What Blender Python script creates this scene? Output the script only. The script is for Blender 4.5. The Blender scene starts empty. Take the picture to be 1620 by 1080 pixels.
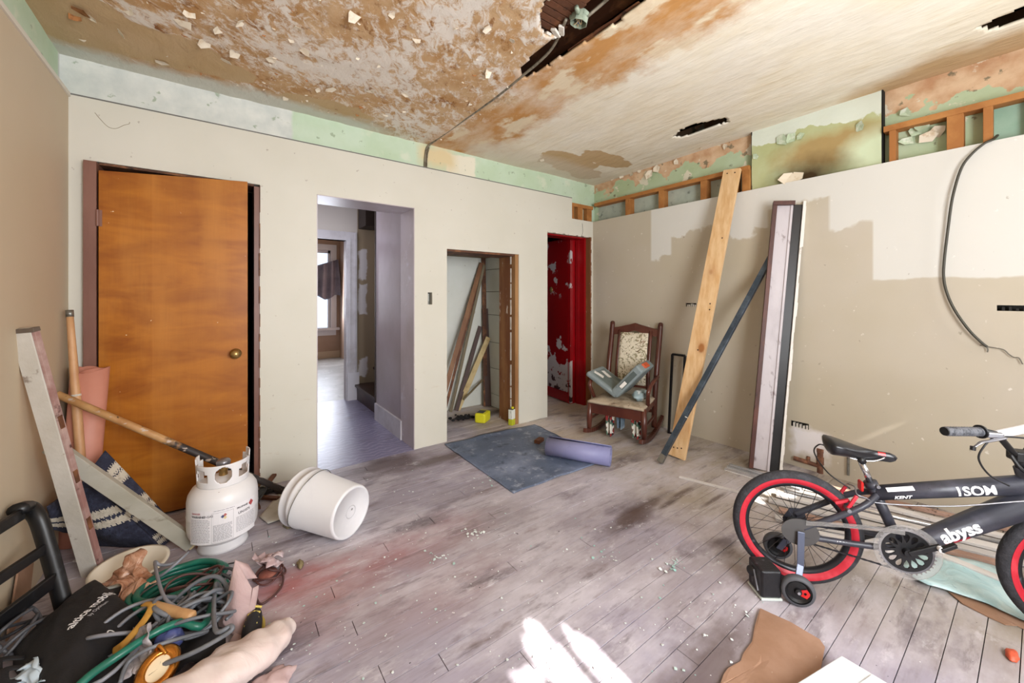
import bpy, bmesh, math, random
from mathutils import Vector, Matrix, noise as mnoise
random.seed(11)
SC = bpy.context.scene
COL = SC.collection
V = Vector
rad = math.radians

# ---------------------------------------------------------------- camera, world, sun, window light, exposure
CAM_H, FOC, HORIZON, YAW = 1.29, 622.0, 468.0, rad(36.5)
cam = bpy.data.objects.new('camera', bpy.data.cameras.new('camera'))
cam.data.sensor_width = 36.0
cam.data.lens = FOC / 1620 * 36
cam.data.shift_y = -(540 - HORIZON) / 1620
cam.data.clip_start = 0.02
cam.location = (0, 0, CAM_H)
cam.rotation_euler = (rad(90), 0, -YAW)
COL.objects.link(cam)
SC.camera = cam

w = bpy.data.worlds.new('daylight')
SC.world = w
w.use_nodes = True
wn = w.node_tree
bg = wn.nodes['Background']
bg.inputs[0].default_value = (0.62, 0.78, 1.0, 1)
bg.inputs[1].default_value = 2.2

def light(name, kind, loc, energy, col=(1, 1, 1), size=(1, 1), target=None, direction=None):
    l = bpy.data.lights.new(name, kind)
    l.energy = energy
    l.color = col
    if kind == 'AREA':
        l.shape = 'RECTANGLE'
        l.size, l.size_y = size
    o = bpy.data.objects.new(name, l)
    o.location = loc
    d = V(direction) if direction else V(target) - V(loc)
    o.rotation_euler = d.to_track_quat('-Z', 'Y').to_euler()
    COL.objects.link(o)
    return o

SUN_DIR = V((0.10, 1.0, -0.84))
sun = light('sun', 'SUN', (1, -6, 6), 22.0, (1.0, 0.97, 0.92), direction=SUN_DIR)
sun.data.angle = rad(0.6)
# sky light coming in by the two windows of the wall behind the camera, and by the far room's window
light('window_light_rear', 'AREA', (0.95, -1.22, 1.5), 125, (0.95, 0.975, 1.0), (1.3, 1.5), direction=(0.05, 1, 0.04))
light('window_light_rear_right', 'AREA', (2.85, -1.22, 1.5), 30, (0.98, 0.985, 1.0), (1.1, 1.5), direction=(-0.55, 1, -0.05))
light('window_light_far_room', 'AREA', (1.25, 8.6, 1.45), 60, (0.86, 0.9, 1.0), (1.3, 1.4), direction=(0.0, -1, -0.12))
light('window_light_stairwell', 'AREA', (0.35, 4.3, 1.9), 10, (0.9, 0.88, 1.0), (0.6, 1.2), direction=(1, 0.1, -0.25))  # added fill lamp to brighten the hall; no window stands there

SC.view_settings.view_transform = 'Standard'
SC.view_settings.look = 'None'
SC.view_settings.gamma = 1.0
SC.view_settings.use_curve_mapping = False
SC.view_settings.exposure = 0.12

# ---------------------------------------------------------------- measuring: points on planes of the room
SA, CA = math.sin(YAW), math.cos(YAW)
def ray(px, py):
    l = (px - 810) / FOC
    return V((SA + l * CA, CA - l * SA, -(py - HORIZON) / FOC))
def floor_at(px, py, z=0.0):
    r = ray(px, py); t = (z - CAM_H) / r.z
    return V((r.x * t, r.y * t, z))
def plane_at(px, py, P, n):
    r = ray(px, py); n = V(n); t = (V(P) - V((0, 0, CAM_H))).dot(n) / r.dot(n)
    return V((0, 0, CAM_H)) + r * t
DB, XR, XL = 3.142, 3.506, -0.665
def back_at(px, py, y=DB): return plane_at(px, py, (0, y, 0), (0, 1, 0))
def right_at(px, py, x=XR): return plane_at(px, py, (x, 0, 0), (1, 0, 0))
def left_at(px, py, x=XL): return plane_at(px, py, (x, 0, 0), (1, 0, 0))
def deep_at(px, py, depth): return V((0, 0, CAM_H)) + ray(px, py) * depth
def ceil_z(x, y): return 2.634 + 0.019 * (3.218 - y)
def ceil_at(px, py):
    r = ray(px, py); t = (2.634 + 0.019 * 3.218 - CAM_H) / (r.z + 0.019 * r.y)
    return V((0, 0, CAM_H)) + r * t

# ---------------------------------------------------------------- mesh collecting
class MB:
    def __init__(s): s.v = []; s.f = []
    def add(s, vs, fs):
        n = len(s.v); s.v += [V(p) for p in vs]; s.f += [[i + n for i in q] for q in fs]; return s
    def box(s, x0, x1, y0, y1, z0, z1):
        return s.add([(x0, y0, z0), (x1, y0, z0), (x1, y1, z0), (x0, y1, z0), (x0, y0, z1), (x1, y0, z1), (x1, y1, z1), (x0, y1, z1)],
                     [(0, 3, 2, 1), (4, 5, 6, 7), (0, 1, 5, 4), (1, 2, 6, 5), (2, 3, 7, 6), (3, 0, 4, 7)])
    def obox(s, c, size, R=None):
        R = R or Matrix.Identity(3); c = V(c); a, b, d = [q / 2 for q in size]
        return s.add([c + R @ V(p) for p in ((-a, -b, -d), (a, -b, -d), (a, b, -d), (-a, b, -d), (-a, -b, d), (a, -b, d), (a, b, d), (-a, b, d))],
                     [(0, 3, 2, 1), (4, 5, 6, 7), (0, 1, 5, 4), (1, 2, 6, 5), (2, 3, 7, 6), (3, 0, 4, 7)])
    def bar(s, p0, p1, wd, th, up=(0, 0, 1), taper=1.0, seg=1, wob=0.0):
        p0, p1 = V(p0), V(p1); z = (p1 - p0).normalized(); x = V(up).cross(z)
        if x.length < 1e-4: x = V((1, 0, 0)).cross(z)
        x.normalize(); y = z.cross(x); vs = []; fs = []
        for i in range(seg + 1):
            t = i / seg; k = 1 + (taper - 1) * t; c = p0.lerp(p1, t)
            if wob and 0 < i < seg: c = c + x * random.uniform(-wob, wob)
            vs += [c + x * a * wd * k / 2 + y * b * th * k / 2 for a, b in ((-1, -1), (1, -1), (1, 1), (-1, 1))]
        fs.append((0, 3, 2, 1)); n = seg * 4; fs.append((n, n + 1, n + 2, n + 3))
        for i in range(seg):
            for j in range(4):
                a = i * 4 + j; b = i * 4 + (j + 1) % 4; fs.append((a, b, b + 4, a + 4))
        return s.add(vs, fs)
    def tube(s, pts, r, n=8, closed=False, caps=True, flat=1.0):
        pts = [V(p) for p in pts]; m = len(pts); R = r if isinstance(r, (list, tuple)) else [r] * m
        vs = []; fs = []; prev = None
        for i, p in enumerate(pts):
            if closed: t = pts[(i + 1) % m] - pts[i - 1]
            else: t = pts[min(i + 1, m - 1)] - pts[max(i - 1, 0)]
            if t.length < 1e-9: t = V((0, 0, 1))
            t.normalize()
            if prev is None:
                a = V((0, 0, 1)) if abs(t.z) < 0.9 else V((1, 0, 0)); x = a.cross(t).normalized()
            else:
                x = prev - t * prev.dot(t)
                if x.length < 1e-6: x = V((1, 0, 0)).cross(t)
                x.normalize()
            prev = x; y = t.cross(x)
            for k in range(n):
                an = 2 * math.pi * k / n; vs.append(p + x * math.cos(an) * R[i] + y * math.sin(an) * R[i] * flat)
        for i in range(m if closed else m - 1):
            for k in range(n):
                a = i * n + k; b = i * n + (k + 1) % n; j = ((i + 1) % m) * n
                fs.append((a, b, j + (k + 1) % n, j + k))
        if caps and not closed:
            fs.append(tuple(range(n))[::-1]); fs.append(tuple((m - 1) * n + k for k in range(n)))
        return s.add(vs, fs)
    def lathe(s, prof, n=32, M=None, a0=0.0, a1=2 * math.pi):
        M = M or Matrix.Identity(4); full = abs(a1 - a0 - 2 * math.pi) < 1e-6; m = n if full else n + 1; vs = []; fs = []
        for k in range(m):
            an = a0 + (a1 - a0) * k / n; c, d = math.cos(an), math.sin(an)
            vs += [M @ V((r * c, r * d, z)) for r, z in prof]
        L = len(prof)
        for k in range(n):
            k2 = (k + 1) % m
            for i in range(L - 1): fs.append((k * L + i, k2 * L + i, k2 * L + i + 1, k * L + i + 1))
        return s.add(vs, fs)
    def prism(s, poly, h, M=None):
        M = M or Matrix.Identity(4); n = len(poly)
        vs = [M @ V((p[0], p[1], 0)) for p in poly] + [M @ V((p[0], p[1], h)) for p in poly]
        fs = [tuple(range(n))[::-1], tuple(range(n, 2 * n))] + [(i, (i + 1) % n, n + (i + 1) % n, n + i) for i in range(n)]
        return s.add(vs, fs)
    def grid(s, fn, nu, nv, cu=False):
        vs = [fn(i / nu, j / nv) for j in range(nv + 1) for i in range(nu + 1)]
        fs = [(j * (nu + 1) + i, j * (nu + 1) + i + 1, (j + 1) * (nu + 1) + i + 1, (j + 1) * (nu + 1) + i) for j in range(nv) for i in range(nu)]
        return s.add(vs, fs)
    def ball(s, c, r, nu=14, nv=9, M=None, sc=(1, 1, 1)):
        M = M or Matrix.Identity(3); c = V(c); vs = []; fs = []
        for j in range(nv + 1):
            th = math.pi * j / nv
            for i in range(nu):
                a = 2 * math.pi * i / nu
                vs.append(c + M @ V((r * sc[0] * math.sin(th) * math.cos(a), r * sc[1] * math.sin(th) * math.sin(a), r * sc[2] * math.cos(th))))
        for j in range(nv):
            for i in range(nu): fs.append((j * nu + i, (j + 1) * nu + i, (j + 1) * nu + (i + 1) % nu, j * nu + (i + 1) % nu))
        return s.add(vs, fs)
    def build(s, name, mat, parent=None, smooth=False, base=None, bevel=0.0, solid=0.0, sub=0, kind=None, label=None, offset=0.0):
        root = parent
        b = V(parent['_base']) if parent else (V(base) if base is not None else V((0, 0, 0)))
        me = bpy.data.meshes.new(name)
        me.from_pydata([tuple(p - b) for p in s.v], [], s.f)
        bm = bmesh.new(); bm.from_mesh(me); bmesh.ops.remove_doubles(bm, verts=bm.verts, dist=1e-6)
        bmesh.ops.recalc_face_normals(bm, faces=bm.faces)
        bm.to_mesh(me); bm.free()
        o = bpy.data.objects.new(name, me)
        for m_ in (mat if isinstance(mat, (list, tuple)) else [mat]): me.materials.append(m_)
        if smooth: me.polygons.foreach_set('use_smooth', [True] * len(me.polygons))
        if parent: o.parent = parent; o['_base'] = tuple(b)
        else: o.location = b; o['_base'] = tuple(b)
        if solid:
            q = o.modifiers.new('thickness', 'SOLIDIFY'); q.thickness = solid; q.offset = offset
        if sub:
            q = o.modifiers.new('smooth', 'SUBSURF'); q.levels = sub; q.render_levels = sub
        if bevel:
            q = o.modifiers.new('edges', 'BEVEL'); q.width = bevel; q.segments = 2; q.limit_method = 'ANGLE'; q.angle_limit = rad(35)
        COL.objects.link(o)
        if kind: o['kind'] = kind
        if label: o['label'] = label
        return o
    def low(s):
        n = len(s.v); return V((sum(p.x for p in s.v) / n, sum(p.y for p in s.v) / n, min(p.z for p in s.v)))

def tag(o, label, cat, group=None):
    o['label'] = label; o['category'] = cat
    if group: o['group'] = group
    return o
def thing(name, label, cat, base, group=None):
    o = bpy.data.objects.new(name, None); o.empty_display_size = 0.05; o.location = base; o['_base'] = tuple(V(base))
    COL.objects.link(o); return tag(o, label, cat, group)
def single(mb, name, mat, label, cat, group=None, **k):
    o = mb.build(name, mat, base=mb.low(), **k); return tag(o, label, cat, group)
def struct(mb, name, mat, **k): return mb.build(name, mat, kind='structure', **k)
def smoothpath(pts, n=8):
    pts = [V(p) for p in pts]; out = []
    for i in range(len(pts) - 1):
        p0 = pts[max(i - 1, 0)]; p1 = pts[i]; p2 = pts[i + 1]; p3 = pts[min(i + 2, len(pts) - 1)]
        for k in range(n):
            t = k / n
            out.append(0.5 * ((2 * p1) + (p2 - p0) * t + (2 * p0 - 5 * p1 + 4 * p2 - p3) * t * t + (3 * p1 - p0 - 3 * p2 + p3) * t ** 3))
    out.append(pts[-1]); return out
def nz(x, y, z=0.0, s=1.0): return mnoise.noise(V((x * s, y * s, z * s)))
def frame(origin, xdir, ydir):
    x = V(xdir).normalized(); y = V(ydir); y = (y - x * y.dot(x)).normalized(); z = x.cross(y)
    M = Matrix((x, y, z)).transposed().to_4x4(); M.translation = V(origin); return M

# ---------------------------------------------------------------- materials
def lin(c):
    if isinstance(c, str): c = [int(c[i:i + 2], 16) / 255 for i in (0, 2, 4)]
    return tuple(q / 12.92 if q <= 0.04045 else ((q + 0.055) / 1.055) ** 2.4 for q in c) + (1.0,)

class NT:
    def __init__(s, name, rough=0.6, metal=0.0, spec=0.5):
        s.m = bpy.data.materials.new(name); s.m.use_nodes = True; s.t = s.m.node_tree; s.b = s.t.nodes['Principled BSDF']
        s.b.inputs['Roughness'].default_value = rough; s.b.inputs['Metallic'].default_value = metal; s.b.inputs['Specular IOR Level'].default_value = spec
    def n(s, typ, **k):
        q = s.t.nodes.new(typ)
        for a, v in k.items(): setattr(q, a, v)
        return q
    def put(s, sock, val):
        if isinstance(val, bpy.types.NodeSocket): s.t.links.new(val, sock)
        else: sock.default_value = val
    def pos(s): return s.n('ShaderNodeNewGeometry').outputs['Position']
    def obj(s): return s.n('ShaderNodeTexCoord').outputs['Object']
    def rnd(s): return s.n('ShaderNodeObjectInfo').outputs['Random']
    def mapping(s, vec, scale=(1, 1, 1), loc=(0, 0, 0), rot=(0, 0, 0)):
        q = s.n('ShaderNodeMapping'); s.put(q.inputs['Vector'], vec); q.inputs['Scale'].default_value = scale; q.inputs['Location'].default_value = loc; q.inputs['Rotation'].default_value = rot
        return q.outputs[0]
    def noise(s, vec, scale, detail=4, rough=0.55, dist=0.0):
        q = s.n('ShaderNodeTexNoise'); s.put(q.inputs['Vector'], vec); q.inputs['Scale'].default_value = scale; q.inputs['Detail'].default_value = detail
        q.inputs['Roughness'].default_value = rough; q.inputs['Distortion'].default_value = dist; return q.outputs['Fac']
    def voro(s, vec, scale, feature='F1', out='Distance'):
        q = s.n('ShaderNodeTexVoronoi', feature=feature); s.put(q.inputs['Vector'], vec); q.inputs['Scale'].default_value = scale; return q.outputs[out]
    def step(s, val, lo, hi, a=0.0, b=1.0):
        q = s.n('ShaderNodeMapRange'); q.clamp = True; s.put(q.inputs[0], val)
        for i, x in zip((1, 2, 3, 4), (lo, hi, a, b)): q.inputs[i].default_value = x
        return q.outputs[0]
    def op(s, o, a, b=0.0, c=None):
        q = s.n('ShaderNodeMath', operation=o); s.put(q.inputs[0], a); s.put(q.inputs[1], b)
        if c is not None: s.put(q.inputs[2], c)
        return q.outputs[0]
    def xyz(s, vec):
        q = s.n('ShaderNodeSeparateXYZ'); s.put(q.inputs[0], vec); return q.outputs
    def mix(s, f, a, b):
        q = s.n('ShaderNodeMix', data_type='RGBA'); s.put(q.inputs[0], f)
        s.put(q.inputs[6], a if isinstance(a, bpy.types.NodeSocket) else lin(a)); s.put(q.inputs[7], b if isinstance(b, bpy.types.NodeSocket) else lin(b))
        return q.outputs[2]
    def blob(s, vec, c, r, soft=0.25, wob=0.35, wscale=4.0):
        # soft-edged ellipse around c with radii r, its edge broken by noise
        q = s.n('ShaderNodeVectorMath', operation='SUBTRACT'); s.put(q.inputs[0], vec); q.inputs[1].default_value = c
        d = s.n('ShaderNodeVectorMath', operation='DIVIDE'); s.put(d.inputs[0], q.outputs[0]); d.inputs[1].default_value = r
        l = s.n('ShaderNodeVectorMath', operation='LENGTH'); s.put(l.inputs[0], d.outputs[0])
        e = s.op('ADD', l.outputs['Value'], s.op('MULTIPLY', s.op('SUBTRACT', s.noise(vec, wscale, 4), 0.5), wob * 4))
        return s.step(e, 1 - soft, 1 + soft, 1, 0)
    def bump(s, h, strength=0.3, dist=0.01):
        q = s.n('ShaderNodeBump'); s.put(q.inputs['Height'], h); q.inputs['Strength'].default_value = strength; q.inputs['Distance'].default_value = dist
        s.t.links.new(q.outputs[0], s.b.inputs['Normal'])
    def col(s, c): s.put(s.b.inputs['Base Color'], c if isinstance(c, bpy.types.NodeSocket) else lin(c)); return s.m

_cache = {}
def paint(name, base, rough=0.6, metal=0.0, var=(), bump=None, stretch=(1, 1, 1), world=False, spec=0.5, rnd=0.0):
    """base colour with noise-broken layers: var = [(scale, colour, lo, hi, detail)]"""
    if name in _cache: return _cache[name]
    s = NT(name, rough, metal, spec); vec = s.mapping(s.pos() if world else s.obj(), stretch); c = lin(base); c = None
    q = s.n('ShaderNodeRGB'); q.outputs[0].default_value = lin(base); c = q.outputs[0]
    if rnd:
        h = s.n('ShaderNodeHueSaturation'); s.put(h.inputs['Color'], c); s.put(h.inputs['Value'], s.step(s.rnd(), 0, 1, 1 - rnd, 1 + rnd)); c = h.outputs[0]
    for i, L in enumerate(var):
        sc, col, lo, hi = L[:4]; det = L[4] if len(L) > 4 else 5
        f = s.noise(s.mapping(vec, loc=(i * 7.3, i * 3.1, i * 5.7)), sc, det, 0.6)
        c = s.mix(s.step(f, lo, hi), c, col)
    if bump: s.bump(s.noise(vec, bump[0], 5, 0.6), bump[1], 0.01)
    _cache[name] = s.col(c); return _cache[name]
# ---------------------------------------------------------------- the room: materials
def rect(s, u, v, u0, u1, v0, v1, soft=0.01, wob=0.0):
    if wob:
        u = s.op('ADD', u, wob[0] if isinstance(wob, tuple) else wob); v = s.op('ADD', v, wob[1] if isinstance(wob, tuple) else wob)
    a = s.op('MULTIPLY', s.step(u, u0 - soft, u0 + soft), s.step(u, u1 - soft, u1 + soft, 1, 0))
    b = s.op('MULTIPLY', s.step(v, v0 - soft, v0 + soft), s.step(v, v1 - soft, v1 + soft, 1, 0))
    return s.op('MULTIPLY', a, b)

def mat_wall_back():
    s = NT('cream wall paint', 0.55, spec=0.35); p = s.pos(); x, y, z = s.xyz(p)
    c = s.mix(s.step(s.noise(p, 1.3, 4), 0.35, 0.7), 'CCC9BC', 'D3D0C5')
    c = s.mix(s.op('MULTIPLY', s.step(s.noise(s.mapping(p, (1, 1, 3)), 9, 6), 0.64, 0.72), s.step(z, 0.9, 0.1, 0, 0.5)), c, 'B9A894')
    c = s.mix(s.op('MULTIPLY', s.step(s.noise(p, 30, 3), 0.71, 0.75), 0.6), c, '9A8F84')
    s.bump(s.noise(p, 60, 3), 0.05, 0.004); return s.col(c)
def mat_wall_left():
    s = NT('tan wall paint', 0.6, spec=0.3); p = s.pos()
    c = s.mix(s.step(s.noise(p, 1.1, 3), 0.3, 0.75), 'C2B196', 'C8B8A0'); s.bump(s.noise(p, 60, 3), 0.05, 0.004); return s.col(c)
def mat_wall_right():
    s = NT('patched right wall paint', 0.5, spec=0.35); p = s.pos(); x, y, z = s.xyz(p)
    n1 = s.op('MULTIPLY', s.op('SUBTRACT', s.noise(p, 5, 4), 0.5), 0.22)
    n2 = s.op('MULTIPLY', s.op('SUBTRACT', s.noise(s.mapping(p, loc=(3, 8, 1)), 4, 4), 0.5), 0.3)
    c = s.mix(s.step(s.noise(p, 1.2, 3), 0.35, 0.7), 'BBB19D', 'C2B9AB')
    def R(pxa, pxb, pya, pyb, **k):
        a = right_at(pxa, pya); b = right_at(pxb, pyb); return rect(s, y, z, min(a.y, b.y), max(a.y, b.y), min(a.z, b.z), max(a.z, b.z), **k)
    white = 'D6D4CE'
    c = s.mix(R(1030, 1062, 300, 405, wob=(0.0, n1)), c, white)
    c = s.mix(R(1055, 1215, 250, 352, wob=(0.0, n2)), c, white)
    c = s.mix(R(1150, 1196, 250, 375, wob=(n1, n2)), c, white)
    c = s.mix(R(1100, 1330, 200, 306, wob=(0.0, n1)), c, white)
    c = s.mix(R(1312, 1390, 150, 350, wob=(0.0, n1)), c, white)
    c = s.mix(rect(s, y, z, -0.6, right_at(1381, 442).y, right_at(1381, 442).z, 2.3, soft=0.006, wob=(0.0, s.op('MULTIPLY', n1, 0.25))), c, white)
    c = s.mix(R(1256, 1312, 676, 735, wob=(n1, n1), soft=0.03), c, 'E6E2E4')
    c = s.mix(s.op('MULTIPLY', s.step(s.noise(p, 24, 3), 0.7, 0.75), 0.5), c, 'F0ECE6')
    c = s.mix(s.op('MULTIPLY', s.step(s.noise(s.mapping(p, loc=(9, 1, 4)), 22, 3), 0.72, 0.75), 0.6), c, '8D8272')
    s.bump(s.noise(p, 50, 3), 0.06, 0.004); return s.col(c)
def mat_green():
    s = NT('old green plaster', 0.75, spec=0.2); p = s.pos(); x, y, z = s.xyz(p)
    n1 = s.op('MULTIPLY', s.op('SUBTRACT', s.noise(p, 7, 4), 0.5), 0.12)
    c = s.mix(s.step(s.noise(p, 2.5, 4), 0.3, 0.7), 'B7CBAC', 'C9D9C6')
    c = s.mix(s.op('MULTIPLY', s.step(s.noise(p, 6, 6), 0.58, 0.68), 0.55), c, 'DADCC9')
    wl = back_at(462, 190, 3.218).x; a = back_at(705, 240, 3.218).x; b = back_at(752, 262, 3.218).x
    on_back = s.step(y, 3.19, 3.2)
    white = s.mix(s.step(s.noise(p, 9, 5), 0.35, 0.7), 'C9CDC9', 'DEDFD9')
    c = s.mix(s.op('MULTIPLY', on_back, rect(s, x, z, -2, wl, 0, 3, wob=(s.op('MULTIPLY', n1, 0.3), 0.0))), c, white)
    c = s.mix(s.op('MULTIPLY', on_back, rect(s, x, z, a, b, 2.42, 2.6, wob=(n1, n1))), c, 'E2DDCB')
    c = s.mix(s.op('MULTIPLY', on_back, rect(s, x, z, a - 0.25, a + 0.1, 2.44, 2.62, soft=0.05, wob=(n1, n1))), c, 'D8C79F')
    c = s.mix(s.op('MULTIPLY', s.step(s.noise(s.mapping(p, (1, 1, 1)), 14, 6), 0.63, 0.67), 0.7), c, '8F9F84')
    s.bump(s.noise(p, 18, 5), 0.25, 0.01); return s.col(c)
def mat_green_right():
    s = NT('peeling green plaster', 0.75, spec=0.2); p = s.pos(); x, y, z = s.xyz(p)
    n1 = s.op('MULTIPLY', s.op('SUBTRACT', s.noise(p, 6, 5), 0.5), 0.3)
    c = s.mix(s.step(s.noise(p, 3, 4), 0.3, 0.7), 'AEBE98', 'BCCDB2')
    bare = s.mix(s.step(s.noise(p, 8, 5), 0.35, 0.65), 'BE9370', 'D9BC9C')
    c = s.mix(s.step(s.op('ADD', z, s.op('MULTIPLY', n1, 1.6)), 2.52, 2.53), c, bare)
    c = s.mix(s.op('MULTIPLY', s.step(s.noise(s.mapping(p, loc=(2, 2, 2)), 5, 5), 0.6, 0.62), 0.9), c, 'DED7C4')
    c = s.mix(s.op('MULTIPLY', s.step(s.noise(s.mapping(p, loc=(7, 3, 5)), 12, 6), 0.62, 0.66), 0.8), c, '6E6A55')
    s.bump(s.noise(p, 16, 5), 0.35, 0.012); return s.col(c)
def mat_breast():
    s = NT('stained chimney breast plaster', 0.7, spec=0.2); p = s.pos(); x, y, z = s.xyz(p)
    n1 = s.op('MULTIPLY', s.op('SUBTRACT', s.noise(p, 5, 5), 0.5), 0.35)
    c = s.mix(s.step(s.noise(p, 3, 4), 0.3, 0.7), 'B4B887', 'C4CBA4')
    q = right_at(1320, 235, 3.56); c = s.mix(s.op('MULTIPLY', s.blob(p, q, (0.5, 0.34, 0.13), 0.35, 0.25, 6), 0.9), c, 'AC8F5E')
    c = s.mix(s.blob(p, right_at(1385, 235, 3.56), (0.5, 0.17, 0.12), 0.4, 0.2, 6), c, 'CDD9B8')
    c = s.mix(s.op('MULTIPLY', s.blob(p, right_at(1283, 278, 3.56), (0.5, 0.19, 0.11), 0.8, 0.2, 8), 0.97), c, '38220C')
    c = s.mix(s.step(s.op('ADD', z, n1), 2.52, 2.53), c, 'D9DFD2')
    s.bump(s.noise(p, 14, 5), 0.3, 0.012); return s.col(c)

XCABLE = ceil_at(820, 122).x
def mat_ceiling():
    s = NT('peeling stained ceiling', 0.8, spec=0.15); p = s.pos(); x, y, z = s.xyz(p)
    st = s.mapping(p, (1, 0.28, 1)); ch = s.mapping(p, (1, 1, 1), rot=(0, 0, 0.6))
    warp = s.op('MULTIPLY', s.op('SUBTRACT', s.noise(p, 2.2, 6, 0.65), 0.5), 1.0)
    left = s.step(s.op('ADD', x, s.op('MULTIPLY', warp, 0.8)), XCABLE - 0.12, XCABLE + 0.14, 1, 0)
    # right, less damaged half: cream with streaks along the joists
    r = s.mix(s.step(s.noise(s.mapping(p, (1, 0.5, 1)), 4, 6, 0.65), 0.4, 0.68), 'EFE7D6', 'E6DAC2')
    r = s.mix(s.op('MULTIPLY', s.step(s.noise(s.mapping(p, (1, 0.16, 1)), 15, 5), 0.6, 0.72), 0.45), r, 'C6B084')
    r = s.mix(s.op('MULTIPLY', s.step(s.noise(s.mapping(p, loc=(4, 4, 4)), 1.6, 4), 0.5, 0.66), 0.6), r, 'E9E2D6')
    near = s.step(s.op('ADD', x, s.op('MULTIPLY', warp, 0.9)), XCABLE + 0.45, XCABLE + 0.62, 1, 0)
    r = s.mix(s.op('MULTIPLY', near, s.step(s.noise(s.mapping(p, (1, 0.5, 1)), 4.5, 6, 0.65), 0.32, 0.6, 0.35, 0.95)), r, 'BE8748')
    r = s.mix(s.op('MULTIPLY', near, s.step(s.noise(s.mapping(p, (1, 0.6, 1), loc=(5, 1, 0)), 5, 6), 0.53, 0.6)), r, 'E0CFB2')
    # left half: brown stained lath plaster under shreds of white paint
    big = s.noise(s.mapping(p, loc=(1.3, 0, 0)), 1.5, 5, 0.6)
    l = s.mix(s.step(s.noise(ch, 6, 6, 0.65), 0.35, 0.65), 'B98E5E', 'D0B08A')
    l = s.mix(s.op('MULTIPLY', s.step(s.noise(s.mapping(ch, (1.6, 0.8, 1), loc=(3, 0, 0)), 9, 7, 0.68), 0.57, 0.64), 0.8), l, '8B5A2B')
    shred = s.noise(s.mapping(ch, (1.4, 0.8, 1), loc=(0, 6, 0)), 13, 9, 0.78, 0.5)
    l = s.mix(s.step(s.op('ADD', shred, s.op('MULTIPLY', s.op('SUBTRACT', big, 0.5), 0.8)), 0.47, 0.58), l, 'E8DFD4')
    l = s.mix(s.op('MULTIPLY', s.step(s.noise(s.mapping(ch, loc=(8, 2, 0)), 26, 5, 0.7), 0.6, 0.66), 0.6), l, 'EFE7DA')
    l = s.mix(s.op('MULTIPLY', s.step(s.noise(s.mapping(ch, loc=(2, 9, 0)), 20, 5, 0.7), 0.64, 0.7), 0.6), l, '7A4A22')
    c = s.mix(left, r, l)
    tan = s.mix(s.step(s.noise(p, 3, 3), 0.3, 0.7), 'C0A379', 'C9AE89')
    for q, rr in ((ceil_at(900, 255), (0.36, 0.20, 9)), (ceil_at(958, 250), (0.34, 0.13, 9)), (ceil_at(925, 272), (0.22, 0.15, 9)), (ceil_at(520, 172), (0.3, 0.16, 9)), (ceil_at(265, 75), (0.26, 0.2, 9)), (ceil_at(120, 30), (0.25, 0.3, 9)), (ceil_at(320, 98), (0.22, 0.13, 9))):
        c = s.mix(s.blob(p, q, rr, 0.04, 0.28, 5), c, tan)
    q = ceil_at(1560, 90); c = s.mix(s.op('MULTIPLY', s.blob(p, q, (0.28, 0.7, 9), 0.3, 0.25, 4), 0.8), c, 'B8935F')
    c = s.mix(s.op('MULTIPLY', rect(s, x, y, 1.9, 4, 2.82, 3.4, soft=0.06, wob=(warp, s.op('MULTIPLY', warp, 0.2))), 0.6), c, 'D8CCBB')
    edge = s.op('MULTIPLY', s.step(s.op('ADD', y, s.op('MULTIPLY', warp, 0.35)), 3.02, 3.12), s.step(x, 0.9, 1.3, 1, 0))
    c = s.mix(edge, c, 'D3D2C6')
    s.bump(s.op('ADD', s.op('MULTIPLY', shred, left), s.noise(st, 14, 6)), 0.55, 0.02); return s.col(c)

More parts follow.
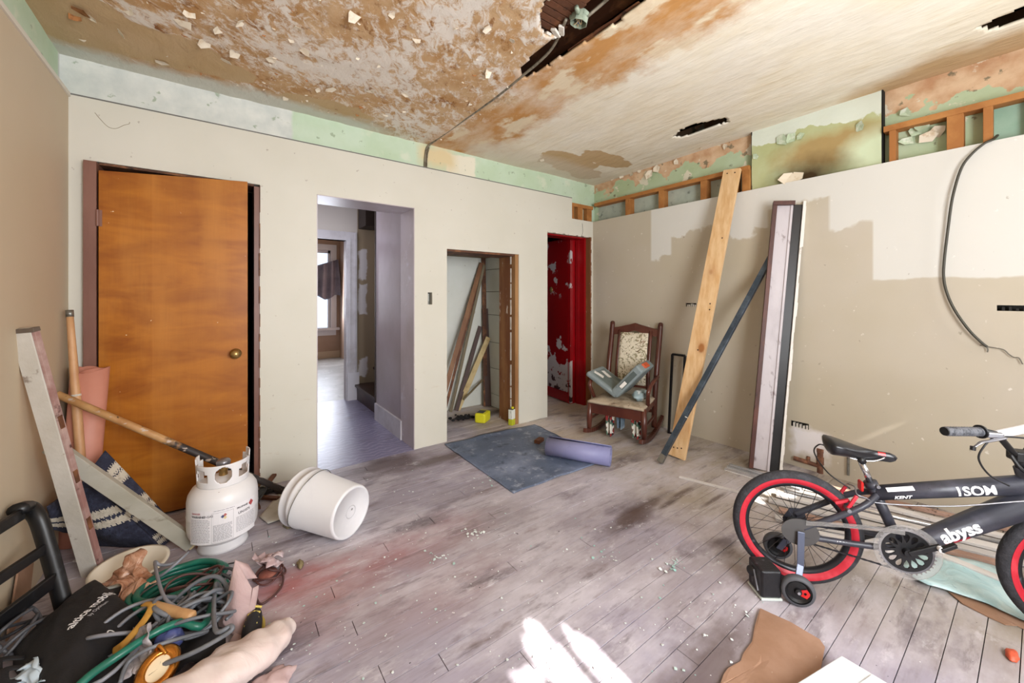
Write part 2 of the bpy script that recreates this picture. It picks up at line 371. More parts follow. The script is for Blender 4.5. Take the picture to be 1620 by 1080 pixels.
def mat_floor():
    s = NT('worn floorboard', 0.5, spec=0.4); p = s.pos(); x, y, z = s.xyz(p)
    g = s.mapping(p, (0.12, 1, 1))
    c = s.mix(s.step(s.noise(p, 0.9, 3), 0.38, 0.64), '9C9398', 'A19AAA')
    c = s.mix(s.op('MULTIPLY', s.step(s.noise(g, 60, 5), 0.45, 0.75), 0.5), c, '84797A')
    h = s.n('ShaderNodeHueSaturation'); s.put(h.inputs['Color'], c); s.put(h.inputs['Value'], s.step(s.rnd(), 0, 1, 0.93, 1.06)); c = h.outputs[0]
    tan = s.step(s.op('ADD', s.op('MULTIPLY', x, 1.0), s.op('MULTIPLY', s.noise(p, 2, 3), 0.8)), 2.2, 2.9); c = s.mix(s.op('MULTIPLY', tan, 0.85), c, 'A39888')
    back = s.step(s.op('ADD', y, s.op('MULTIPLY', s.noise(p, 2, 3), 0.6)), 2.5, 2.9); c = s.mix(s.op('MULTIPLY', back, s.op('MULTIPLY', tan, 0.9)), c, 'C6B8A9')
    for q, rr, cc, f in ((floor_at(600, 880), (0.42, 0.16, 9), 'A2605C', 0.55), (floor_at(450, 930), (0.2, 0.1, 9), 'A85A58', 0.65), (floor_at(420, 1000), (0.35, 0.12, 9), 'A07068', 0.5), (floor_at(700, 930), (0.3, 0.14, 9), '9C7470', 0.35)):
        c = s.mix(s.op('MULTIPLY', s.blob(p, q, rr, 0.7, 0.3, 4), f), c, cc)
    dust = s.noise(s.mapping(p, (0.5, 1, 1)), 2.6, 6, 0.66); c = s.mix(s.op('MULTIPLY', s.step(dust, 0.44, 0.64), 0.72), c, 'CBC5CC')
    dirt = s.noise(s.mapping(p, (0.45, 1, 1), loc=(4, 2, 0)), 4.2, 6, 0.62); c = s.mix(s.op('MULTIPLY', s.step(dirt, 0.55, 0.68), 0.8), c, '5E5359')
    c = s.mix(s.op('MULTIPLY', s.step(s.noise(s.mapping(p, (0.35, 1, 1), loc=(9, 2, 0)), 9, 6, 0.6), 0.6, 0.72), 0.6), c, '6B5750')
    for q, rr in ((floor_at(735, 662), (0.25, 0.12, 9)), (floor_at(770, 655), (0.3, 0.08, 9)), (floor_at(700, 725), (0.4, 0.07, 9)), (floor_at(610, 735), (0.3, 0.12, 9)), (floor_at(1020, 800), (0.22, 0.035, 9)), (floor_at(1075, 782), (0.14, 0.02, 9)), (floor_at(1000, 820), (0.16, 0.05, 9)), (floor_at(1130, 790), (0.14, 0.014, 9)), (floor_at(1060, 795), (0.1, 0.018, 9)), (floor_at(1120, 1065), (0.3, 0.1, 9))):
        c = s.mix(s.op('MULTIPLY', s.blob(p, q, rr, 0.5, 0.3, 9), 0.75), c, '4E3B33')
    c = s.mix(s.op('MULTIPLY', s.step(s.noise(s.mapping(p, (0.16, 1, 1), loc=(3, 7, 0)), 22, 6, 0.7), 0.56, 0.7), 0.6), c, '564A4A')
    c = s.mix(s.op('MULTIPLY', s.step(s.noise(s.mapping(p, (0.5, 1, 1), loc=(6, 1, 0)), 11, 7, 0.72), 0.58, 0.68), 0.5), c, 'D6D1D6')
    c = s.mix(s.step(s.noise(p, 48, 2), 0.735, 0.75), c, 'E8E8E6')
    c = s.mix(s.step(s.noise(s.mapping(p, loc=(5, 5, 0)), 42, 2), 0.74, 0.755), c, '352C2E')
    s.bump(s.noise(g, 40, 5), 0.2, 0.004); return s.col(c)

M_WB, M_WL, M_WR = mat_wall_back(), mat_wall_left(), mat_wall_right()
M_GREEN, M_GREENR, M_BREAST, M_CEIL, M_FLOOR = mat_green(), mat_green_right(), mat_breast(), mat_ceiling(), mat_floor()
M_BLACK = paint('black void', '0B0908', 0.9)
M_STUD = paint('stud lumber', '9C6430', 0.65, var=[(6, 'B47C42', 0.45, 0.65), (30, '6E4420', 0.66, 0.74)], stretch=(1, 1, 1), world=True, bump=(40, 0.1), rnd=0.12)
M_DARKWOOD = paint('old dark lath wood', '5A3520', 0.7, var=[(8, '8A5A38', 0.5, 0.65), (20, '2C170C', 0.6, 0.7)], world=True, bump=(40, 0.2), rnd=0.2)
M_CHALK = paint('broken gypsum', 'D6D0C6', 0.9, var=[(20, 'B9AF9F', 0.5, 0.7)], world=True)
M_PLATE = paint('galvanised steel', '8E8E88', 0.4, 0.8, var=[(30, '5A5852', 0.5, 0.7)])

# ---------------------------------------------------------------- the room: shell
def wall_xz(mb, x0, x1, z0, z1, y0, y1, holes):
    xs = sorted({x0, x1} | {v for h in holes for v in h[:2] if x0 < v < x1}); zs = sorted({z0, z1} | {v for h in holes for v in h[2:4] if z0 < v < z1})
    for i in range(len(xs) - 1):
        run = None
        for j in range(len(zs) - 1):
            cx, cz = (xs[i] + xs[i + 1]) / 2, (zs[j] + zs[j + 1]) / 2
            solid = not any(h[0] < cx < h[1] and h[2] < cz < h[3] for h in holes)
            if solid: run = (run[0], zs[j + 1]) if run else (zs[j], zs[j + 1])
            if (not solid or j == len(zs) - 2) and run: mb.box(xs[i], xs[i + 1], y0, y1, *run); run = None
    return mb
DOOR1, HALL, CLOSET, RED = (-0.602, 0.21, -0.02, 2.04), (0.559, 1.307, -0.02, 2.03), (1.608, 2.412, -0.02, 1.708), (2.794, 3.484, -0.02, 1.975)
OPEN = [DOOR1, HALL, CLOSET, RED]
o = back_at(680, 472); SWITCH = (o.x - 0.019, o.x + 0.022, o.z - 0.052, o.z + 0.052)
NICHE = (3.162, 3.6, 2.157, 2.5)
wb = struct(wall_xz(MB(), XL, XR + 0.012, 0, 2.384, DB, DB + 0.07, OPEN + [SWITCH, NICHE]), 'wall_back', M_WB)
struct(wall_xz(MB(), -0.9, 3.9, 0, 2.9, 3.218, 3.44, OPEN + [(SWITCH[0] - 0.05, SWITCH[1] + 0.05, SWITCH[2] - 0.05, SWITCH[3] + 0.05)]), 'wall_back_plaster', M_GREEN)
# smooth lining of the thick hall opening
M_HALL = paint('hall paint', 'BDB3B8', 0.35, var=[(3, 'B1A6A6', 0.4, 0.7), (9, 'C9C4CC', 0.6, 0.72)], world=True)
mb = MB(); mb.box(1.301, 1.307, DB + 0.002, 3.445, 0, 2.03); mb.box(0.559, 0.565, DB + 0.002, 3.445, 0, 2.03); mb.box(0.559, 1.307, DB + 0.002, 3.445, 2.024, 2.03)
struct(mb, 'trim_1', M_HALL)
# metal edge bead along the top of the lower back wall
mb = MB(); mb.box(XL, 3.16, DB - 0.003, DB + 0.01, 2.384, 2.391); mb.build('edge_bead', paint('edge bead', '6B6A66', 0.5), wb)
mb = MB(); mb.tube(smoothpath([back_at(a, b, DB - 0.001) for a, b in ((150, 178), (160, 190), (172, 201), (184, 203), (196, 198), (204, 196), (205, 193))]), 0.0012, 4); mb.build('crack', paint('crack line', '8D8168', 0.9), wb)
mb = MB(); mb.tube(smoothpath([back_at(a, b, DB - 0.001) for a, b in ((921, 353), (922, 366), (920, 374))]), 0.002, 4); mb.build('crack', paint('dark crack', '4A4032', 0.9), wb)

mb = MB(); mb.box(XL - 0.02, XL, -1.3, 3.2, 0, 2.386); wl = struct(mb, 'wall_left', M_WL)
mb = MB(); mb.box(XL - 0.02, XL + 0.008, -1.3, 3.14, 2.37, 2.392); mb.build('edge_bead', paint('white edge strip', 'D8D2C6', 0.6), wl)
mb = MB(); mb.box(-0.85, -0.715, -1.3, 3.25, 0, 2.9); struct(mb, 'wall_left_plaster', M_GREEN)

# right wall: drywall, with four rough cut holes, in front of a stud frame and the old plaster
def rhole(px, py, wy, hz): q = right_at(px, py); return (q.y - wy, q.y + wy, q.z - hz, q.z + hz)
RH = [rhole(1093, 482, 0.052, 0.016), rhole(1265, 672, 0.058, 0.022), (0.02, right_at(1577, 487).y, right_at(1577, 487).z - 0.016, right_at(1577, 487).z + 0.016)]
mb = MB(); t = wall_xz(MB(), -1.3, DB, 0, 2.157, 0, 1, RH)
for p in t.v: mb.v.append(V((XR + p.y * 0.014, p.x, p.z + (0.010 * (3.142 - p.x) / 3.1 if p.z > 2 else 0))))
mb.f = t.f
wr = struct(mb, 'wall_right', M_WR)
mb = MB(); mb.box(3.615, 3.7, -1.3, 3.3, 0, 2.9); wrp = struct(mb, 'wall_right_plaster', M_GREENR)
mb = MB()
def br(i, j):
    y = 0.645 + (1.445 - 0.645) * i; z = 2.05 + 0.68 * j
    return V((3.555 + 0.008 * nz(y, z, 0, 5), y, z))
mb.grid(br, 24, 18); mb.box(3.562, 3.62, 0.645, 1.445, 2.0, 2.75); struct(mb, 'wall_chimney_breast', M_BREAST)
for yy in (0.6405, 1.4465): MB().box(3.556, 3.613, yy - 0.0035, yy + 0.0035, 2.0, 2.70).build('dark_seam', M_BLACK, wrp)
mb = MB(); mb.box(3.5, 3.62, -1.35, -1.3, 0, 2.9); struct(mb, 'trim_7', M_WR)

# stud frame above the drywall, each stick a part of the wall
def stick(x0, x1, y0, y1, z0, z1, name='stud', par=wr, m=M_STUD): MB().box(x0, x1, y0, y1, z0, z1).build(name, m, par, bevel=0.002)
stick(3.524, 3.612, 1.455, DB - 0.0, 2.34, 2.378, 'top_plate')
for px in (993, 1046, 1113, 1160):
    y = right_at(px, 300, 3.53).y; stick(3.526, 3.61, y - 0.028, y + 0.028, 1.9, 2.34)
y = right_at(1178, 290, 3.53).y; stick(3.526, 3.61, y - 0.04, y + 0.02, 1.9, 2.34)
stick(3.524, 3.612, -1.28, 0.63, 2.372, 2.41, 'top_plate')
for px, hw in ((1412, 0.016), (1511, 0.034), (1563, 0.018), (1640, 0.02)):
    y = right_at(px, 200, 3.53).y; stick(3.526, 3.61, y - hw, y + hw, 1.9, 2.372)
for x0, x1 in ((3.17, 3.21), (3.27, 3.35), (3.42, 3.5)): stick(x0, x1, 3.155, 3.213, 2.0, 2.30, par=wb)
stick(3.15, 3.52, 3.15, 3.213, 2.30, 2.34, 'top_plate', par=wb)
# grey sheathing seen between the studs, and the dark slot beside the breast
mb = MB(); mb.box(3.607, 3.613, 1.46, 3.14, 1.9, 2.34); mb.build('backing_panel', paint('grey backing', '9DA59A', 0.8, var=[(4, 'B4BDAF', 0.4, 0.65), (12, '737A70', 0.6, 0.7)], world=True), wr)
mb = MB(); mb.box(3.607, 3.613, -1.2, 0.2, 1.9, 2.372); mb.build('backing_panel', paint('teal backing', '8FB3A0', 0.8, var=[(4, 'A5C2B0', 0.4, 0.65)], world=True), wr)

# holes: a steel box behind each
M_BOX = paint('dark steel box', '1A1816', 0.6, 0.3)
mb = MB(); mb.box(SWITCH[0], SWITCH[1], DB + 0.055, DB + 0.06, SWITCH[2], SWITCH[3]); mb.build('junction_box', M_BOX, wb)
mb = MB(); mb.box(SWITCH[0] - 0.002, SWITCH[0] + 0.016, DB + 0.008, DB + 0.05, SWITCH[2], SWITCH[3] - 0.01)
for k in range(4): mb.box(SWITCH[0] - 0.001, SWITCH[0] + 0.012, DB + 0.002, DB + 0.02, SWITCH[2] + 0.012 + k * 0.022, SWITCH[2] + 0.022 + k * 0.022)
mb.build('switch_device', M_PLATE, wb)
for h in RH:
    MB().box(XR + 0.05, XR + 0.055, h[0] - 0.02, h[1] + 0.02, h[2] - 0.02, h[3] + 0.02).build('junction_box', M_BOX, wr)
    mb = MB()
    for k in range(5):
        y = h[0] + (h[1] - h[0]) * (0.12 + 0.18 * k); mb.box(XR + 0.004, XR + 0.03, y - 0.006, y + 0.004, h[2] - 0.004, h[2] + (h[3] - h[2]) * random.uniform(0.4, 0.8))
    mb.build('torn_edge', M_CHALK if h[0] > 0.5 else M_BOX, wr)

# wall behind the camera, with the two windows that light the room
W1, W2 = (0.3, 1.6, 0.75, 2.25), (2.3, 3.4, 0.75, 2.25)
mb = wall_xz(MB(), -0.9, 3.9, 0, 2.9, -1.42, -1.3, [W1, W2]); struct(mb, 'wall_rear', M_WL)
M_FRAME = paint('window frame white', 'D9D6CF', 0.5)
M_SUNCLOTH = paint('window cloth', 'B8B2A8', 0.9)
for k, W in enumerate((W1, W2)):
    mb = MB(); a, b, c, d = W
    for q in ((a, a + 0.05, c, d), (b - 0.05, b, c, d), (a, b, c, c + 0.05), (a, b, d - 0.05, d), (a, b, (c + d) / 2 - 0.02, (c + d) / 2 + 0.02)): mb.box(q[0], q[1], -1.40, -1.36, q[2], q[3])
    struct(mb, f'window_{k + 1}', M_FRAME)
    # unseen ragged cloth added to shape the sun spots, torn to let sun through
    # each tear is placed where the sun ray to a lit spot of the floor crosses the cloth
    spots = [((888, 1052), 0.040, 0.19), ((953, 1056), 0.042, 0.16), ((853, 1040), 0.020, 0.09), ((822, 1071), 0.022, 0.022), ((842, 1066), 0.02, 0.035)] if k == 0 else \
            [((1222, 778), 0.07, 0.08), ((1262, 772), 0.06, 0.12), ((1196, 790), 0.03, 0.05), ((1310, 770), 0.05, 0.06), ((1300, 795), 0.04, 0.05)]
    tears = []
    for px_, hw_, hh_ in spots: f_ = floor_at(*px_); tears.append(((f_.x - SUN_DIR.x * (f_.y + 1.27), -SUN_DIR.z * (f_.y + 1.27)), (hw_, hh_)))
    if k == 1: tears += [((3.318, 2.0), (0.007, 0.02))]
    n_x, n_z = 110, 120; mb = MB(); vs = []; fs = []
    for j in range(n_z + 1):
        for i in range(n_x + 1):
            x = a - 0.05 + (b - a + 0.1) * i / n_x; z = c - 0.05 + (d - c + 0.1) * j / n_z; vs.append((x, -1.27 + 0.012 * math.sin(x * 26), z))
    for j in range(n_z):
        for i in range(n_x):
            x = a - 0.05 + (b - a + 0.1) * (i + 0.5) / n_x; z = c - 0.05 + (d - c + 0.1) * (j + 0.5) / n_z
            e = 0.25 * nz(x, z, k, 14)
            if any(((x - t[0][0]) / t[1][0]) ** 2 + ((z - t[0][1]) / t[1][1]) ** 2 < 1 + e * 2 for t in tears): continue
            q = j * (n_x + 1) + i; fs.append((q, q + 1, q + n_x + 2, q + n_x + 1))
    mb.add(vs, fs); tag(mb.build('window_curtain', M_SUNCLOTH, base=(a, -1.27, c)), ('torn cloth hung over the rear left window' if k == 0 else 'torn cloth hung over the rear right window'), 'curtain')

# ---------------------------------------------------------------- floor: subfloor and single boards
mb = MB(); mb.box(-0.9, 3.9, -1.42, 4.0, -0.06, -0.016); fl = struct(mb, 'floor', paint('subfloor dirt', '2A2220', 0.95))
M_SEAM = M_FLOOR
random.seed(5)
BW = 0.0835; y = -0.62; row = 0
def board(x0, x1, y0, y1):
    g = 0.0013; dz = random.uniform(-0.0012, 0.0006); e = 0.0003; t = dz; u = dz - 0.0004
    mb = MB(); vs = []
    for (xa, ya, xb, yb, zz) in ((x0 + g, y0 + g, x1 - g, y1 - g, -0.015), (x0 + g, y0 + g, x1 - g, y1 - g, u), (x0 + g + e, y0 + g + e, x1 - g - e, y1 - g - e, t)):
        vs += [(xa, ya, zz), (xb, ya, zz), (xb, yb, zz), (xa, yb, zz)]
    mb.add(vs, [(8, 9, 10, 11)] + [(k * 4 + i, k * 4 + (i + 1) % 4, k * 4 + 4 + (i + 1) % 4, k * 4 + 4 + i) for k in range(2) for i in range(4)])
    mb.build('plank', M_FLOOR, fl)
while y < 3.10:
    cuts = [-0.7]; x = -0.7 + random.uniform(0.5, 2.2)
    while x < 3.2: cuts.append(x); x += random.uniform(1.2, 2.6)
    cuts.append(3.62)
    for a, b in zip(cuts, cuts[1:]): board(a, b, y, min(y + BW, 3.141))
    y += BW
mb = MB(); mb.box(-0.9, 3.7, -1.42, -0.62, -0.016, 0); mb.build('rear_boards', M_FLOOR, fl)
ylast = min(y, 3.141)
# boards running on through the closet and red doorway
y = 3.143
while y < 4.0:
    board(1.50, 2.55, y, y + BW)
    if y < 3.9: board(2.74, 3.5, y, y + BW)
    y += BW
# hall: painted plywood with swirled grain
s = NT('violet hall floor', 0.32, spec=0.5); p = s.pos(); wv = s.n('ShaderNodeTexWave', wave_type='RINGS'); s.put(wv.inputs[0], s.mapping(p, (1, 0.6, 1), loc=(0.3, -3.4, 0))); wv.inputs['Scale'].default_value = 9; wv.inputs['Distortion'].default_value = 9; wv.inputs['Detail'].default_value = 3
c = s.mix(s.step(s.noise(p, 2, 4), 0.35, 0.65), '6E6A88', '807B98'); c = s.mix(s.op('MULTIPLY', s.step(wv.outputs['Fac'], 0.55, 0.9), 0.45), c, 'A8A4BC'); c = s.mix(s.op('MULTIPLY', s.step(s.noise(p, 6, 5), 0.55, 0.7), 0.6), c, '5B5560')
s.bump(wv.outputs['Fac'], 0.02, 0.002); M_HFLOOR = s.col(c)
mb = MB(); mb.box(0.0, 1.5, 3.14, 5.2, -0.016, 0.0); mb.box(1.5, 2.8, 4.1, 5.2, -0.016, 0.0); struct(mb, 'floor_hall', M_HFLOOR)
mb = MB(); mb.box(-0.5, 2.3, 5.2, 9.0, -0.016, 0.0); struct(mb, 'floor_far_room', paint('far room floor', '8F8B86', 0.4, var=[(4, 'A9A6A2', 0.45, 0.65), (12, '6E6A66', 0.6, 0.7)], world=True))

# ---------------------------------------------------------------- ceiling with three broken holes
HOLES = [[(820, 104), (826, 124), (862, 105), (892, 85), (924, 65), (980, 31), (1018, 0), (1075, -45), (905, -45), (863, -2), (852, 20), (857, 47), (868, 58), (888, 47)],
         [(1064, 214), (1075, 203), (1095, 194), (1125, 188), (1150, 183), (1153, 191), (1130, 199), (1100, 209), (1080, 216)],
         [(1547, 38), (1580, 22), (1645, -6), (1660, 12), (1610, 32), (1566, 45)]]
HP = [[(ceil_at(*q).x, ceil_at(*q).y) for q in h] for h in HOLES]
def inside(x, y, poly):
    r = False; n = len(poly); j = n - 1
    for i in range(n):
        (xi, yi), (xj, yj) = poly[i], poly[j]
        if (yi > y) != (yj > y) and x < (xj - xi) * (y - yi) / (yj - yi) + xi: r = not r
        j = i
    return r
CX0, CX1, CY0, CY1, CS = -0.86, 3.70, -1.42, 3.30, 0.0175
nx, ny = int((CX1 - CX0) / CS), int((CY1 - CY0) / CS); vs = []; fs = []
for j in range(ny + 1):
    for i in range(nx + 1):
        x = CX0 + i * CS; y = CY0 + j * CS; vs.append((x, y, ceil_z(x, y) + 0.010 * nz(x, y, 0, 1.3) + (0.0035 if x < 1.3 else 0.0015) * nz(x, y, 2, 11)))
for j in range(ny):
    for i in range(nx):
        x = CX0 + (i + 0.5) * CS; y = CY0 + (j + 0.5) * CS; e = 0.012
        if any(inside(x + e * nz(x, y, 1, 25), y + e * nz(x, y, 4, 25), h) for h in HP): continue
        q = j * (nx + 1) + i; fs.append((q, q + nx + 1, q + nx + 2, q + 1))
mb = MB(); mb.v = [V(p) for p in vs]; mb.f = fs
me = bpy.data.meshes.new('ceiling'); me.from_pydata(vs, [], fs); me.materials.append(M_CEIL); me.polygons.foreach_set('use_smooth', [True] * len(me.polygons))
ce = bpy.data.objects.new('ceiling', me); COL.objects.link(ce); ce['kind'] = 'structure'; ce['_base'] = (0, 0, 0)
q = ce.modifiers.new('thickness', 'SOLIDIFY'); q.thickness = 0.014; q.offset = -1 if False else 1
mb = MB(); mb.box(-0.9, 3.75, -1.45, 3.45, 2.98, 3.02); mb.box(-0.9, -0.86, -1.45, 3.4, 2.6, 3.0); mb.box(3.7, 3.75, -1.45, 3.4, 2.6, 3.0); mb.box(-0.9, 3.75, -1.45, -1.42, 2.6, 3.0); mb.build('upper_floor', paint('upper floor boards', '2B1D14', 0.9, var=[(5, '43301F', 0.4, 0.7)], world=True), ce)
for x in (XCABLE + 0.19, XCABLE - 0.33, XCABLE + 0.72, 2.93): MB().box(x - 0.022, x + 0.022, -1.4, 3.3, 2.80, 2.98).build('joist', M_DARKWOOD, ce)
# lath strips bared in the widened end of the long hole
lx, ly = HP[0][11]
for k in range(7):
    a = ceil_at(858 + k * 7, 44 - k * 9); x0 = a.x - 0.03
    MB().box(x0 - 0.03, x0 + 0.16, a.y - 0.017, a.y + 0.017, ceil_z(a.x, a.y) + 0.02, ceil_z(a.x, a.y) + 0.028).build('lath', M_DARKWOOD, ce)
for k in range(3):
    a = ceil_at(868 + k * 9, 56 - k * 4); MB().obox((a.x + 0.01, a.y, a.z + 0.004), (0.07, 0.03, 0.014), Matrix.Rotation(0.4 * k, 3, 'Z') @ Matrix.Rotation(0.3, 3, 'X')).build('plaster_lump', M_CHALK, ce, bevel=0.003)
a, b = ceil_at(900, 84), ceil_at(1012, 8); MB().bar(V(a) + V((0.0, 0, 0.012)), V(b) + V((0.0, 0, 0.012)), 0.02, 0.006, (0, 0, 1), seg=6, wob=0.004).build('splintered_lath', M_DARKWOOD, ce)
a, b = ceil_at(925, 66), ceil_at(985, 28); MB().bar(V(a) + V((0.01, 0, 0.004)), V(b) + V((0.02, 0, 0.0)), 0.018, 0.006, (0, 0, 1), seg=6, wob=0.004).build('splintered_lath', M_DARKWOOD, ce)

# ---------------------------------------------------------------- hall, far room, stairs
M_TRIMW = paint('hall trim paint', 'C9C6CC', 0.4, var=[(5, 'B5B0B4', 0.45, 0.7)], world=True)
M_TAN = paint('hall tan plaster', 'A08F7C', 0.6, var=[(1.6, 'B3A28F', 0.4, 0.65)], world=True)
M_GLOSS = paint('violet gloss hall panel', 'A79DA3', 0.28, var=[(1.5, '978B8C', 0.35, 0.65)], world=True)
mb = MB(); mb.box(1.308, 1.40, 3.445, 4.165, 0, 2.6); hw = struct(mb, 'wall_hall_right', M_GLOSS)
mb = MB(); mb.box(1.290, 1.308, 3.42, 4.165, 0, 0.17); struct(mb, 'baseboard_hall_right', M_TRIMW)
mb = MB(); mb.box(1.30, 1.42, 4.165, 4.19, 0, 2.6); struct(mb, 'trim_2', paint('dark stair trim', '2A1D16', 0.5))
YH = 5.12
dr = back_at(550, 500, YH).x; dt = back_at(556, 381, YH).z
mb = wall_xz(MB(), -0.4, 3.0, 0, 2.7, YH, YH + 0.10, [(dr - 0.80, dr, -0.1, dt)])
s = NT('patched hall wall', 0.6); p = s.pos(); x, y, z = s.xyz(p); n1 = s.op('MULTIPLY', s.op('SUBTRACT', s.noise(p, 6, 4), 0.5), 0.25)
c = s.mix(s.step(x, dr + 0.11, dr + 0.12), 'C9C2BC', '98876F')
for a, b in ((395, 440), (450, 500), (570, 592)):
    c = s.mix(rect(s, x, z, dr + 0.13, dr + 0.23, back_at(580, b, YH).z, back_at(580, a, YH).z, wob=(s.op('MULTIPLY', n1, 0.4), n1), soft=0.01), c, 'D3CFD0')
struct(mb, 'wall_hall_far', s.col(c))
mb = MB(); cw = 0.105
mb.box(dr, dr + cw, YH - 0.022, YH, 0, dt + cw); mb.box(dr - 0.9, dr, YH - 0.022, YH, dt, dt + cw)
mb.box(dr + 0.015, dr + 0.03, YH - 0.03, YH - 0.02, 0, dt + 0.03); mb.box(dr + 0.08, dr + 0.1, YH - 0.032, YH - 0.02, 0, dt + cw); mb.box(dr - 0.02, dr, YH - 0.01, YH + 0.1, 0, dt); mb.box(dr - 0.9, dr, YH - 0.01, YH + 0.1, dt, dt + 0.02)
struct(mb, 'trim_9', M_TRIMW)
mb = MB(); mb.box(dr - 0.01, dr + 0.13, YH - 0.035, YH - 0.0225, 0, 0.34); struct(mb, 'trim_3', paint('plinth paint', 'CFCDD4', 0.45))
mb = MB(); mb.box(-0.45, -0.4, 3.44, 5.2, 0, 2.7); mb.box(-0.45, 1.4, 3.44, 3.445, 2.1, 2.7); struct(mb, 'wall_hall_left', M_TAN)
mb = MB(); mb.box(-0.45, 3.0, 3.44, 5.2, 2.62, 2.66); struct(mb, 'ceiling_hall', M_TAN)
mb = MB(); mb.box(1.40, 2.65, 4.10, 4.165, 0, 2.7); mb.box(2.60, 2.65, 4.16, 5.12, 0, 2.7); struct(mb, 'wall_stair_side', M_TAN)
st = tag(bpy.data.objects.new('staircase', None), 'dark brown wooden stairs rising to the right beyond the hall opening', 'stairs'); st.location = (1.35, 4.64, 0); st['_base'] = (1.35, 4.64, 0); COL.objects.link(st)
M_STAIR = paint('dark stair wood', '33211A', 0.4, var=[(6, '4A322A', 0.5, 0.7)])
for k in range(5):
    x = 1.36 + 0.23 * k
    MB().box(x, x + 0.02, 4.2, 5.11, 0.19 * k, 0.19 * (k + 1) - 0.03).build('riser', M_STAIR, st); MB().box(x - 0.025, x + 0.235, 4.2, 5.115, 0.19 * (k + 1) - 0.03, 0.19 * (k + 1)).build('tread', M_STAIR, st, bevel=0.006)
mb = MB(); mb.box(dr + 0.125, 2.2, 4.8, 5.11, 2.13, 2.6); struct(mb, 'trim_10', paint('dark stair soffit', '2B1E17', 0.6))
# far room
YF = 8.86
xw = back_at(537, 480, YF).x
mb = MB(); mb.box(xw, xw + 0.1, 5.22, YF, 0, 2.7); struct(mb, 'wall_far_room_right', paint('far room tan', 'A88C78', 0.6, var=[(1.5, 'B79B88', 0.4, 0.7)], world=True))
wx1 = back_at(523, 430, YF).x; wz0 = back_at(520, 518, YF).z; wz1 = back_at(520, 396, YF).z
mb = wall_xz(MB(), -0.5, xw, 0, 2.7, YF, YF + 0.1, [(wx1 - 0.9, wx1, wz0, wz1)]); struct(mb, 'wall_far_room_back', paint('far room tan'.strip(), 'A88C78', 0.6))
mb = MB()
mb.box(wx1, wx1 + 0.11, YF - 0.03, YF, wz0 - 0.05, wz1 + 0.12); mb.box(wx1 - 1.0, wx1, YF - 0.03, YF, wz1, wz1 + 0.12); mb.box(wx1 - 1.0, wx1 + 0.16, YF - 0.09, YF, wz0 - 0.05, wz0); mb.box(wx1 - 1.0, wx1 + 0.1, YF - 0.03, YF, wz0 - 0.16, wz0 - 0.05)
mb.box(wx1 - 0.05, wx1, YF + 0.02, YF + 0.06, wz0, wz1); zm = (wz0 + wz1) / 2; mb.box(wx1 - 0.9, wx1, YF + 0.02, YF + 0.06, zm - 0.03, zm + 0.03); mb.box(wx1 - 0.9, wx1, YF + 0.02, YF + 0.06, wz1 - 0.06, wz1)
win = struct(mb, 'window_3', paint('far window paint', 'DCDADF', 0.4))
mb = MB(); mb.box(wx1 - 0.9, wx1, YF + 0.038, YF + 0.042, wz0, wz1)
g = bpy.data.materials.new('window glass'); g.use_nodes = True; gb = g.node_tree.nodes['Principled BSDF']; gb.inputs['Transmission Weight'].default_value = 1; gb.inputs['Roughness'].default_value = 0.0; gb.inputs['IOR'].default_value = 1.02
mb.build('pane', g, win)
mb = MB(); mb.box(-0.4, xw, YF - 0.02, YF, 0, 0.14); struct(mb, 'baseboard_far_room', paint('far room baseboard', 'C9B49A', 0.5))
mb = MB(); mb.box(-0.55, -0.5, 5.2, 8.96, 0, 2.7); struct(mb, 'wall_far_room_left', M_TAN)
mb = MB(); mb.box(-0.5, 2.2, 5.2, 8.96, 2.66, 2.7); struct(mb, 'ceiling_far_room', M_TAN)
M_SHEET = paint('grey window cloth', '8F8A96', 0.85, var=[(3, '77717F', 0.4, 0.6)])
pa = [back_at(a, b, YF - 0.12) for a, b in ((490, 430), (500, 422), (531, 411), (538, 466), (500, 470), (490, 472))]
def curt(i, j):
    x0 = back_at(488, 440, YF - 0.12).x; x1 = back_at(535 + 4 * j, 440, YF - 0.12).x; x = x0 + (x1 - x0) * i
    zt = back_at(500, 424, YF - 0.12).z + (back_at(531, 410, YF - 0.12).z - back_at(500, 424, YF - 0.12).z) * i; zb = back_at(500, 470, YF - 0.12).z + 0.05 * math.sin(i * 9)
    return V((x, YF - 0.12 + 0.05 * math.sin(i * 22 + j * 2), zt + (zb - zt) * j))
mb = MB().grid(curt, 40, 14); single(mb, 'window_curtain', M_SHEET, 'grey cloth sagging across the bright far window', 'curtain', smooth=True, solid=0.004)
def drape(i, j):
    z = 1.75 * (1 - j); return V((xw - 0.03 - (0.03 + 0.09 * j) * (0.5 + 0.5 * math.sin(i * 17 + j)), 7.55 + (i - 0.5) * (0.12 + 0.5 * j), z + 0.005))
mb = MB().grid(drape, 20, 14); single(mb, 'hanging_drape', paint('black drape', '17141C', 0.9), 'long black cloth hanging just inside the far doorway', 'cloth', smooth=True, solid=0.006)
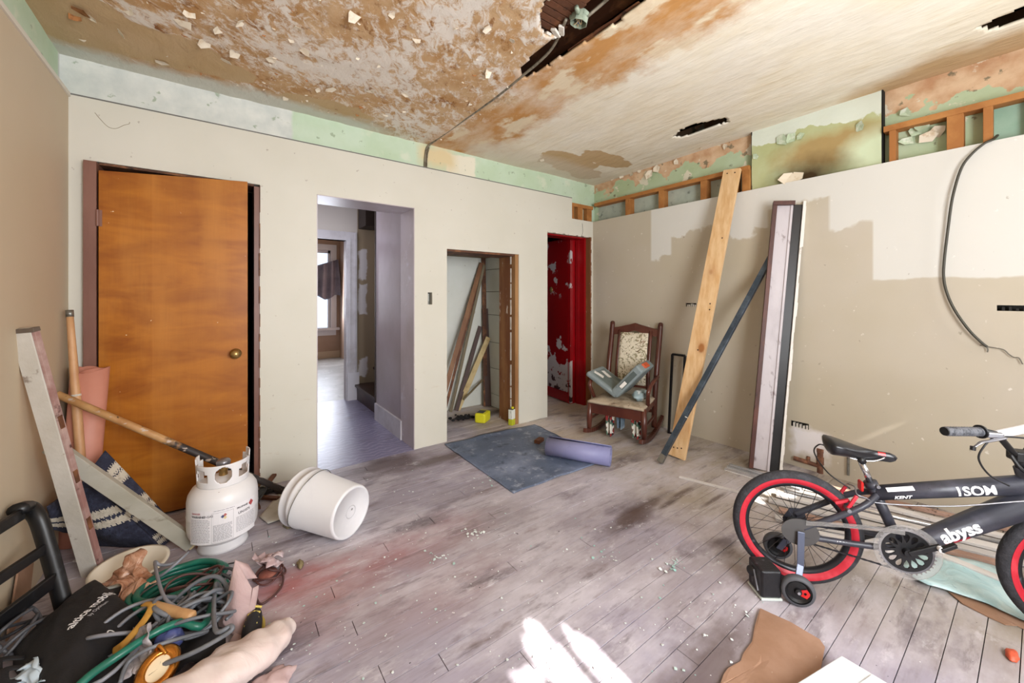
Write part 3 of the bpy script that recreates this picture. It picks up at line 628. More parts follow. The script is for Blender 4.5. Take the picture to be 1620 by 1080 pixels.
# box painted black for the darkness behind the ajar door, closet, red doorway
M_PALE = paint('closet plaster', 'D6D8CF', 0.65, var=[(1.5, 'E2E4DF', 0.4, 0.7), (16, 'B3AB9C', 0.68, 0.74)], world=True)
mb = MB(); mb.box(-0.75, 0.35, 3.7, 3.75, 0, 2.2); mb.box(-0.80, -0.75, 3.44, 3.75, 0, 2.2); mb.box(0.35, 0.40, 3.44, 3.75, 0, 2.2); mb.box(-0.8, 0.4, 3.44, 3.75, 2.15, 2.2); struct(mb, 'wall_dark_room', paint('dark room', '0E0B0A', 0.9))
XS, YC = 2.546, 3.986
mb = MB(); mb.box(1.4, XS + 0.1, YC, YC + 0.06, 0, 1.9); mb.box(1.45, 1.5, 3.44, YC, 0, 1.9); struct(mb, 'wall_closet', M_PALE)
mb = MB(); mb.box(1.45, XS + 0.1, 3.2, YC + 0.05, 1.74, 1.78); struct(mb, 'ceiling_closet', paint('closet ceiling', '6E5A40', 0.8))
mb = MB(); mb.box(XS + 0.012, XS + 0.1, 3.3, YC, 0, 1.9); wc = struct(mb, 'wall_closet_side', paint('closet joint', '5E584E', 0.9))
zs = [0, 0.15, 0.45, 0.75, 1.07, 1.34, 1.60, 1.76]
for a, b in zip(zs, zs[1:]): MB().box(XS, XS + 0.012, 3.44, YC, a + 0.003, b - 0.003).build('plank', M_PALE, wc, bevel=0.002)
M_JAMBW = paint('raw brown jamb wood', '7A4A2A', 0.7, var=[(5, '96683F', 0.5, 0.65), (22, 'D8CBB8', 0.66, 0.7)], world=True, stretch=(1, 1, 0.25), bump=(30, 0.2))
mb = MB(); mb.box(2.372, 2.411, 3.152, 3.215, 0, 1.706); struct(mb, 'trim_4', paint('closet jamb light', '8A5F38', 0.7, var=[(6, 'A37A4E', 0.45, 0.65)], world=True, stretch=(1, 1, 0.2)))
mb = MB(); mb.box(2.37, 2.411, 3.235, 3.43, 0, 1.706); struct(mb, 'trim_5', M_JAMBW)
mb = MB()
z = 0.05
while z < 1.7: h = random.uniform(0.05, 0.16); mb.box(2.366, 2.41, 3.216, 3.232 + random.uniform(-0.003, 0.004), z, min(z + h, 1.7)); z += h + random.uniform(0.0, 0.05)
struct(mb, 'trim_6', M_CHALK)
mb = MB(); mb.box(1.608, 2.412, 3.16, 3.43, 1.690, 1.707); struct(mb, 'trim_8', M_DARKWOOD)
# red doorway
s = NT('red gloss paint peeling', 0.3, spec=0.5); p = s.pos(); x, y, z = s.xyz(p)
n = s.noise(s.mapping(p, (1, 1, 1)), 7, 6, 0.6); n2 = s.noise(s.mapping(p, loc=(4, 4, 2)), 4, 5, 0.6)
low = s.step(z, 0.15, 1.0, 0.17, -0.05); f = s.step(s.op('ADD', s.op('ADD', s.op('MULTIPLY', n, 0.5), s.op('MULTIPLY', n2, 0.5)), low), 0.585, 0.595)
hi = s.op('MULTIPLY', s.step(s.noise(s.mapping(p, loc=(2.2, 1, 0.2)), 5, 5), 0.58, 0.59), s.step(z, 1.25, 1.35))
c = s.mix(s.step(s.noise(p, 2, 3), 0.3, 0.7), '7E0A10', '8E0E13'); c = s.mix(s.op('MAXIMUM', f, hi), c, 'B9B3B4'); c = s.mix(s.step(s.op('ADD', s.noise(s.mapping(p, loc=(7, 1, 3)), 12, 5), s.step(z, 0, 0.5, 0.12, -0.1)), 0.62, 0.64), c, '3A2226')
s.bump(f, 0.4, 0.004); M_REDP = s.col(c)
M_RED = paint('red gloss paint', '9C0C14', 0.3, var=[(3, '8A0A12', 0.4, 0.65), (26, 'C9B9B0', 0.74, 0.76)], world=True)
# ---------------------------------------------------------------- doors
def sroot(name, base):
    o = bpy.data.objects.new(name, None); o['kind'] = 'structure'; o.location = base; o['_base'] = tuple(V(base)); COL.objects.link(o); return o
s = NT('amber door veneer', 0.33, spec=0.45); p = s.pos(); x, y, z = s.xyz(p)
fig = s.noise(s.mapping(p, (1.3, 1, 4.5)), 2.2, 5, 0.55, 0.6)
c = s.mix(s.step(fig, 0.35, 0.68), 'AE6A1E', '87470F'); c = s.mix(s.op('MULTIPLY', s.step(s.noise(s.mapping(p, (2.0, 1, 0.5)), 2.5, 4), 0.45, 0.75), 0.55), c, 'C4843A')
c = s.mix(s.op('MULTIPLY', s.step(s.noise(s.mapping(p, (60, 1, 1.5)), 3, 4), 0.45, 0.7), 0.1), c, '6B350B')
seam = back_at(240, 540, 3.10).x
c = s.mix(s.op('MULTIPLY', s.step(x, seam, seam + 0.004), 0.22), c, 'BC7A34'); c = s.mix(s.op('MULTIPLY', s.step(z, 0.5, 0.0), 0.25), c, '6A360E')
c = s.mix(s.step(s.noise(p, 45, 2), 0.76, 0.77), c, 'E8D8B8'); M_DOOR = s.col(c)
M_JAMB = paint('brown jamb', '6E4638', 0.45, var=[(5, '7E5648', 0.4, 0.65), (24, 'B89A88', 0.72, 0.75)], world=True, stretch=(1, 1, 0.3))
M_BRASS = paint('aged brass', 'A98A55', 0.3, 0.85, var=[(40, '5E4A2A', 0.55, 0.7)])
door = sroot('door_1', (-0.53, 3.11, 0))
A, B = V((-0.545, 3.105, 0)), V((0.137, 3.05, 0)); n = V((B.y - A.y, -(B.x - A.x), 0)).normalized()
vs = []
for k in (0, 0.036):
    for q, zz in ((A, 0.012), (B, 0.012), (B, 2.026), (A, 1.985)): vs.append(V((q.x, q.y, zz)) - n * k)
MB().add(vs, [(0, 1, 2, 3), (7, 6, 5, 4), (0, 4, 5, 1), (1, 5, 6, 2), (2, 6, 7, 3), (3, 7, 4, 0)]).build('door_slab', M_DOOR, door, bevel=0.002)
k = plane_at(373, 559, A, (n.x, n.y, 0)); Mk = frame(k, (B - A), (0, 0, 1)); 
if (Mk.to_3x3() @ V((0, 0, 1))).dot(n) < 0: Mk = frame(k, (A - B), (0, 0, 1))
MB().lathe([(0.0, -0.001), (0.032, -0.001), (0.032, 0.006), (0.012, 0.012), (0.011, 0.03), (0.026, 0.04), (0.028, 0.052), (0.022, 0.062), (0.0, 0.064)], 24, Mk).build('door_knob', M_BRASS, door, smooth=True, label='aged brass door knob')
for z in (0.25, 1.72):
    mb = MB(); mb.tube([(-0.548, 3.098, z - 0.045), (-0.548, 3.098, z + 0.045)], 0.007, 8); mb.box(-0.56, -0.53, 3.102, 3.106, z - 0.045, z + 0.045); mb.build('hinge', M_JAMB, door)
mb = MB(); mb.box(-0.602, -0.552, 3.10, 3.30, 0, 2.03); mb.build('jamb', M_JAMB, door)
mb = MB(); mb.box(0.178, 0.21, 3.148, 3.36, 0, 2.025); mb.build('jamb', M_JAMB, door)
mb = MB(); mb.box(-0.552, 0.178, 3.16, 3.36, 2.028, 2.04); mb.build('head_jamb', M_DARKWOOD, door)
# chewed plaster edge along the right jamb
mb = MB(); random.seed(3); z = 0.02
while z < 2.0: h = random.uniform(0.04, 0.2); mb.box(0.2105 - random.uniform(0.001, 0.007), 0.2125, 3.1385, 3.145, z, z + h); z += h + random.uniform(0.0, 0.08)
mb.build('torn_edge', M_DARKWOOD, door)
# red door, swung away behind its doorway
rd = sroot('door_2', (3.36, 3.36, 0)); A, B = V((3.349, 3.359, 0)), V((3.430, 4.09, 0)); d = (B - A).normalized(); n = V((-d.y, d.x, 0))
mb = MB(); vs = []
for k in (0, 0.035):
    for q, zz in ((A, 0.01), (B, 0.01), (B, 1.985), (A, 1.985)): vs.append(V((q.x, q.y, zz)) - n * k)
mb.add(vs, [(0, 1, 2, 3), (7, 6, 5, 4), (0, 4, 5, 1), (1, 5, 6, 2), (2, 6, 7, 3), (3, 7, 4, 0)]).build('door_slab', M_REDP, rd)
vs = []
for k in (-0.012, 0.0):
    for q, zz in ((A + d * 0.02, 0.01), (B, 0.01), (B, 0.13), (A + d * 0.02, 0.13)): vs.append(V((q.x, q.y, zz)) - n * k)
MB().add(vs, [(0, 1, 2, 3), (7, 6, 5, 4), (0, 4, 5, 1), (1, 5, 6, 2), (2, 6, 7, 3), (3, 7, 4, 0)]).build('kick_board', M_RED, rd, bevel=0.003)
q = plane_at(872, 458, A, n); MB().lathe([(0, 0.001), (0.036, 0.001), (0.034, 0.007), (0.022, 0.008), (0.018, 0.012), (0, 0.013)], 24, frame(q, (0, 0, 1), d) if frame(q, (0, 0, 1), d).to_3x3().col[2].dot(n) > 0 else frame(q, (0, 0, 1), -d)).build('rosette', paint('tarnished brass', 'A08C58', 0.45, 0.6), rd, smooth=True, label='tarnished brass lock rosette')
mb = MB(); mb.box(3.438, 3.484, 3.215, 3.35, 0, 1.975); mb.box(3.43, 3.445, 3.30, 3.345, 0, 1.975); mb.box(3.352, 3.446, 3.362, 3.40, 0, 1.975); mb.build('jamb', M_RED, rd)
mb = MB(); mb.box(2.794, 3.44, 3.215, 3.35, 1.958, 1.975); mb.build('head_jamb', M_RED, rd)
mb = MB(); mb.box(3.462, 3.4835, 3.146, 3.213, 0, 1.974); mb.build('stop', M_JAMBW, rd)
mb = MB(); random.seed(8); z = 0.02
while z < 1.95: h = random.uniform(0.05, 0.2); mb.box(3.476, 3.4842, 3.1385, 3.146, z, z + h); z += h + random.uniform(0.0, 0.06)
xx = 2.8
while xx < 3.46: h = random.uniform(0.03, 0.12); mb.box(xx, xx + h, 3.138, 3.146, 1.968, 1.98); xx += h + random.uniform(0.01, 0.05)
mb.build('torn_edge', M_CHALK, rd)
mb = MB(); mb.box(2.70, 3.8, 4.12, 4.16, 0, 2.2); mb.box(2.70, 2.745, 3.44, 4.12, 0, 2.2); mb.box(3.75, 3.8, 3.44, 4.12, 0, 2.2); mb.box(2.7, 3.8, 3.44, 4.16, 2.2, 2.24); mb.box(2.7, 3.8, 3.98, 4.12, -0.02, -0.001); struct(mb, 'wall_red_room', paint('red room wall', '5A1014', 0.6))

# ---------------------------------------------------------------- things leaning on the right wall
def bars(root, p0, p1, lat, nrm, specs):
    """parallel members of one leaning piece: (name, material, u0, u1, n0, n1, t0, t1)"""
    p0, p1 = V(p0), V(p1)
    for nm, m, u0, u1, n0, n1, t0, t1 in specs:
        a = p0.lerp(p1, t0); b = p0.lerp(p1, t1); vs = []
        for q in (a, b):
            for u, k in ((u0, n0), (u1, n0), (u1, n1), (u0, n1)): vs.append(q + lat * u + nrm * k)
        MB().add(vs, [(0, 3, 2, 1), (4, 5, 6, 7), (0, 1, 5, 4), (1, 2, 6, 5), (2, 3, 7, 6), (3, 0, 4, 7)]).build(nm, m, root, bevel=0.0015)
s = NT('knotty pine', 0.55); p = s.obj(); x, y, z = s.xyz(p)
c = s.mix(s.step(s.noise(s.mapping(p, (14, 14, 0.7)), 2.4, 5), 0.38, 0.66), 'DDBB8E', 'CDA270')
kn = s.voro(s.mapping(p, (5.5, 5.5, 3.4), loc=(0.3, 0.1, 0.2)), 1.0); c = s.mix(s.step(kn, 0.10, 0.16, 1, 0), c, '9B6230'); c = s.mix(s.op('MULTIPLY', s.step(kn, 0.16, 0.32, 1, 0), 0.35), c, 'A87040'); M_PINE = s.col(c)
p0 = floor_at(1072, 723) + V((0, 0, 0.002)); p1 = right_at(1160, 270, 3.484)
pn = thing('pine_plank', 'tall knotty pine plank leaning against the right wall beside the rocking chair', 'plank', p0)
ax = (p1 - p0).normalized(); lat = V((0.12, -1, 0)); lat = (lat - ax * lat.dot(ax)).normalized(); nr = lat.cross(ax); nr = nr if nr.x < 0 else -nr
bars(pn, p0, p1, lat, nr, [('board', M_PINE, -0.066, 0.066, 0.0, 0.036, 0, 1)])
for t, u in ((0.985, -0.03), (0.985, 0.03), (0.028, -0.03), (0.03, 0.0), (0.034, 0.03), (0.52, 0.035), (0.5, 0.04), (0.36, 0.01), (0.75, 0.03)):
    q = p0.lerp(p1, t) + lat * u + nr * 0.0362; MB().lathe([(0, 0.001), (0.006, 0.001), (0.006, -0.002)], 8, frame(q, lat, ax) if lat.cross(ax).dot(nr) > 0 else frame(q, ax, lat)).build('nail_hole', paint('nail hole', '3A2414', 0.8), pn)

M_BLUESTEEL = paint('blue grey steel', '3E4A57', 0.35, 0.55, var=[(12, '586675', 0.45, 0.65), (30, 'B9BEC2', 0.72, 0.74)])
p0 = floor_at(1044, 733) + V((0, 0, 0.012)); p1 = right_at(1222, 402, 3.475)
tb = thing('steel_tube', 'blue grey square steel tube slanting across the foot of the pine plank', 'tube', p0)
ax = (p1 - p0).normalized(); lat = V((0.2, -1, 0)); lat = (lat - ax * lat.dot(ax)).normalized(); nr = lat.cross(ax); nr = nr if nr.x < 0 else -nr
bars(tb, p0, p1, lat, nr, [('tube_body', M_BLUESTEEL, -0.019, 0.019, -0.019, 0.019, 0.0, 1)])
bars(tb, p0, p1, lat, nr, [('end_sleeve', M_PLATE, -0.0205, 0.0205, -0.0205, 0.0205, 0.0, 0.035), ('cut_notch', M_CHALK, 0.008, 0.02, -0.0195, 0.0195, 0.215, 0.219)])

# old door jamb torn out in one piece
p0 = (floor_at(1190, 741) + floor_at(1232, 746)) / 2; p0.z = 0.002; p1 = V((3.47, right_at(1250, 320, 3.48).y + 0.0, 2.0))
oj = thing('old_door_jamb', 'tall torn out door jamb with white face and black channel leaning on the right wall', 'door jamb', p0)
ax = (p1 - p0).normalized(); lat = V((0.5, -1, 0)); lat = (lat - ax * lat.dot(ax)).normalized(); nr = lat.cross(ax); nr = nr if nr.x < 0 else -nr
M_OLDW = paint('scuffed lilac white paint', 'BDB6BA', 0.45, var=[(5, 'A8A0A4', 0.45, 0.7), (16, '7E7072', 0.6, 0.7), (40, '6B4A44', 0.72, 0.76)], bump=(30, 0.2), stretch=(1, 1, 0.5))
M_REDBR = paint('dark red brown edge', '4A2A24', 0.5, var=[(6, '6B3E30', 0.45, 0.65), (20, '2E1814', 0.6, 0.7)], stretch=(1, 1, 0.4))
M_CHAN = paint('black channel', '141317', 0.4, var=[(30, '3A3A40', 0.68, 0.74)])
M_WEDGE = paint('ragged white edge', 'DCD8D2', 0.7, var=[(18, 'AFA69C', 0.6, 0.7)])
bars(oj, p0, p1, lat, nr, [('edge_strip', M_REDBR, -0.108, -0.080, -0.005, 0.045, 0.0, 0.985), ('face_board', M_OLDW, -0.080, 0.022, 0.0, 0.022, 0.0, 0.985), ('inner_rib', M_OLDW, 0.006, 0.022, 0.022, 0.03, 0.0, 0.985), ('channel', M_CHAN, 0.022, 0.082, -0.012, 0.008, 0.0, 0.99), ('head_piece', M_REDBR, -0.108, 0.03, -0.003, 0.05, 0.985, 1.0)])
mb = MB(); t = 0.0; random.seed(21)
while t < 1.0:
    h = random.uniform(0.02, 0.06); u1 = random.uniform(0.094, 0.104); vs = []
    for q in (p0.lerp(p1, t), p0.lerp(p1, min(t + h, 1.0))):
        for u, k in ((0.082, -0.012), (u1, -0.012), (u1, 0.028), (0.082, 0.028)): vs.append(q + lat * u + nr * k)
    mb.add(vs, [(0, 3, 2, 1), (4, 5, 6, 7), (0, 1, 5, 4), (1, 2, 6, 5), (2, 3, 7, 6), (3, 0, 4, 7)]); t += h
mb.build('ragged_edge', M_WEDGE, oj)

M_BLKMETAL = paint('black metal', '15151A', 0.4, 0.3)
a = floor_at(1058, 684); b = V((3.462, a.y - 0.0, 0.735)); e = V((0.0, right_at(1084, 563, 3.46).y - right_at(1064, 560, 3.46).y, 0))
mf = thing('metal_bracket', 'narrow black metal bracket leaning on the wall behind the pine plank', 'bracket', a)
for nm, q0, q1 in (('upright', a, b), ('upright', a + e, b + e), ('cross_bar', b, b + e)): MB().bar(q0, q1, 0.018, 0.022, (1, 0, 0.1)).build(nm, M_BLKMETAL, mf, bevel=0.002)
MB().bar(a + V((-0.02, 0.0, 0.006)), a + V((0.0, -0.06, 0.006)), 0.02, 0.012).build('foot', M_BLKMETAL, mf, bevel=0.002)

# hanging cable on the right wall
wc_ = thing('wall_cable', 'black cable drooping from the top of the right wall', 'cable', right_at(1570, 222, 3.49))
pts = [right_at(a, b, x) for a, b, x in ((1578, 214, 3.56), (1570, 221, 3.50), (1557, 227, 3.488), (1536, 245, 3.48), (1520, 268, 3.475), (1507, 312, 3.47), (1500, 360, 3.475), (1494, 410, 3.48), (1493, 440, 3.48), (1499, 466, 3.478), (1512, 493, 3.472), (1533, 522, 3.47), (1552, 541, 3.475), (1561, 548, 3.48))]
MB().tube(smoothpath(pts, 6), 0.0068, 8).build('sheath', paint('cable black', '3A372C', 0.5), wc_, smooth=True)
for k, q in enumerate((((1561, 548), (1574, 550), (1588, 553), (1596, 560), (1604, 565), (1612, 566), (1618, 576)), ((1561, 548), (1556, 546), (1550, 546)), ((1561, 548), (1563, 553), (1562, 557)))):
    MB().tube(smoothpath([right_at(a, b, 3.488) for a, b in q], 5), 0.003, 6).build('bare_wire', paint('bare wire', '6B665C', 0.5), wc_, smooth=True)

# rusty pipe stub by the wall
q = floor_at(1298, 748); M_RUST = paint('rusty iron', '6E4A3A', 0.75, 0.2, var=[(20, '9A6A50', 0.5, 0.65), (40, '3A2620', 0.62, 0.7)], bump=(60, 0.3))
rp = thing('pipe_stub', 'rusty iron pipe stub with valve standing at the foot of the right wall', 'pipe', q)
MB().tube([q, q + V((0, 0, 0.15))], 0.020, 12).build('riser_pipe', M_RUST, rp, smooth=False)
MB().tube([q + V((0, 0, 0.065)), q + V((0, 0, 0.12))], 0.026, 6).build('coupling', M_RUST, rp)
MB().tube([q + V((0, 0, 0.15)), q + V((0, 0, 0.178))], 0.024, 6).build('cap', M_RUST, rp)
MB().tube([q + V((0, 0.01, 0.05)), q + V((-0.02, 0.16, 0.062))], 0.016, 10).build('branch_pipe', M_RUST, rp)
MB().tube([q + V((-0.012, 0.07, 0.05)), q + V((-0.012, 0.07, 0.1))], 0.012, 8).build('valve_stem', M_RUST, rp)
q = right_at(1343, 722); MB_ = MB().tube([(3.488, q.y, 0.05), (3.488, q.y, q.z)], 0.008, 8); single(MB_, 'thin_pipe', M_PLATE, 'thin grey upright pipe close to the right wall behind the bicycle seat', 'pipe')

# ---------------------------------------------------------------- closet: leaning strips, yellow jug, tin, soot
SW = {'d': M_DARKWOOD, 'b': paint('brown strip', '7B5236', 0.6, var=[(6, '99704C', 0.45, 0.65)], stretch=(1, 1, 0.3)), 'o': paint('olive strip', '6E6148', 0.6), 'p': paint('pale strip', 'C8B282', 0.6, var=[(8, 'A98E5C', 0.5, 0.7)]), 'v': paint('violet brown strip', '4A3530', 0.6)}
rows = [((765, 408), (768, 643), 0.034, 'd', 'dark upright wood strip in the middle of the closet corner', 3.955), ((762, 416), (702, 600), 0.036, 'b', 'brown wood strip slanting to the closet\'s left side, nearly to its top', 3.93), ((766, 419), (713, 652), 0.022, 'o', 'thin olive wood strip crossing in front of the brown strips', 3.90),
        ((770, 488), (786, 640), 0.05, 'v', 'wide dark strip leaning towards the boarded side of the closet', 3.93), ((777, 533), (722, 648), 0.042, 'p', 'pale yellow strip with square cut end lying across the others', 3.86), ((760, 516), (730, 625), 0.032, 'v', 'short dark violet strip behind the pale yellow one', 3.955), ((763, 601), (737, 628), 0.014, 'o', 'thin broken stick low behind the pale yellow strip', 3.9), ((760, 430), (716, 600), 0.02, 'd', 'narrow dark strip close beside the slanting brown strip', 3.945)]
for (a, b, wd, m, lab, yy) in rows:
    q1 = back_at(a[0], a[1], yy)
    q0 = floor_at(*b) if m != 'b' else None
    if q0 is None: q0 = back_at(b[0] - 12, b[1] + 40, 3.70)
    if b == (716, 600): q0 = back_at(705, 645, 3.78)
    if b == (730, 625): q0 = floor_at(722, 650)
    if b == (737, 628): q0 = back_at(733, 632, 3.8)
    q0.z = max(q0.z, 0.004) if m != 'b' else 0.004
    q0.y = min(q0.y, 3.93); q0.x = min(q0.x, XS - wd / 2 - 0.012); q1.x = min(q1.x, XS - wd / 2 - 0.012); single(MB().bar(q0, q1, wd * 1.4, 0.014, (0.3, 1, 0), seg=5, wob=0.002), 'wood_strip', SW[m], lab, 'strip', 'wood strips in the closet', bevel=0.001)
M_YEL = paint('yellow plastic', 'D8D22A', 0.4, var=[(8, 'C2BC20', 0.5, 0.7)])
q = floor_at(767, 668); R = Matrix.Rotation(rad(35), 3, 'Z')
jg = thing('jug', 'yellow plastic jug lying on its side on the closet floor', 'jug', q + V((0, 0, 0)))
o = MB().obox(q + V((0, 0.04, 0.052)), (0.16, 0.115, 0.098), R).build('body', M_YEL, jg, bevel=0.016, smooth=False)
MB().obox(q + V((0, 0.04, 0.1025)) + R @ V((-0.01, 0.01, 0)), (0.09, 0.07, 0.003), R).build('label_patch', paint('dark label', '3A3A3C', 0.5), jg)
MB().tube([q + V((0, 0.04, 0.06)) + R @ V((0.08, 0, 0)), q + V((0, 0.04, 0.06)) + R @ V((0.115, 0, 0))], 0.018, 12).build('cap', paint('yellow cap', 'C9C228', 0.4), jg)
q = floor_at(811, 671); tn = thing('tin_can', 'white and yellow green tin standing by the closet jamb', 'can', q); R = Matrix.Rotation(rad(20), 3, 'Z')
MB().obox(q + V((0, 0, 0.03)), (0.088, 0.05, 0.06), R).build('lower_body', paint('tin yellow green', 'B8BE2E', 0.35), tn, bevel=0.006)
MB().obox(q + V((0, 0, 0.108)), (0.0875, 0.0495, 0.096), R).build('upper_body', paint('tin white', 'E4E6DC', 0.35, var=[(22, '9FA8A0', 0.62, 0.66)]), tn, bevel=0.006)
MB().obox(q + V((0, 0, 0.1585)), (0.084, 0.046, 0.005), R).build('lid', M_PLATE, tn); MB().tube([q + V((0, 0, 0.158)), q + V((0, 0, 0.176))], 0.014, 12).build('cap', M_YEL, tn)
mb = MB(); random.seed(4); q = floor_at(731, 662)
for k in range(70):
    r = random.uniform(0.006, 0.022); mb.ball(q + V((random.gauss(0, 0.06), random.gauss(0.02, 0.035), r * 0.4)), r, 6, 4, sc=(1, 1, 0.55))
o = single(mb, 'soot_debris', paint('soot', '141416', 0.9, var=[(30, '55565A', 0.62, 0.68)]), 'black soot and ash heaped on the closet floor', 'ash'); o['kind'] = 'stuff'

# ---------------------------------------------------------------- blue rubber mat with rolled end
M_MAT = paint('blue grey rubber', '566278', 0.55, var=[(5, '657188', 0.4, 0.65), (3.2, '7F8AA2', 0.5, 0.7), (14, '98A0B0', 0.57, 0.7), (9, '3E485A', 0.58, 0.7), (34, 'A5A9B4', 0.68, 0.72)], bump=(60, 0.15))
M_ROLL = paint('lilac rubber', '7D7EA8', 0.5, var=[(3, '8C8DB4', 0.4, 0.65), (20, '696A94', 0.62, 0.72)])
A, B, C, D_ = floor_at(703, 704), floor_at(846, 672), floor_at(962, 728), floor_at(812, 781)
mt = thing('floor_mat', 'blue grey rubber mat lying on the boards, its far end rolled up', 'mat', (A + B + C + D_) / 4)
def mf_(i, j):
    q = (A.lerp(B, i)).lerp(D_.lerp(C, i), j); lift = 0.012 * max(0, 1 - 6 * min(i, 1 - i, j, 1 - j)) * max(0, nz(q.x, q.y, 1, 6)) + 0.002 * nz(q.x, q.y, 0, 9); return V((q.x, q.y, 0.005 + lift + (0.012 * math.sin(math.pi * i) ** 2 if j < 0.06 else 0) * (1 - j / 0.06)))
MB().grid(mf_, 48, 48).build('sheet', M_MAT, mt, smooth=True, solid=0.004, offset=0)
p0 = floor_at(866, 705, 0.082); p1 = floor_at(966, 722, 0.075); ax = (p1 - p0).normalized(); u = V((0, 0, 1)).cross(ax).normalized(); zz = ax.cross(u)
pts = []
for k in range(90):
    a = k / 89 * 2 * math.pi * 3.2; r = 0.03 + 0.046 * k / 89; pts.append((r * math.cos(a), r * math.sin(a)))
mb = MB(); mb.add([p0 + u * a + zz * b for a, b in pts] + [p1 + u * a + zz * b for a, b in pts], [(i, i + 1, 90 + i + 1, 90 + i) for i in range(89)])
mb.build('roll', M_ROLL, mt, smooth=True, solid=0.005, label='lilac rolled up end of the mat')
single(MB().obox(floor_at(853, 700) + V((0, 0, 0.02)), (0.10, 0.05, 0.03), Matrix.Rotation(0.4, 3, 'Z')), 'wood_offcut', M_DARKWOOD, 'small dark offcut wedged under the left end of the mat roll', 'offcut', bevel=0.004)

# ---------------------------------------------------------------- rocking chair
M_MAHO = paint('mahogany stain', '4A241C', 0.28, var=[(5, '5E3226', 0.4, 0.65), (26, 'B59A86', 0.73, 0.76)], stretch=(1, 1, 0.6))
C0 = V((2.824, 2.266, 0)); bv = V((0.943, 0.331, 0)); sv = V((-0.331, 0.943, 0))
def W(s_, u_, z_): return C0 + bv * s_ + sv * u_ + V((0, 0, z_))
rc = thing('rocking_chair', 'dark wooden rocking chair with tapestry back by the right wall', 'chair', W(0.25, 0, 0))
def rock(t): return 0.012 + 0.11 * ((t - 0.42) / 0.58) ** 2 * 1.0
for u_ in (-0.25, 0.25):
    mb = MB(); pts = []
    for k in range(17):
        t = -0.10 + 0.75 * k / 16; pts.append(W(t, u_, 0.02 + 0.075 * ((t - 0.24) / 0.4) ** 2))
    for i in range(16): mb.bar(pts[i], pts[i + 1] + (pts[i + 1] - pts[i]) * 0.03, 0.034, 0.036, (0, 0, 1))
    mb.build('rocker', M_MAHO, rc, bevel=0.004)
    uu = u_
    MB().tube([W(0.0, uu, 0.04), W(0.0, uu, 0.16), W(0.005, uu * 0.98, 0.32)], [0.018, 0.026, 0.024], 10).build('front_leg', M_MAHO, rc, smooth=True)
    MB().tube(smoothpath([W(0.42, uu * 0.9, 0.05), W(0.43, uu * 0.92, 0.3), W(0.48, uu * 0.95, 0.6), W(0.56, uu * 0.96, 0.85), W(0.60, uu * 0.97, 1.01)], 5), 0.025, 10).build('back_post', M_MAHO, rc, smooth=True)
    MB().ball(W(0.602, uu * 0.97, 1.012), 0.023, 12, 8, sc=(1, 1, 0.8)).build('finial', M_MAHO, rc, smooth=True)
    arm = smoothpath([W(0.46, uu, 0.52), W(0.3, uu * 1.08, 0.525), W(0.14, uu * 1.1, 0.51), W(0.06, uu * 1.08, 0.46), W(0.08, uu * 1.04, 0.40), W(0.12, uu, 0.33)], 6)
    MB().tube(arm, 0.019, 8).build('arm', M_MAHO, rc, smooth=True)
    MB().bar(W(0.02, uu, 0.155), W(0.42, uu * 0.92, 0.16), 0.018, 0.022).build('stretcher', M_MAHO, rc, bevel=0.003)
MB().bar(W(0.0, -0.25, 0.262), W(0.0, 0.25, 0.262), 0.022, 0.095).build('seat_rail', M_MAHO, rc, bevel=0.004)
MB().bar(W(0.42, -0.23, 0.20), W(0.42, 0.23, 0.20), 0.02, 0.03).build('stretcher', M_MAHO, rc, bevel=0.004)
for u_ in (-0.24, 0.24): MB().bar(W(0.0, u_, 0.285), W(0.43, u_ * 0.92, 0.285), 0.022, 0.05).build('seat_rail', M_MAHO, rc, bevel=0.004)
def seat(i, j): 
    ed = min(i, 1 - i, j, 1 - j); return W(-0.03 + 0.46 * i, (-0.255 + 0.51 * j) * (1 - 0.08 * i), 0.318 + 0.022 * min(1, ed * 6) + 0.004 * nz(i, j, 0, 6))
MB().grid(seat, 20, 20).build('seat', paint('worn seat fabric', 'B5A58F', 0.8, var=[(8, '8F7F6A', 0.5, 0.65), (22, '4E3A30', 0.62, 0.68)]), rc, smooth=True, solid=0.02, label='worn tan seat')
def bk_(h, u_): return W(0.475 + 0.125 * ((h - 0.55) / 0.46) ** 1.2 if h > 0.55 else 0.475 - 0.06 * (0.55 - h), u_, h)
for u_ in (-0.155, 0.155): MB().tube([bk_(0.36 + 0.58 * k / 8, u_) for k in range(9)], 0.02, 8, flat=0.8).build('back_stile', M_MAHO, rc, smooth=True)
mb = MB(); top = []
for k in range(25):
    u_ = -0.235 + 0.47 * k / 24; top.append((u_, 0.965 + 0.04 * math.cos(u_ / 0.235 * math.pi / 2) ** 2 + 0.012 * max(0, 1 - abs(u_) / 0.05)))
vs = []
for off in (-0.012, 0.012):
    for u_, h in top: vs.append(W(0.585 + off, u_, h))
    for u_, h in top: vs.append(W(0.575 + off, u_, h - 0.075))
n_ = 25; fs = []
for i in range(24): fs += [(i, i + 1, n_ + i + 1, n_ + i), (2 * n_ + i, 3 * n_ + i, 3 * n_ + i + 1, 2 * n_ + i + 1), (i, 2 * n_ + i, 2 * n_ + i + 1, i + 1), (n_ + i, n_ + i + 1, 3 * n_ + i + 1, 3 * n_ + i)]
mb.add(vs, fs).build('crest_rail', M_MAHO, rc)
MB().bar(bk_(0.42, -0.15), bk_(0.42, 0.15), 0.02, 0.05).build('lower_rail', M_MAHO, rc, bevel=0.003)
s = NT('tapestry', 0.9); p = s.obj(); v = s.mapping(p, (1, 1, 1)); wv = s.noise(v, 15, 4, 0.6, 2.5); 
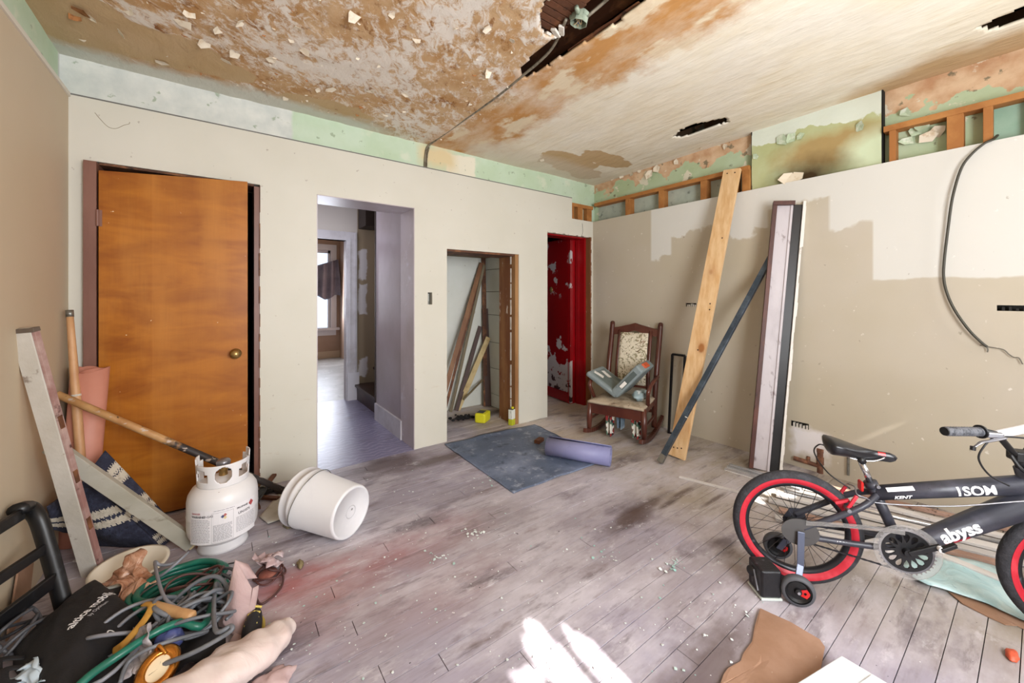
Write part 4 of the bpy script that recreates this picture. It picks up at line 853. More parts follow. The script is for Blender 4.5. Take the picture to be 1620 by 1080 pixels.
c = s.mix(s.step(wv, 0.44, 0.47), 'D9D0BC', 'D9D0BC'); c = s.mix(s.step(wv, 0.53, 0.57), c, '8A8264'); c = s.mix(s.step(s.noise(s.mapping(v, loc=(3, 1, 2)), 19, 3, 0.6, 2), 0.6, 0.64), c, '6B5A44'); c = s.mix(s.step(s.noise(s.mapping(v, loc=(6, 1, 2)), 22, 3, 0.6, 2), 0.64, 0.67), c, 'A08870'); M_TAP = s.col(c)
MB().grid(lambda i, j: bk_(0.42 + 0.50 * j, -0.138 + 0.276 * i) + bv * (-0.014 - 0.012 * math.sin(math.pi * i) * math.sin(math.pi * j)), 10, 10).build('back_panel', M_TAP, rc, smooth=True, solid=0.01, label='cream tapestry back panel with flower pattern')
# opened grey tool case lying in the seat
M_CASE = paint('scuffed grey green plastic', '7C888A', 0.5, var=[(5, '939EA0', 0.42, 0.66), (18, 'B9BCB8', 0.64, 0.72), (30, '4A5250', 0.66, 0.72)])
cs = thing('tool_case', 'opened grey plastic tool case lying in the seat of the rocking chair', 'tool case', W(0.22, 0.02, 0.35))
def shell(name, a, sgn, L, T, s0, s1, lab=None):
    d = sv * (sgn * math.cos(a)) + V((0, 0, math.sin(a))); nn = sv * (-sgn * math.sin(a)) + V((0, 0, math.cos(a))); o_ = W(0, 0.02, 0.352)
    M = Matrix((bv, d, nn)).transposed()
    c_ = o_ + bv * (s0 + s1) / 2 + d * (L / 2 + 0.012) + nn * T / 2
    sh = MB().obox(c_, (s1 - s0, L, T), M).build(name, M_CASE, cs, bevel=0.018, label=lab); return sh, c_, M, d, nn
# outer faces look down and outwards, so the inner faces show: shells open upwards
l1, c1, M1, d1, n1_ = shell('lid', rad(32), 1, 0.34, 0.05, 0.06, 0.44, None)
l2, c2, M2, d2, n2_ = shell('base', rad(48), -1, 0.36, 0.085, 0.06, 0.44, None)
MB().obox(c1 + n1_ * 0.0245, (0.30, 0.26, 0.004), M1).build('inner_tray', paint('case tray', '66716F', 0.6, var=[(6, '7F8A87', 0.45, 0.65)]), cs, bevel=0.0015)
for du, dl, wdt in ((0.02, -0.12, 0.06), (-0.06, -0.13, 0.05)): MB().obox(c1 + n1_ * 0.0275 + bv * du + d1 * dl, (wdt, 0.018, 0.004), M1).build('slot', paint('dark slot', '333B3C', 0.6), cs)
for du, dl, r in ((-0.08, 0.09, 0.3), (0.05, 0.06, -0.2)): MB().obox(c1 + n1_ * 0.0272 + bv * du + d1 * dl, (0.055, 0.10, 0.002), M1 @ Matrix.Rotation(r, 3, 'Z')).build('paper_label', paint('white paper label', 'E8E6E0', 0.7, var=[(30, 'A8A49C', 0.62, 0.66)]), cs)
fe = c2 - bv * 0.1905
MB().obox(fe + d2 * 0.02, (0.004, 0.20, 0.045), M2).build('latch_plate', paint('case latch', '525C5B', 0.5), cs, bevel=0.001)
MB().obox(fe - d2 * 0.04 - bv * 0.004, (0.004, 0.07, 0.03), M2).build('paper_label', paint('white paper label'.strip(), 'E8E6E0', 0.7), cs)
MB().obox(c2 + d2 * 0.183 + bv * -0.02, (0.13, 0.022, 0.05), M2).build('handle', paint('orange plastic', 'D2603A', 0.45, var=[(20, 'A84628', 0.55, 0.7)]), cs, bevel=0.006, label='orange carrying handle')
# patterned rags hanging through the seat frame
s = NT('patterned rag', 0.9); p = s.obj(); vr = s.voro(p, 38, out='Color'); h = s.xyz(vr); c = s.mix(s.step(h[0], 0.30, 0.32), '14161C', 'D6D2C8'); c = s.mix(s.step(h[1], 0.72, 0.74), c, '8E2A2A'); c = s.mix(s.step(h[2], 0.78, 0.8), c, '4E6A5A'); M_RAG = s.col(c)
M_RAGB = paint('blue grey rag', '5E6E7C', 0.9, var=[(8, '98A4AC', 0.5, 0.65), (16, '2E3640', 0.55, 0.68)])
def rag(name, m, lab, u0, u1, zt, zb, s_):
    def g(i, j):
        wv_ = 0.024 * math.sin(i * 14 + 2 * j) * (0.4 + j); return W(s_ + wv_, u0 + (u1 - u0) * (i - 0.5) * (1 - 0.25 * j) + (u0 + u1) * 0 + 0.0, zt + (zb - zt) * j) + sv * 0
    u_c = (u0 + u1) / 2; hw_ = abs(u1 - u0) / 2
    def g2(i, j): return W(s_ + 0.022 * math.sin(i * 13 + 2 * j) * (0.4 + j), u_c + hw_ * (2 * i - 1) * (1 - 0.3 * j), zt + (zb - zt) * (j + 0.05 * math.sin(i * 5)))
    single(MB().grid(g2, 22, 16), name, m, lab, 'cloth', smooth=True, solid=0.006)
rag('patterned_rag', M_RAG, 'black and red patterned rag hanging below the left of the chair seat', 0.03, 0.12, 0.235, 0.03, 0.045)
rag('patterned_rag', M_RAG, 'white and black patterned rag hanging below the right of the chair seat', -0.215, -0.11, 0.235, 0.05, 0.05)
rag('rag', M_RAGB, 'blue grey rag bunched below the middle of the chair seat', -0.06, 0.03, 0.235, 0.10, 0.07)
def lump(q, sc, seed, n=26, amp=0.28):
    mb = MB(); mb.ball((0, 0, 0), 1, n, n // 2)
    mb.v = [V((p.x * sc[0], p.y * sc[1], p.z * sc[2])) * (1 + amp * nz(p.x + seed, p.y, p.z, 1.7) + amp * 0.5 * nz(p.x, p.y + seed, p.z, 4)) + V(q) for p in mb.v]; 
    return mb
single(lump(W(0.16, -0.18, 0.40), (0.10, 0.06, 0.045), 3), 'crumpled_wrap', paint('teal white wrap', '8FA3A8', 0.5, var=[(9, 'DDE2E0', 0.48, 0.56), (13, '2A3438', 0.58, 0.64)]), 'crumpled white and teal wrapping under the right half of the tool case', 'wrapping', smooth=True)
# ---------------------------------------------------------------- ceiling box and cable
M_ARM = paint('armoured cable', '8B8272', 0.5, 0.3, var=[(30, '5E5648', 0.5, 0.65)])
bx = ceil_at(915, 31) + V((0, 0, 0.0)); cb = thing('ceiling_junction_box', 'old green grey electric box with cables hanging in the long ceiling hole', 'junction box', bx + V((0, 0, -0.02)))
Mx = Matrix.Translation(bx + V((0, 0, -0.02))) @ Matrix.Rotation(rad(25), 4, 'Z') @ Matrix.Rotation(rad(14), 4, 'X')
M_BOXG = paint('green grey enamel', '8E9A88', 0.5, 0.3, var=[(16, 'B0BAA6', 0.45, 0.6), (30, '565E50', 0.6, 0.68)])
MB().lathe([(0.042, 0.0), (0.044, 0.0), (0.044, 0.05), (0.0, 0.05)], 8, Mx).build('box_shell', M_BOXG, cb, solid=0.002)
MB().lathe([(0.0, 0.030), (0.04, 0.030)], 8, Mx).build('box_inside', M_BOX, cb)
for a, L in ((0.3, 0.08), (3.3, 0.085), (1.9, 0.05)):
    e = Mx.to_3x3() @ V((math.cos(a), math.sin(a), 0)); c_ = Mx @ V((0, 0, 0.026)); MB().tube([c_ + e * 0.038, c_ + e * L], 0.011, 10).build('connector', M_BOXG, cb, smooth=True)
random.seed(2)
for k in range(5):
    c_ = Mx @ V((random.uniform(-0.02, 0.02), random.uniform(-0.02, 0.02), 0.028)); pts = [c_]
    for i in range(5): pts.append(pts[-1] + V((random.uniform(-0.014, 0.014), random.uniform(-0.014, 0.014), -0.012 + 0.006 * i)))
    MB().tube(smoothpath(pts, 4), 0.0028, 6).build('wire', paint('wire tan', 'B8A480', 0.5) if k else paint('wire blue', '3E5E8A', 0.5), cb, smooth=True)
cp = [bx + V((-0.045, 0.04, 0.005))] + [ceil_at(a, b) + V((0, 0, dz)) for a, b, dz in ((870, 82, 0.006), (822, 121, -0.010), (780, 154, -0.013), (730, 190, -0.013), (690, 219, -0.012))]
q = back_at(676, 232, 3.205); cp += [V((q.x, 3.205, q.z - 0.004)), V((back_at(673, 246, 3.204).x, 3.204, back_at(673, 246, 3.204).z)), V((back_at(672, 264, 3.204).x, 3.204, 2.385))]
MB().tube(smoothpath(cp, 8), 0.0085, 8).build('cable', M_ARM, cb, smooth=True, label='long armoured cable running along the ceiling')
MB().tube(smoothpath([p + V((0.017, 0.0, 0.0)) for p in cp[-3:]], 6), 0.006, 8).build('cable', M_ARM, cb, smooth=True)
MB().tube(smoothpath([bx + V((0.03, -0.03, 0.01)), bx + V((0.06, -0.15, 0.05)), bx + V((0.03, -0.5, 0.06))], 6), 0.0085, 8).build('cable', M_ARM, cb, smooth=True)
MB().tube([bx + V((0, -0.01, 0.02)), bx + V((0.0, -0.03, 0.16))], 0.003, 6).build('hanger', M_PLATE, cb)
# ---------------------------------------------------------------- bicycle (local axes: s forward, n towards the chain side, z up)
BP0 = V((2.088, 0.668, 0)); bd = V((0.530, -0.848, 0)); bn = V((-0.848, -0.530, 0))
def K(s_, z_, n_=0.0): return BP0 + bd * s_ + bn * n_ + V((0, 0, z_))
bk = thing('bicycle', 'black and red child\'s bicycle with training wheels standing on the floorboards', 'bicycle', K(0.36, 0, 0))
def sub(name, par):  # an empty part that carries sub-parts
    o = bpy.data.objects.new(name, None); o.parent = par; o['_base'] = tuple(par['_base']); COL.objects.link(o); return o
M_TYRE = paint('tyre rubber', '2B2B30', 0.75, var=[(40, '3C3C42', 0.5, 0.7)], bump=(120, 0.5)); M_BAND = paint('red tyre wall', 'B81E30', 0.5, var=[(14, 'CB3B48', 0.5, 0.7)])
M_RIM = paint('black rim', '26262B', 0.35, 0.4, var=[(18, '5A5D66', 0.62, 0.7)]); M_SPOKE = paint('spoke steel', '3A3A3E', 0.3, 0.7); M_BFRAME = paint('charcoal frame paint', '34353E', 0.42, 0.1, var=[(10, '4A4A56', 0.5, 0.75), (40, '15151A', 0.68, 0.74)])
M_BLKP = paint('black plastic', '101013', 0.45); M_CHROME = paint('chrome', 'C8C8CC', 0.18, 0.95, var=[(20, '8A8A90', 0.55, 0.7)]); M_RED2 = paint('red plastic', 'C01A1A', 0.3); M_ALLOY = paint('grey alloy', '8E8E94', 0.35, 0.7)
M_WHITEP = paint('white print', 'E6E6E8', 0.5); M_REDPRINT = paint('red print', '96182C', 0.5)
M_CLEAR = bpy.data.materials.new('clear guard plastic'); M_CLEAR.use_nodes = True; q = M_CLEAR.node_tree.nodes['Principled BSDF']; q.inputs['Base Color'].default_value = (0.75, 0.73, 0.72, 1); q.inputs['Transmission Weight'].default_value = 0.85; q.inputs['Roughness'].default_value = 0.12; q.inputs['IOR'].default_value = 1.15
def wheel(name, s0, z0):
    w_ = sub(name, bk); M = frame(K(s0, z0), bd, (0, 0, 1)); ctr = K(s0, z0)
    if M.to_3x3().col[2].dot(bn) < 0: M = frame(ctr, -bd, (0, 0, 1))
    R, r = 0.2225, 0.0265; prof = []
    for k in range(15):
        a = math.pi * (-0.78 + 1.56 * k / 14); prof.append((R + r * math.cos(a), r * math.sin(a) * 0.95))
    MB().lathe(prof, 72, M).build('tyre', M_TYRE, w_, smooth=True)
    mb = MB()
    for sg in (-1, 1): mb.lathe([(0.2235, sg * 0.0262), (0.214, sg * 0.0263), (0.205, sg * 0.0215), (0.1985, sg * 0.0165)], 72, M)
    mb.build('tyre_wall_band', M_BAND, w_, smooth=True, label='red band on the tyre wall')
    MB().lathe([(0.200, -0.0165), (0.196, -0.017), (0.184, -0.012), (0.181, 0.0), (0.184, 0.012), (0.196, 0.017), (0.200, 0.0165)], 72, M).build('rim', M_RIM, w_, smooth=True)
    MB().lathe([(0.0, -0.05), (0.006, -0.05), (0.006, -0.035), (0.027, -0.033), (0.027, -0.029), (0.015, -0.026), (0.013, 0.026), (0.027, 0.029), (0.027, 0.033), (0.006, 0.035), (0.006, 0.05), (0.0, 0.05)], 24, M).build('hub', M_BLKP, w_, smooth=False)
    for k in range(28):
        a = 2 * math.pi * k / 28; b = a + (0.55 if (k // 2) % 2 else -0.55); sg = 1 if k % 2 else -1
        MB().tube([M @ V((0.025 * math.cos(b), 0.025 * math.sin(b), 0.030 * sg)), M @ V((0.184 * math.cos(a), 0.184 * math.sin(a), 0.003 * sg))], 0.0012, 4).build('spoke', M_SPOKE, w_)
    return w_
rw = wheel('rear_wheel', 0.0, 0.249); fw = wheel('front_wheel', 0.908, 0.249)
def tube(name, pts, r, m=M_BFRAME, n=14, par=None, **k): return MB().tube(pts, r, n).build(name, m, par or bk, smooth=True, **k)
tube('seat_tube', [K(0.362, 0.262), K(0.270, 0.492)], 0.0195)
tube('top_tube', [K(0.285, 0.452), K(0.735, 0.566)], [0.030, 0.036])
tube('down_tube', [K(0.362, 0.258), K(0.45, 0.29), K(0.757, 0.508)], [0.033, 0.036, 0.05])
tube('head_tube', [K(0.733, 0.632), K(0.772, 0.465)], 0.026)
for n_ in (-0.062, 0.062):
    tube('seat_stay', smoothpath([K(0.29, 0.455, n_ * 0.2), K(0.215, 0.405, n_ * 0.95), K(0.06, 0.305, n_), K(0.015, 0.275, n_)], 5), 0.0125)
    tube('chain_stay', smoothpath([K(0.355, 0.258, n_ * 0.35), K(0.27, 0.252, n_ * 0.9), K(0.04, 0.243, n_), K(0.01, 0.247, n_)], 5), 0.012)
    mb = MB(); mb.prism([(-0.03, -0.028), (0.05, -0.02), (0.06, 0.0), (0.05, 0.055), (-0.005, 0.05), (-0.034, 0.0)], 0.005, frame(K(0, 0.25, n_ - 0.0025), bd, (0, 0, 1)) if True else None); mb.build('dropout', M_BFRAME, bk)
    MB().tube([K(0, 0.249, n_ + (0.004 if n_ > 0 else -0.004)), K(0, 0.249, n_ * 1.28)], 0.011, 6).build('axle_nut', M_CHROME, bk)
# clear guard by the rear dropout and over the chain
mb = MB(); M = frame(K(0.0, 0.262, 0.072), bd, (0, 0, 1)); mb.prism([(0.07 * math.cos(2 * math.pi * k / 28) - 0.0, 0.058 * math.sin(2 * math.pi * k / 28)) for k in range(28)], 0.002, M); mb.build('clear_disc', paint('smoked guard', '4A4848', 0.3), bk)
mb = MB(); mb.grid(lambda i, j: K(0.02 + 0.33 * i, 0.318 + 0.030 * math.sin(math.pi * i * 0.5) - 0.018 * j, 0.078), 12, 2); mb.build('chain_guard', M_CLEAR, bk, solid=0.002)
Mc = frame(K(0.358, 0.262, 0.068), bd, (0, 0, 1))
if Mc.to_3x3().col[2].dot(bn) < 0: Mc = frame(K(0.358, 0.262, 0.068), -bd, (0, 0, 1))
def polar(fn, r0, r1, nr, na, M, z=0.0):
    vs = []; fs = []
    for j in range(nr + 1):
        for i in range(na): a = 2 * math.pi * i / na; r = r0 + (r1 - r0) * j / nr; vs.append(M @ V((r * math.cos(a), r * math.sin(a), z)))
    for j in range(nr):
        for i in range(na):
            a = 2 * math.pi * (i + 0.5) / na; r = r0 + (r1 - r0) * (j + 0.5) / nr
            if fn(r, a): continue
            fs.append((j * na + i, j * na + (i + 1) % na, (j + 1) * na + (i + 1) % na, (j + 1) * na + i))
    return MB().add(vs, fs)
def petal(r, a):
    b = (a / (2 * math.pi) * 14) % 1 - 0.5; t = (r - 0.034) / 0.036
    return 0 < t < 1 and abs(b) < 0.40 * math.sin(math.pi * t ** 1.3) ** 0.7
cr = polar(petal, 0.012, 0.080, 30, 224, Mc).build('chainring', M_BLKP, bk, solid=0.005)
mb = polar(lambda r, a: False, 0.080, 0.0885, 1, 72, Mc); 
for k in range(36):
    a = 2 * math.pi * k / 36; e = V((math.cos(a), math.sin(a), 0)); t_ = V((-math.sin(a), math.cos(a), 0)); mb.add([Mc @ (e * 0.0885 - t_ * 0.0045), Mc @ (e * 0.0885 + t_ * 0.0045), Mc @ (e * 0.0945 + t_ * 0.0015), Mc @ (e * 0.0945 - t_ * 0.0015)], [(0, 1, 2, 3)])
mb.build('toothed_rim', M_ALLOY, bk, solid=0.003)
polar(lambda r, a: False, 0.084, 0.108, 2, 64, Mc, 0.007).build('guard_ring', M_CLEAR, bk, solid=0.002)
# chain: a closed run of links round the chainring and the sprocket
pts = []
for k in range(13): a = -math.pi / 2 + math.pi * k / 12; pts.append(K(0.358 + 0.089 * math.cos(a), 0.262 + 0.089 * math.sin(a), 0.060))
for k in range(9): a = math.pi / 2 + math.pi * k / 8; pts.append(K(0.03 * math.cos(a), 0.249 + 0.03 * math.sin(a), 0.056))
fine = []
for i in range(len(pts)):
    a, b = pts[i], pts[(i + 1) % len(pts)]; m_ = max(1, int((b - a).length / 0.012))
    for q in range(m_): fine.append(a.lerp(b, q / m_))
MB().tube(fine, [0.0045 if i % 2 else 0.003 for i in range(len(fine))], 5, closed=True).build('chain', M_SPOKE, bk)
MB().lathe([(0, 0.0), (0.016, 0.0), (0.014, 0.02), (0.0, 0.021)], 16, Mc).build('crank_bolt', M_BLKP, bk)
MB().bar(K(0.358, 0.262, 0.087), K(0.450, 0.318, 0.095), 0.02, 0.012, bn).build('crank_arm', M_BLKP, bk, bevel=0.003)
MB().bar(K(0.358, 0.262, -0.075), K(0.266, 0.206, -0.085), 0.02, 0.012, bn).build('crank_arm', M_BLKP, bk, bevel=0.003)
MB().tube([K(0.444, 0.313, 0.098), K(0.444, 0.313, 0.116)], 0.010, 12).build('pedal_axle', M_WHITEP, bk)
for s0, z0, n0 in ((0.463, 0.327, 0.112), (0.262, 0.202, -0.13)):
    pd = sub('pedal', bk); L = 0.035 if n0 > 0 else 0.09
    for a in (-0.022, 0.022): MB().obox(K(s0 + a * 0.8, z0 + a * 0.6, n0), (0.006, L * 0.55, 0.012), Matrix((bd, bn, V((0, 0, 1)))).transposed()).build('cage', M_BLKP, pd)
    MB().obox(K(s0, z0, n0), (0.05, 0.02 if n0 > 0 else 0.08, 0.014), Matrix((bd, bn, V((0, 0, 1)))).transposed() @ Matrix.Rotation(-0.6, 3, 'Y')).build('pedal_body', M_BLKP, pd, bevel=0.003)
# saddle, post, reflector
tube('seat_post', [K(0.272, 0.487), K(0.236, 0.585)], 0.0125, M_CHROME)
MB().tube([K(0.2765, 0.476), K(0.268, 0.497)], 0.025, 12).build('seat_clamp', M_BFRAME, bk, smooth=True)
MB().tube([K(0.286, 0.492, 0.0), K(0.284, 0.49, 0.034)], 0.007, 8).build('clamp_bolt', M_ALLOY, bk)
def sad(i, j):
    t = i; wd = 0.072 * (1 - t) ** 0.0 * (0.16 + 0.84 * (0.5 + 0.5 * math.cos(math.pi * min(1, max(0, (t - 0.12) / 0.62))))) * math.sqrt(max(0.0, min(1, t / 0.07))) * math.sqrt(max(0.0, min(1, (1 - t) / 0.05)))
    a = 2 * math.pi * j; s0 = 0.105 + 0.255 * t; top = 0.662 + 0.008 * math.cos(t * 5) - 0.036 * t ** 1.4
    u_ = wd * math.cos(a); zz = math.sin(a); h = 0.018 if zz > 0 else 0.050 * (1 - 0.72 * min(1, t * 1.25)) + 0.008
    h *= math.sqrt(max(0.0, min(1, t / 0.08))) * math.sqrt(max(0.0, min(1, (1 - t) / 0.10))); return K(s0, top - 0.018 + zz * h, u_)
MB().grid(sad, 28, 28).build('saddle', paint('black vinyl', '1A1A1E', 0.3, var=[(18, '2E2E33', 0.55, 0.7)]), bk, smooth=True)
for n_ in (-0.018, 0.018): tube('saddle_rail', smoothpath([K(0.16, 0.615, n_), K(0.2, 0.592, n_), K(0.27, 0.592, n_), K(0.31, 0.612, n_)], 4), 0.0035, M_CHROME, 6)
MB().tube([K(0.232, 0.59, -0.03), K(0.232, 0.59, 0.03)], 0.014, 10).build('saddle_clamp', M_BLKP, bk, smooth=True)
mb = MB(); mb.grid(lambda i, j: sad(0.73 + 0.10 * i, 0.03 + 0.14 * j) + bn * 0.0012 + V((0, 0, 0.0012)), 4, 4); mb.build('saddle_patch', M_RED2, bk, smooth=True, label='red patch on the saddle nose')
MB().obox(K(0.236, 0.475, 0.0), (0.012, 0.038, 0.042), Matrix((bd, bn, V((0, 0, 1)))).transposed()).build('reflector', M_RED2, bk, bevel=0.006, label='red rear reflector')
MB().bar(K(0.242, 0.478), K(0.272, 0.485), 0.012, 0.008).build('reflector_bracket', M_BLKP, bk)
# red rear brake
rb = sub('rear_brake', bk)
for n_ in (-1, 1):
    MB().bar(K(0.165, 0.375, n_ * 0.055), K(0.205, 0.448, n_ * 0.05), 0.013, 0.010, bn).build('brake_arm', M_BAND, rb, bevel=0.003); MB().bar(K(0.135, 0.398, n_ * 0.034), K(0.185, 0.418, n_ * 0.034), 0.014, 0.012).build('brake_pad', M_BAND, rb, bevel=0.002)
    MB().tube([K(0.172, 0.388, n_ * 0.03), K(0.172, 0.388, n_ * 0.075)], 0.008, 8).build('brake_bolt', M_ALLOY, rb)
MB().tube(smoothpath([K(0.205, 0.455, -0.05), K(0.215, 0.466, 0.0), K(0.205, 0.455, 0.05), K(0.235, 0.445, 0.052), K(0.29, 0.43, 0.045), K(0.5, 0.462, 0.05), K(0.70, 0.525, 0.06), K(0.78, 0.53, 0.05)], 6), 0.0028, 6).build('brake_cable', M_ALLOY, rb, smooth=True)
MB().tube(smoothpath([K(0.20, 0.455, 0.0), K(0.13, 0.50, -0.03), K(0.10, 0.56, -0.10), K(0.12, 0.60, -0.1), K(0.14, 0.606, -0.05)], 6), 0.003, 6).build('cable', M_BLKP, bk, smooth=True)
# fork, stem, handlebar
for n_ in (-0.055, 0.055): tube('fork_leg', smoothpath([K(0.778, 0.492, n_ * 0.75), K(0.80, 0.44, n_), K(0.87, 0.32, n_), K(0.908, 0.249, n_)], 4), [0.015] * 8 + [0.012] * 5)
MB().bar(K(0.776, 0.49, -0.055), K(0.776, 0.49, 0.055), 0.03, 0.03).build('fork_crown', M_BFRAME, bk, bevel=0.006)
tube('stem', [K(0.731, 0.632), K(0.722, 0.672)], 0.018, M_BLKP); MB().obox(K(0.725, 0.675), (0.05, 0.06, 0.04), Matrix((bd, bn, V((0, 0, 1)))).transposed()).build('bar_clamp', M_BLKP, bk, bevel=0.006)
E_, I_, J_ = K(0.435, 0.780, 0.147), K(0.5625, 0.776, 0.089), K(0.61, 0.770, 0.068)
ctr = K(0.725, 0.678); mir = lambda p: V((2 * ctr.x - p.x, 2 * ctr.y - p.y, p.z))
bar_ = smoothpath([E_, I_, J_, K(0.635, 0.755, 0.056), K(0.695, 0.69, 0.02), K(0.725, 0.678, 0.0)], 5)
full = bar_ + [mir(p) for p in bar_[::-1][1:]]
tube('handlebar', full, 0.011, M_BLKP, 10)
for a, b in ((E_, I_), (mir(E_), mir(I_))):
    g_ = []; rr = []
    for k in range(26): t = k / 25; g_.append(a.lerp(b, t)); rr.append(0.0165 + (0.0012 if k % 2 else 0) - (0.003 if k in (0,) else 0))
    gp = MB().tube(g_, rr, 14).build('grip', paint('grey ribbed grip', '5B5D63', 0.6, var=[(60, '3C3E44', 0.5, 0.6)]), bk, smooth=False)
    dd = (b - a).normalized(); MB().tube([b, b + dd * 0.006], 0.025, 20).build('grip_flange', M_BLKP, gp); MB().tube([a - dd * 0.003, a + dd * 0.002], 0.0158, 16).build('grip_end', M_BLKP, gp)
dd = (J_ - I_).normalized(); q0 = I_ + dd * 0.015
bl = sub('brake_lever', bk)
MB().obox(q0 + V((0, 0, -0.008)) + bd * 0.03, (0.05, 0.018, 0.022), Matrix((bd, bn, V((0, 0, 1)))).transposed()).build('lever_body', M_ALLOY, bl, bevel=0.005)
MB().tube(smoothpath([q0 + bd * 0.055 + V((0, 0, -0.012)) + bn * 0.01, q0 + bn * 0.035 + V((0, 0, -0.022)), q0 - bd * 0.03 + bn * 0.045 + V((0, 0, -0.028)), q0 - bd * 0.055 + bn * 0.05 + V((0, 0, -0.05))], 5), [0.007] * 12 + [0.005] * 4, 8, flat=0.6).build('lever_blade', M_ALLOY, bl, smooth=True)
MB().tube([q0 - bd * 0.055 + bn * 0.05 + V((0, 0, -0.044)), q0 - bd * 0.056 + bn * 0.05 + V((0, 0, -0.058))], 0.008, 8).build('lever_tip', M_BLKP, bl)
tube('cross_bar', [J_ + V((0, 0, -0.01)), mir(J_) + V((0, 0, 0.02))], 0.016, paint('white bar pad', 'DAD8DA', 0.5, var=[(14, 'B84A56', 0.66, 0.69)]), 12)
tube('brake_cable', smoothpath([J_ + V((0, 0, -0.02)), K(0.58, 0.72, 0.08), K(0.565, 0.67, 0.08), K(0.60, 0.61, 0.07), K(0.66, 0.575, 0.06)], 7), 0.0032, M_BLKP, 6)
tube('brake_cable', smoothpath([J_ + V((0, 0, -0.012)), K(0.70, 0.76, 0.06), K(0.80, 0.745, 0.05), K(0.9, 0.66, 0.04), K(0.85, 0.53, 0.03)], 7), 0.0032, M_BLKP, 6)
tube('front_cable', smoothpath([K(0.68, 0.685, 0.03), K(0.70, 0.64, 0.045), K(0.735, 0.61, 0.04)], 5), 0.006, M_BLKP, 6)
# training wheels
for sg in (1, -1):
    tw = sub('training_wheel', bk); n0 = 0.16 * sg; cz = 0.062; nf = 0.085 * sg
    MB().bar(K(0.0, 0.27, nf), K(-0.006, 0.13, nf * 1.15), 0.026, 0.006, bn).build('upper_arm', M_BLKP if sg < 0 else paint('blue grey arm', '5E6478', 0.35, 0.4), tw, bevel=0.002)
    MB().bar(K(-0.006, 0.135, nf * 1.15), K(-0.03, 0.055, n0 * 0.88), 0.026, 0.006, bn).build('lower_arm', paint('blue grey arm', '5E6478', 0.35, 0.4), tw, bevel=0.002)
    M = frame(K(-0.032, cz, n0), bd, (0, 0, 1))
    if M.to_3x3().col[2].dot(bn) < 0: M = frame(K(-0.032, cz, n0), -bd, (0, 0, 1))
    MB().lathe([(0.048, -0.016), (0.058, -0.015), (0.062, -0.008), (0.062, 0.008), (0.058, 0.015), (0.048, 0.016)], 40, M).build('tyre', paint('hard grey tyre', '4A4B50', 0.6), tw, smooth=True)
    MB().lathe([(0.0, -0.01), (0.048, -0.012), (0.048, 0.012), (0.044, 0.013), (0.036, 0.004), (0.014, 0.006), (0.012, 0.016), (0.0, 0.017)], 40, M).build('disc', M_BLKP, tw, smooth=False)
    MB().lathe([(0.0, 0.022 * sg), (0.006, 0.022 * sg), (0.006, 0.016 * sg)], 8, M).build('bolt', M_CHROME, tw)
    MB().lathe([(0.006, 0.0095 ), (0.02, 0.0095)], 5, M @ Matrix.Translation((0.024, -0.004, 0.0))).build('red_tab', M_RED2, tw)
# lettering on the tubes
def text_mesh(body, size, shear=0.0, bold=0.0):
    cu = bpy.data.curves.new('t', 'FONT'); cu.body = body; cu.size = size; cu.shear = shear; cu.offset = bold; cu.resolution_u = 3
    o = bpy.data.objects.new('t', cu); COL.objects.link(o); bpy.context.view_layer.update(); me = bpy.data.meshes.new_from_object(o.evaluated_get(bpy.context.evaluated_depsgraph_get()))
    bm = bmesh.new(); bm.from_mesh(me); bmesh.ops.triangulate(bm, faces=bm.faces)
    for _ in range(5):
        es = [e for e in bm.edges if e.calc_length() > size * 0.13]
        if not es: break
        bmesh.ops.subdivide_edges(bm, edges=es, cuts=1); bmesh.ops.triangulate(bm, faces=bm.faces)
    bm.to_mesh(me); bm.free()
    vs = [v.co.copy() for v in me.vertices]; fs = [tuple(p.vertices) for p in me.polygons]; bpy.data.objects.remove(o); bpy.data.curves.remove(cu); bpy.data.meshes.remove(me); return vs, fs
def tube_text(body, size, p0, p1, r0, r1, a0, ang, m, name='lettering', shear=0.25, bold=0.0, stretch=1.0):
    vs, fs = text_mesh(body, size, shear, bold); p0, p1 = V(p0), V(p1); ax = (p1 - p0).normalized(); L = (p1 - p0).length; up = V((0, 0, 1)); up = (up - ax * up.dot(ax)).normalized(); o_ = up.cross(ax); o_ = o_ if o_.dot(bn) > 0 else -o_
    out = []
    for q in vs:
        a = a0 + q.x * stretch; r = r0 + (r1 - r0) * a / L; t = ang + q.y / r; out.append(p0 + ax * a + (o_ * math.cos(t) + up * math.sin(t)) * (r + 0.0012))
    MB().add(out, fs).build(name, m, bk)
tube_text('1SOM', 0.048, K(0.285, 0.452), K(0.735, 0.566), 0.030, 0.036, 0.245, -0.45, M_WHITEP, shear=0.0, bold=0.0016, stretch=1.0)
tube_text('KENT', 0.020, K(0.285, 0.452), K(0.735, 0.566), 0.030, 0.036, 0.05, -0.55, M_WHITEP, bold=0.0008, stretch=1.1)
tube_text('abyss', 0.066, K(0.45, 0.29), K(0.757, 0.508), 0.036, 0.05, 0.04, -0.35, M_WHITEP, shear=0.1, bold=0.0025, stretch=0.95)
tube_text('1SOM', 0.017, K(0.27, 0.252, 0.056), K(0.04, 0.243, 0.062), 0.012, 0.012, 0.06, -0.3, M_WHITEP, bold=0.0006) if False else tube_text('1SOM', 0.017, K(0.04, 0.243, 0.062), K(0.27, 0.252, 0.056), 0.012, 0.012, 0.085, -0.5, M_WHITEP, bold=0.0006, stretch=1.1)
tube_text('KENT', 0.013, K(0.06, 0.305, 0.062), K(0.215, 0.405, 0.059), 0.0125, 0.0125, 0.05, -0.3, M_WHITEP, bold=0.0004)
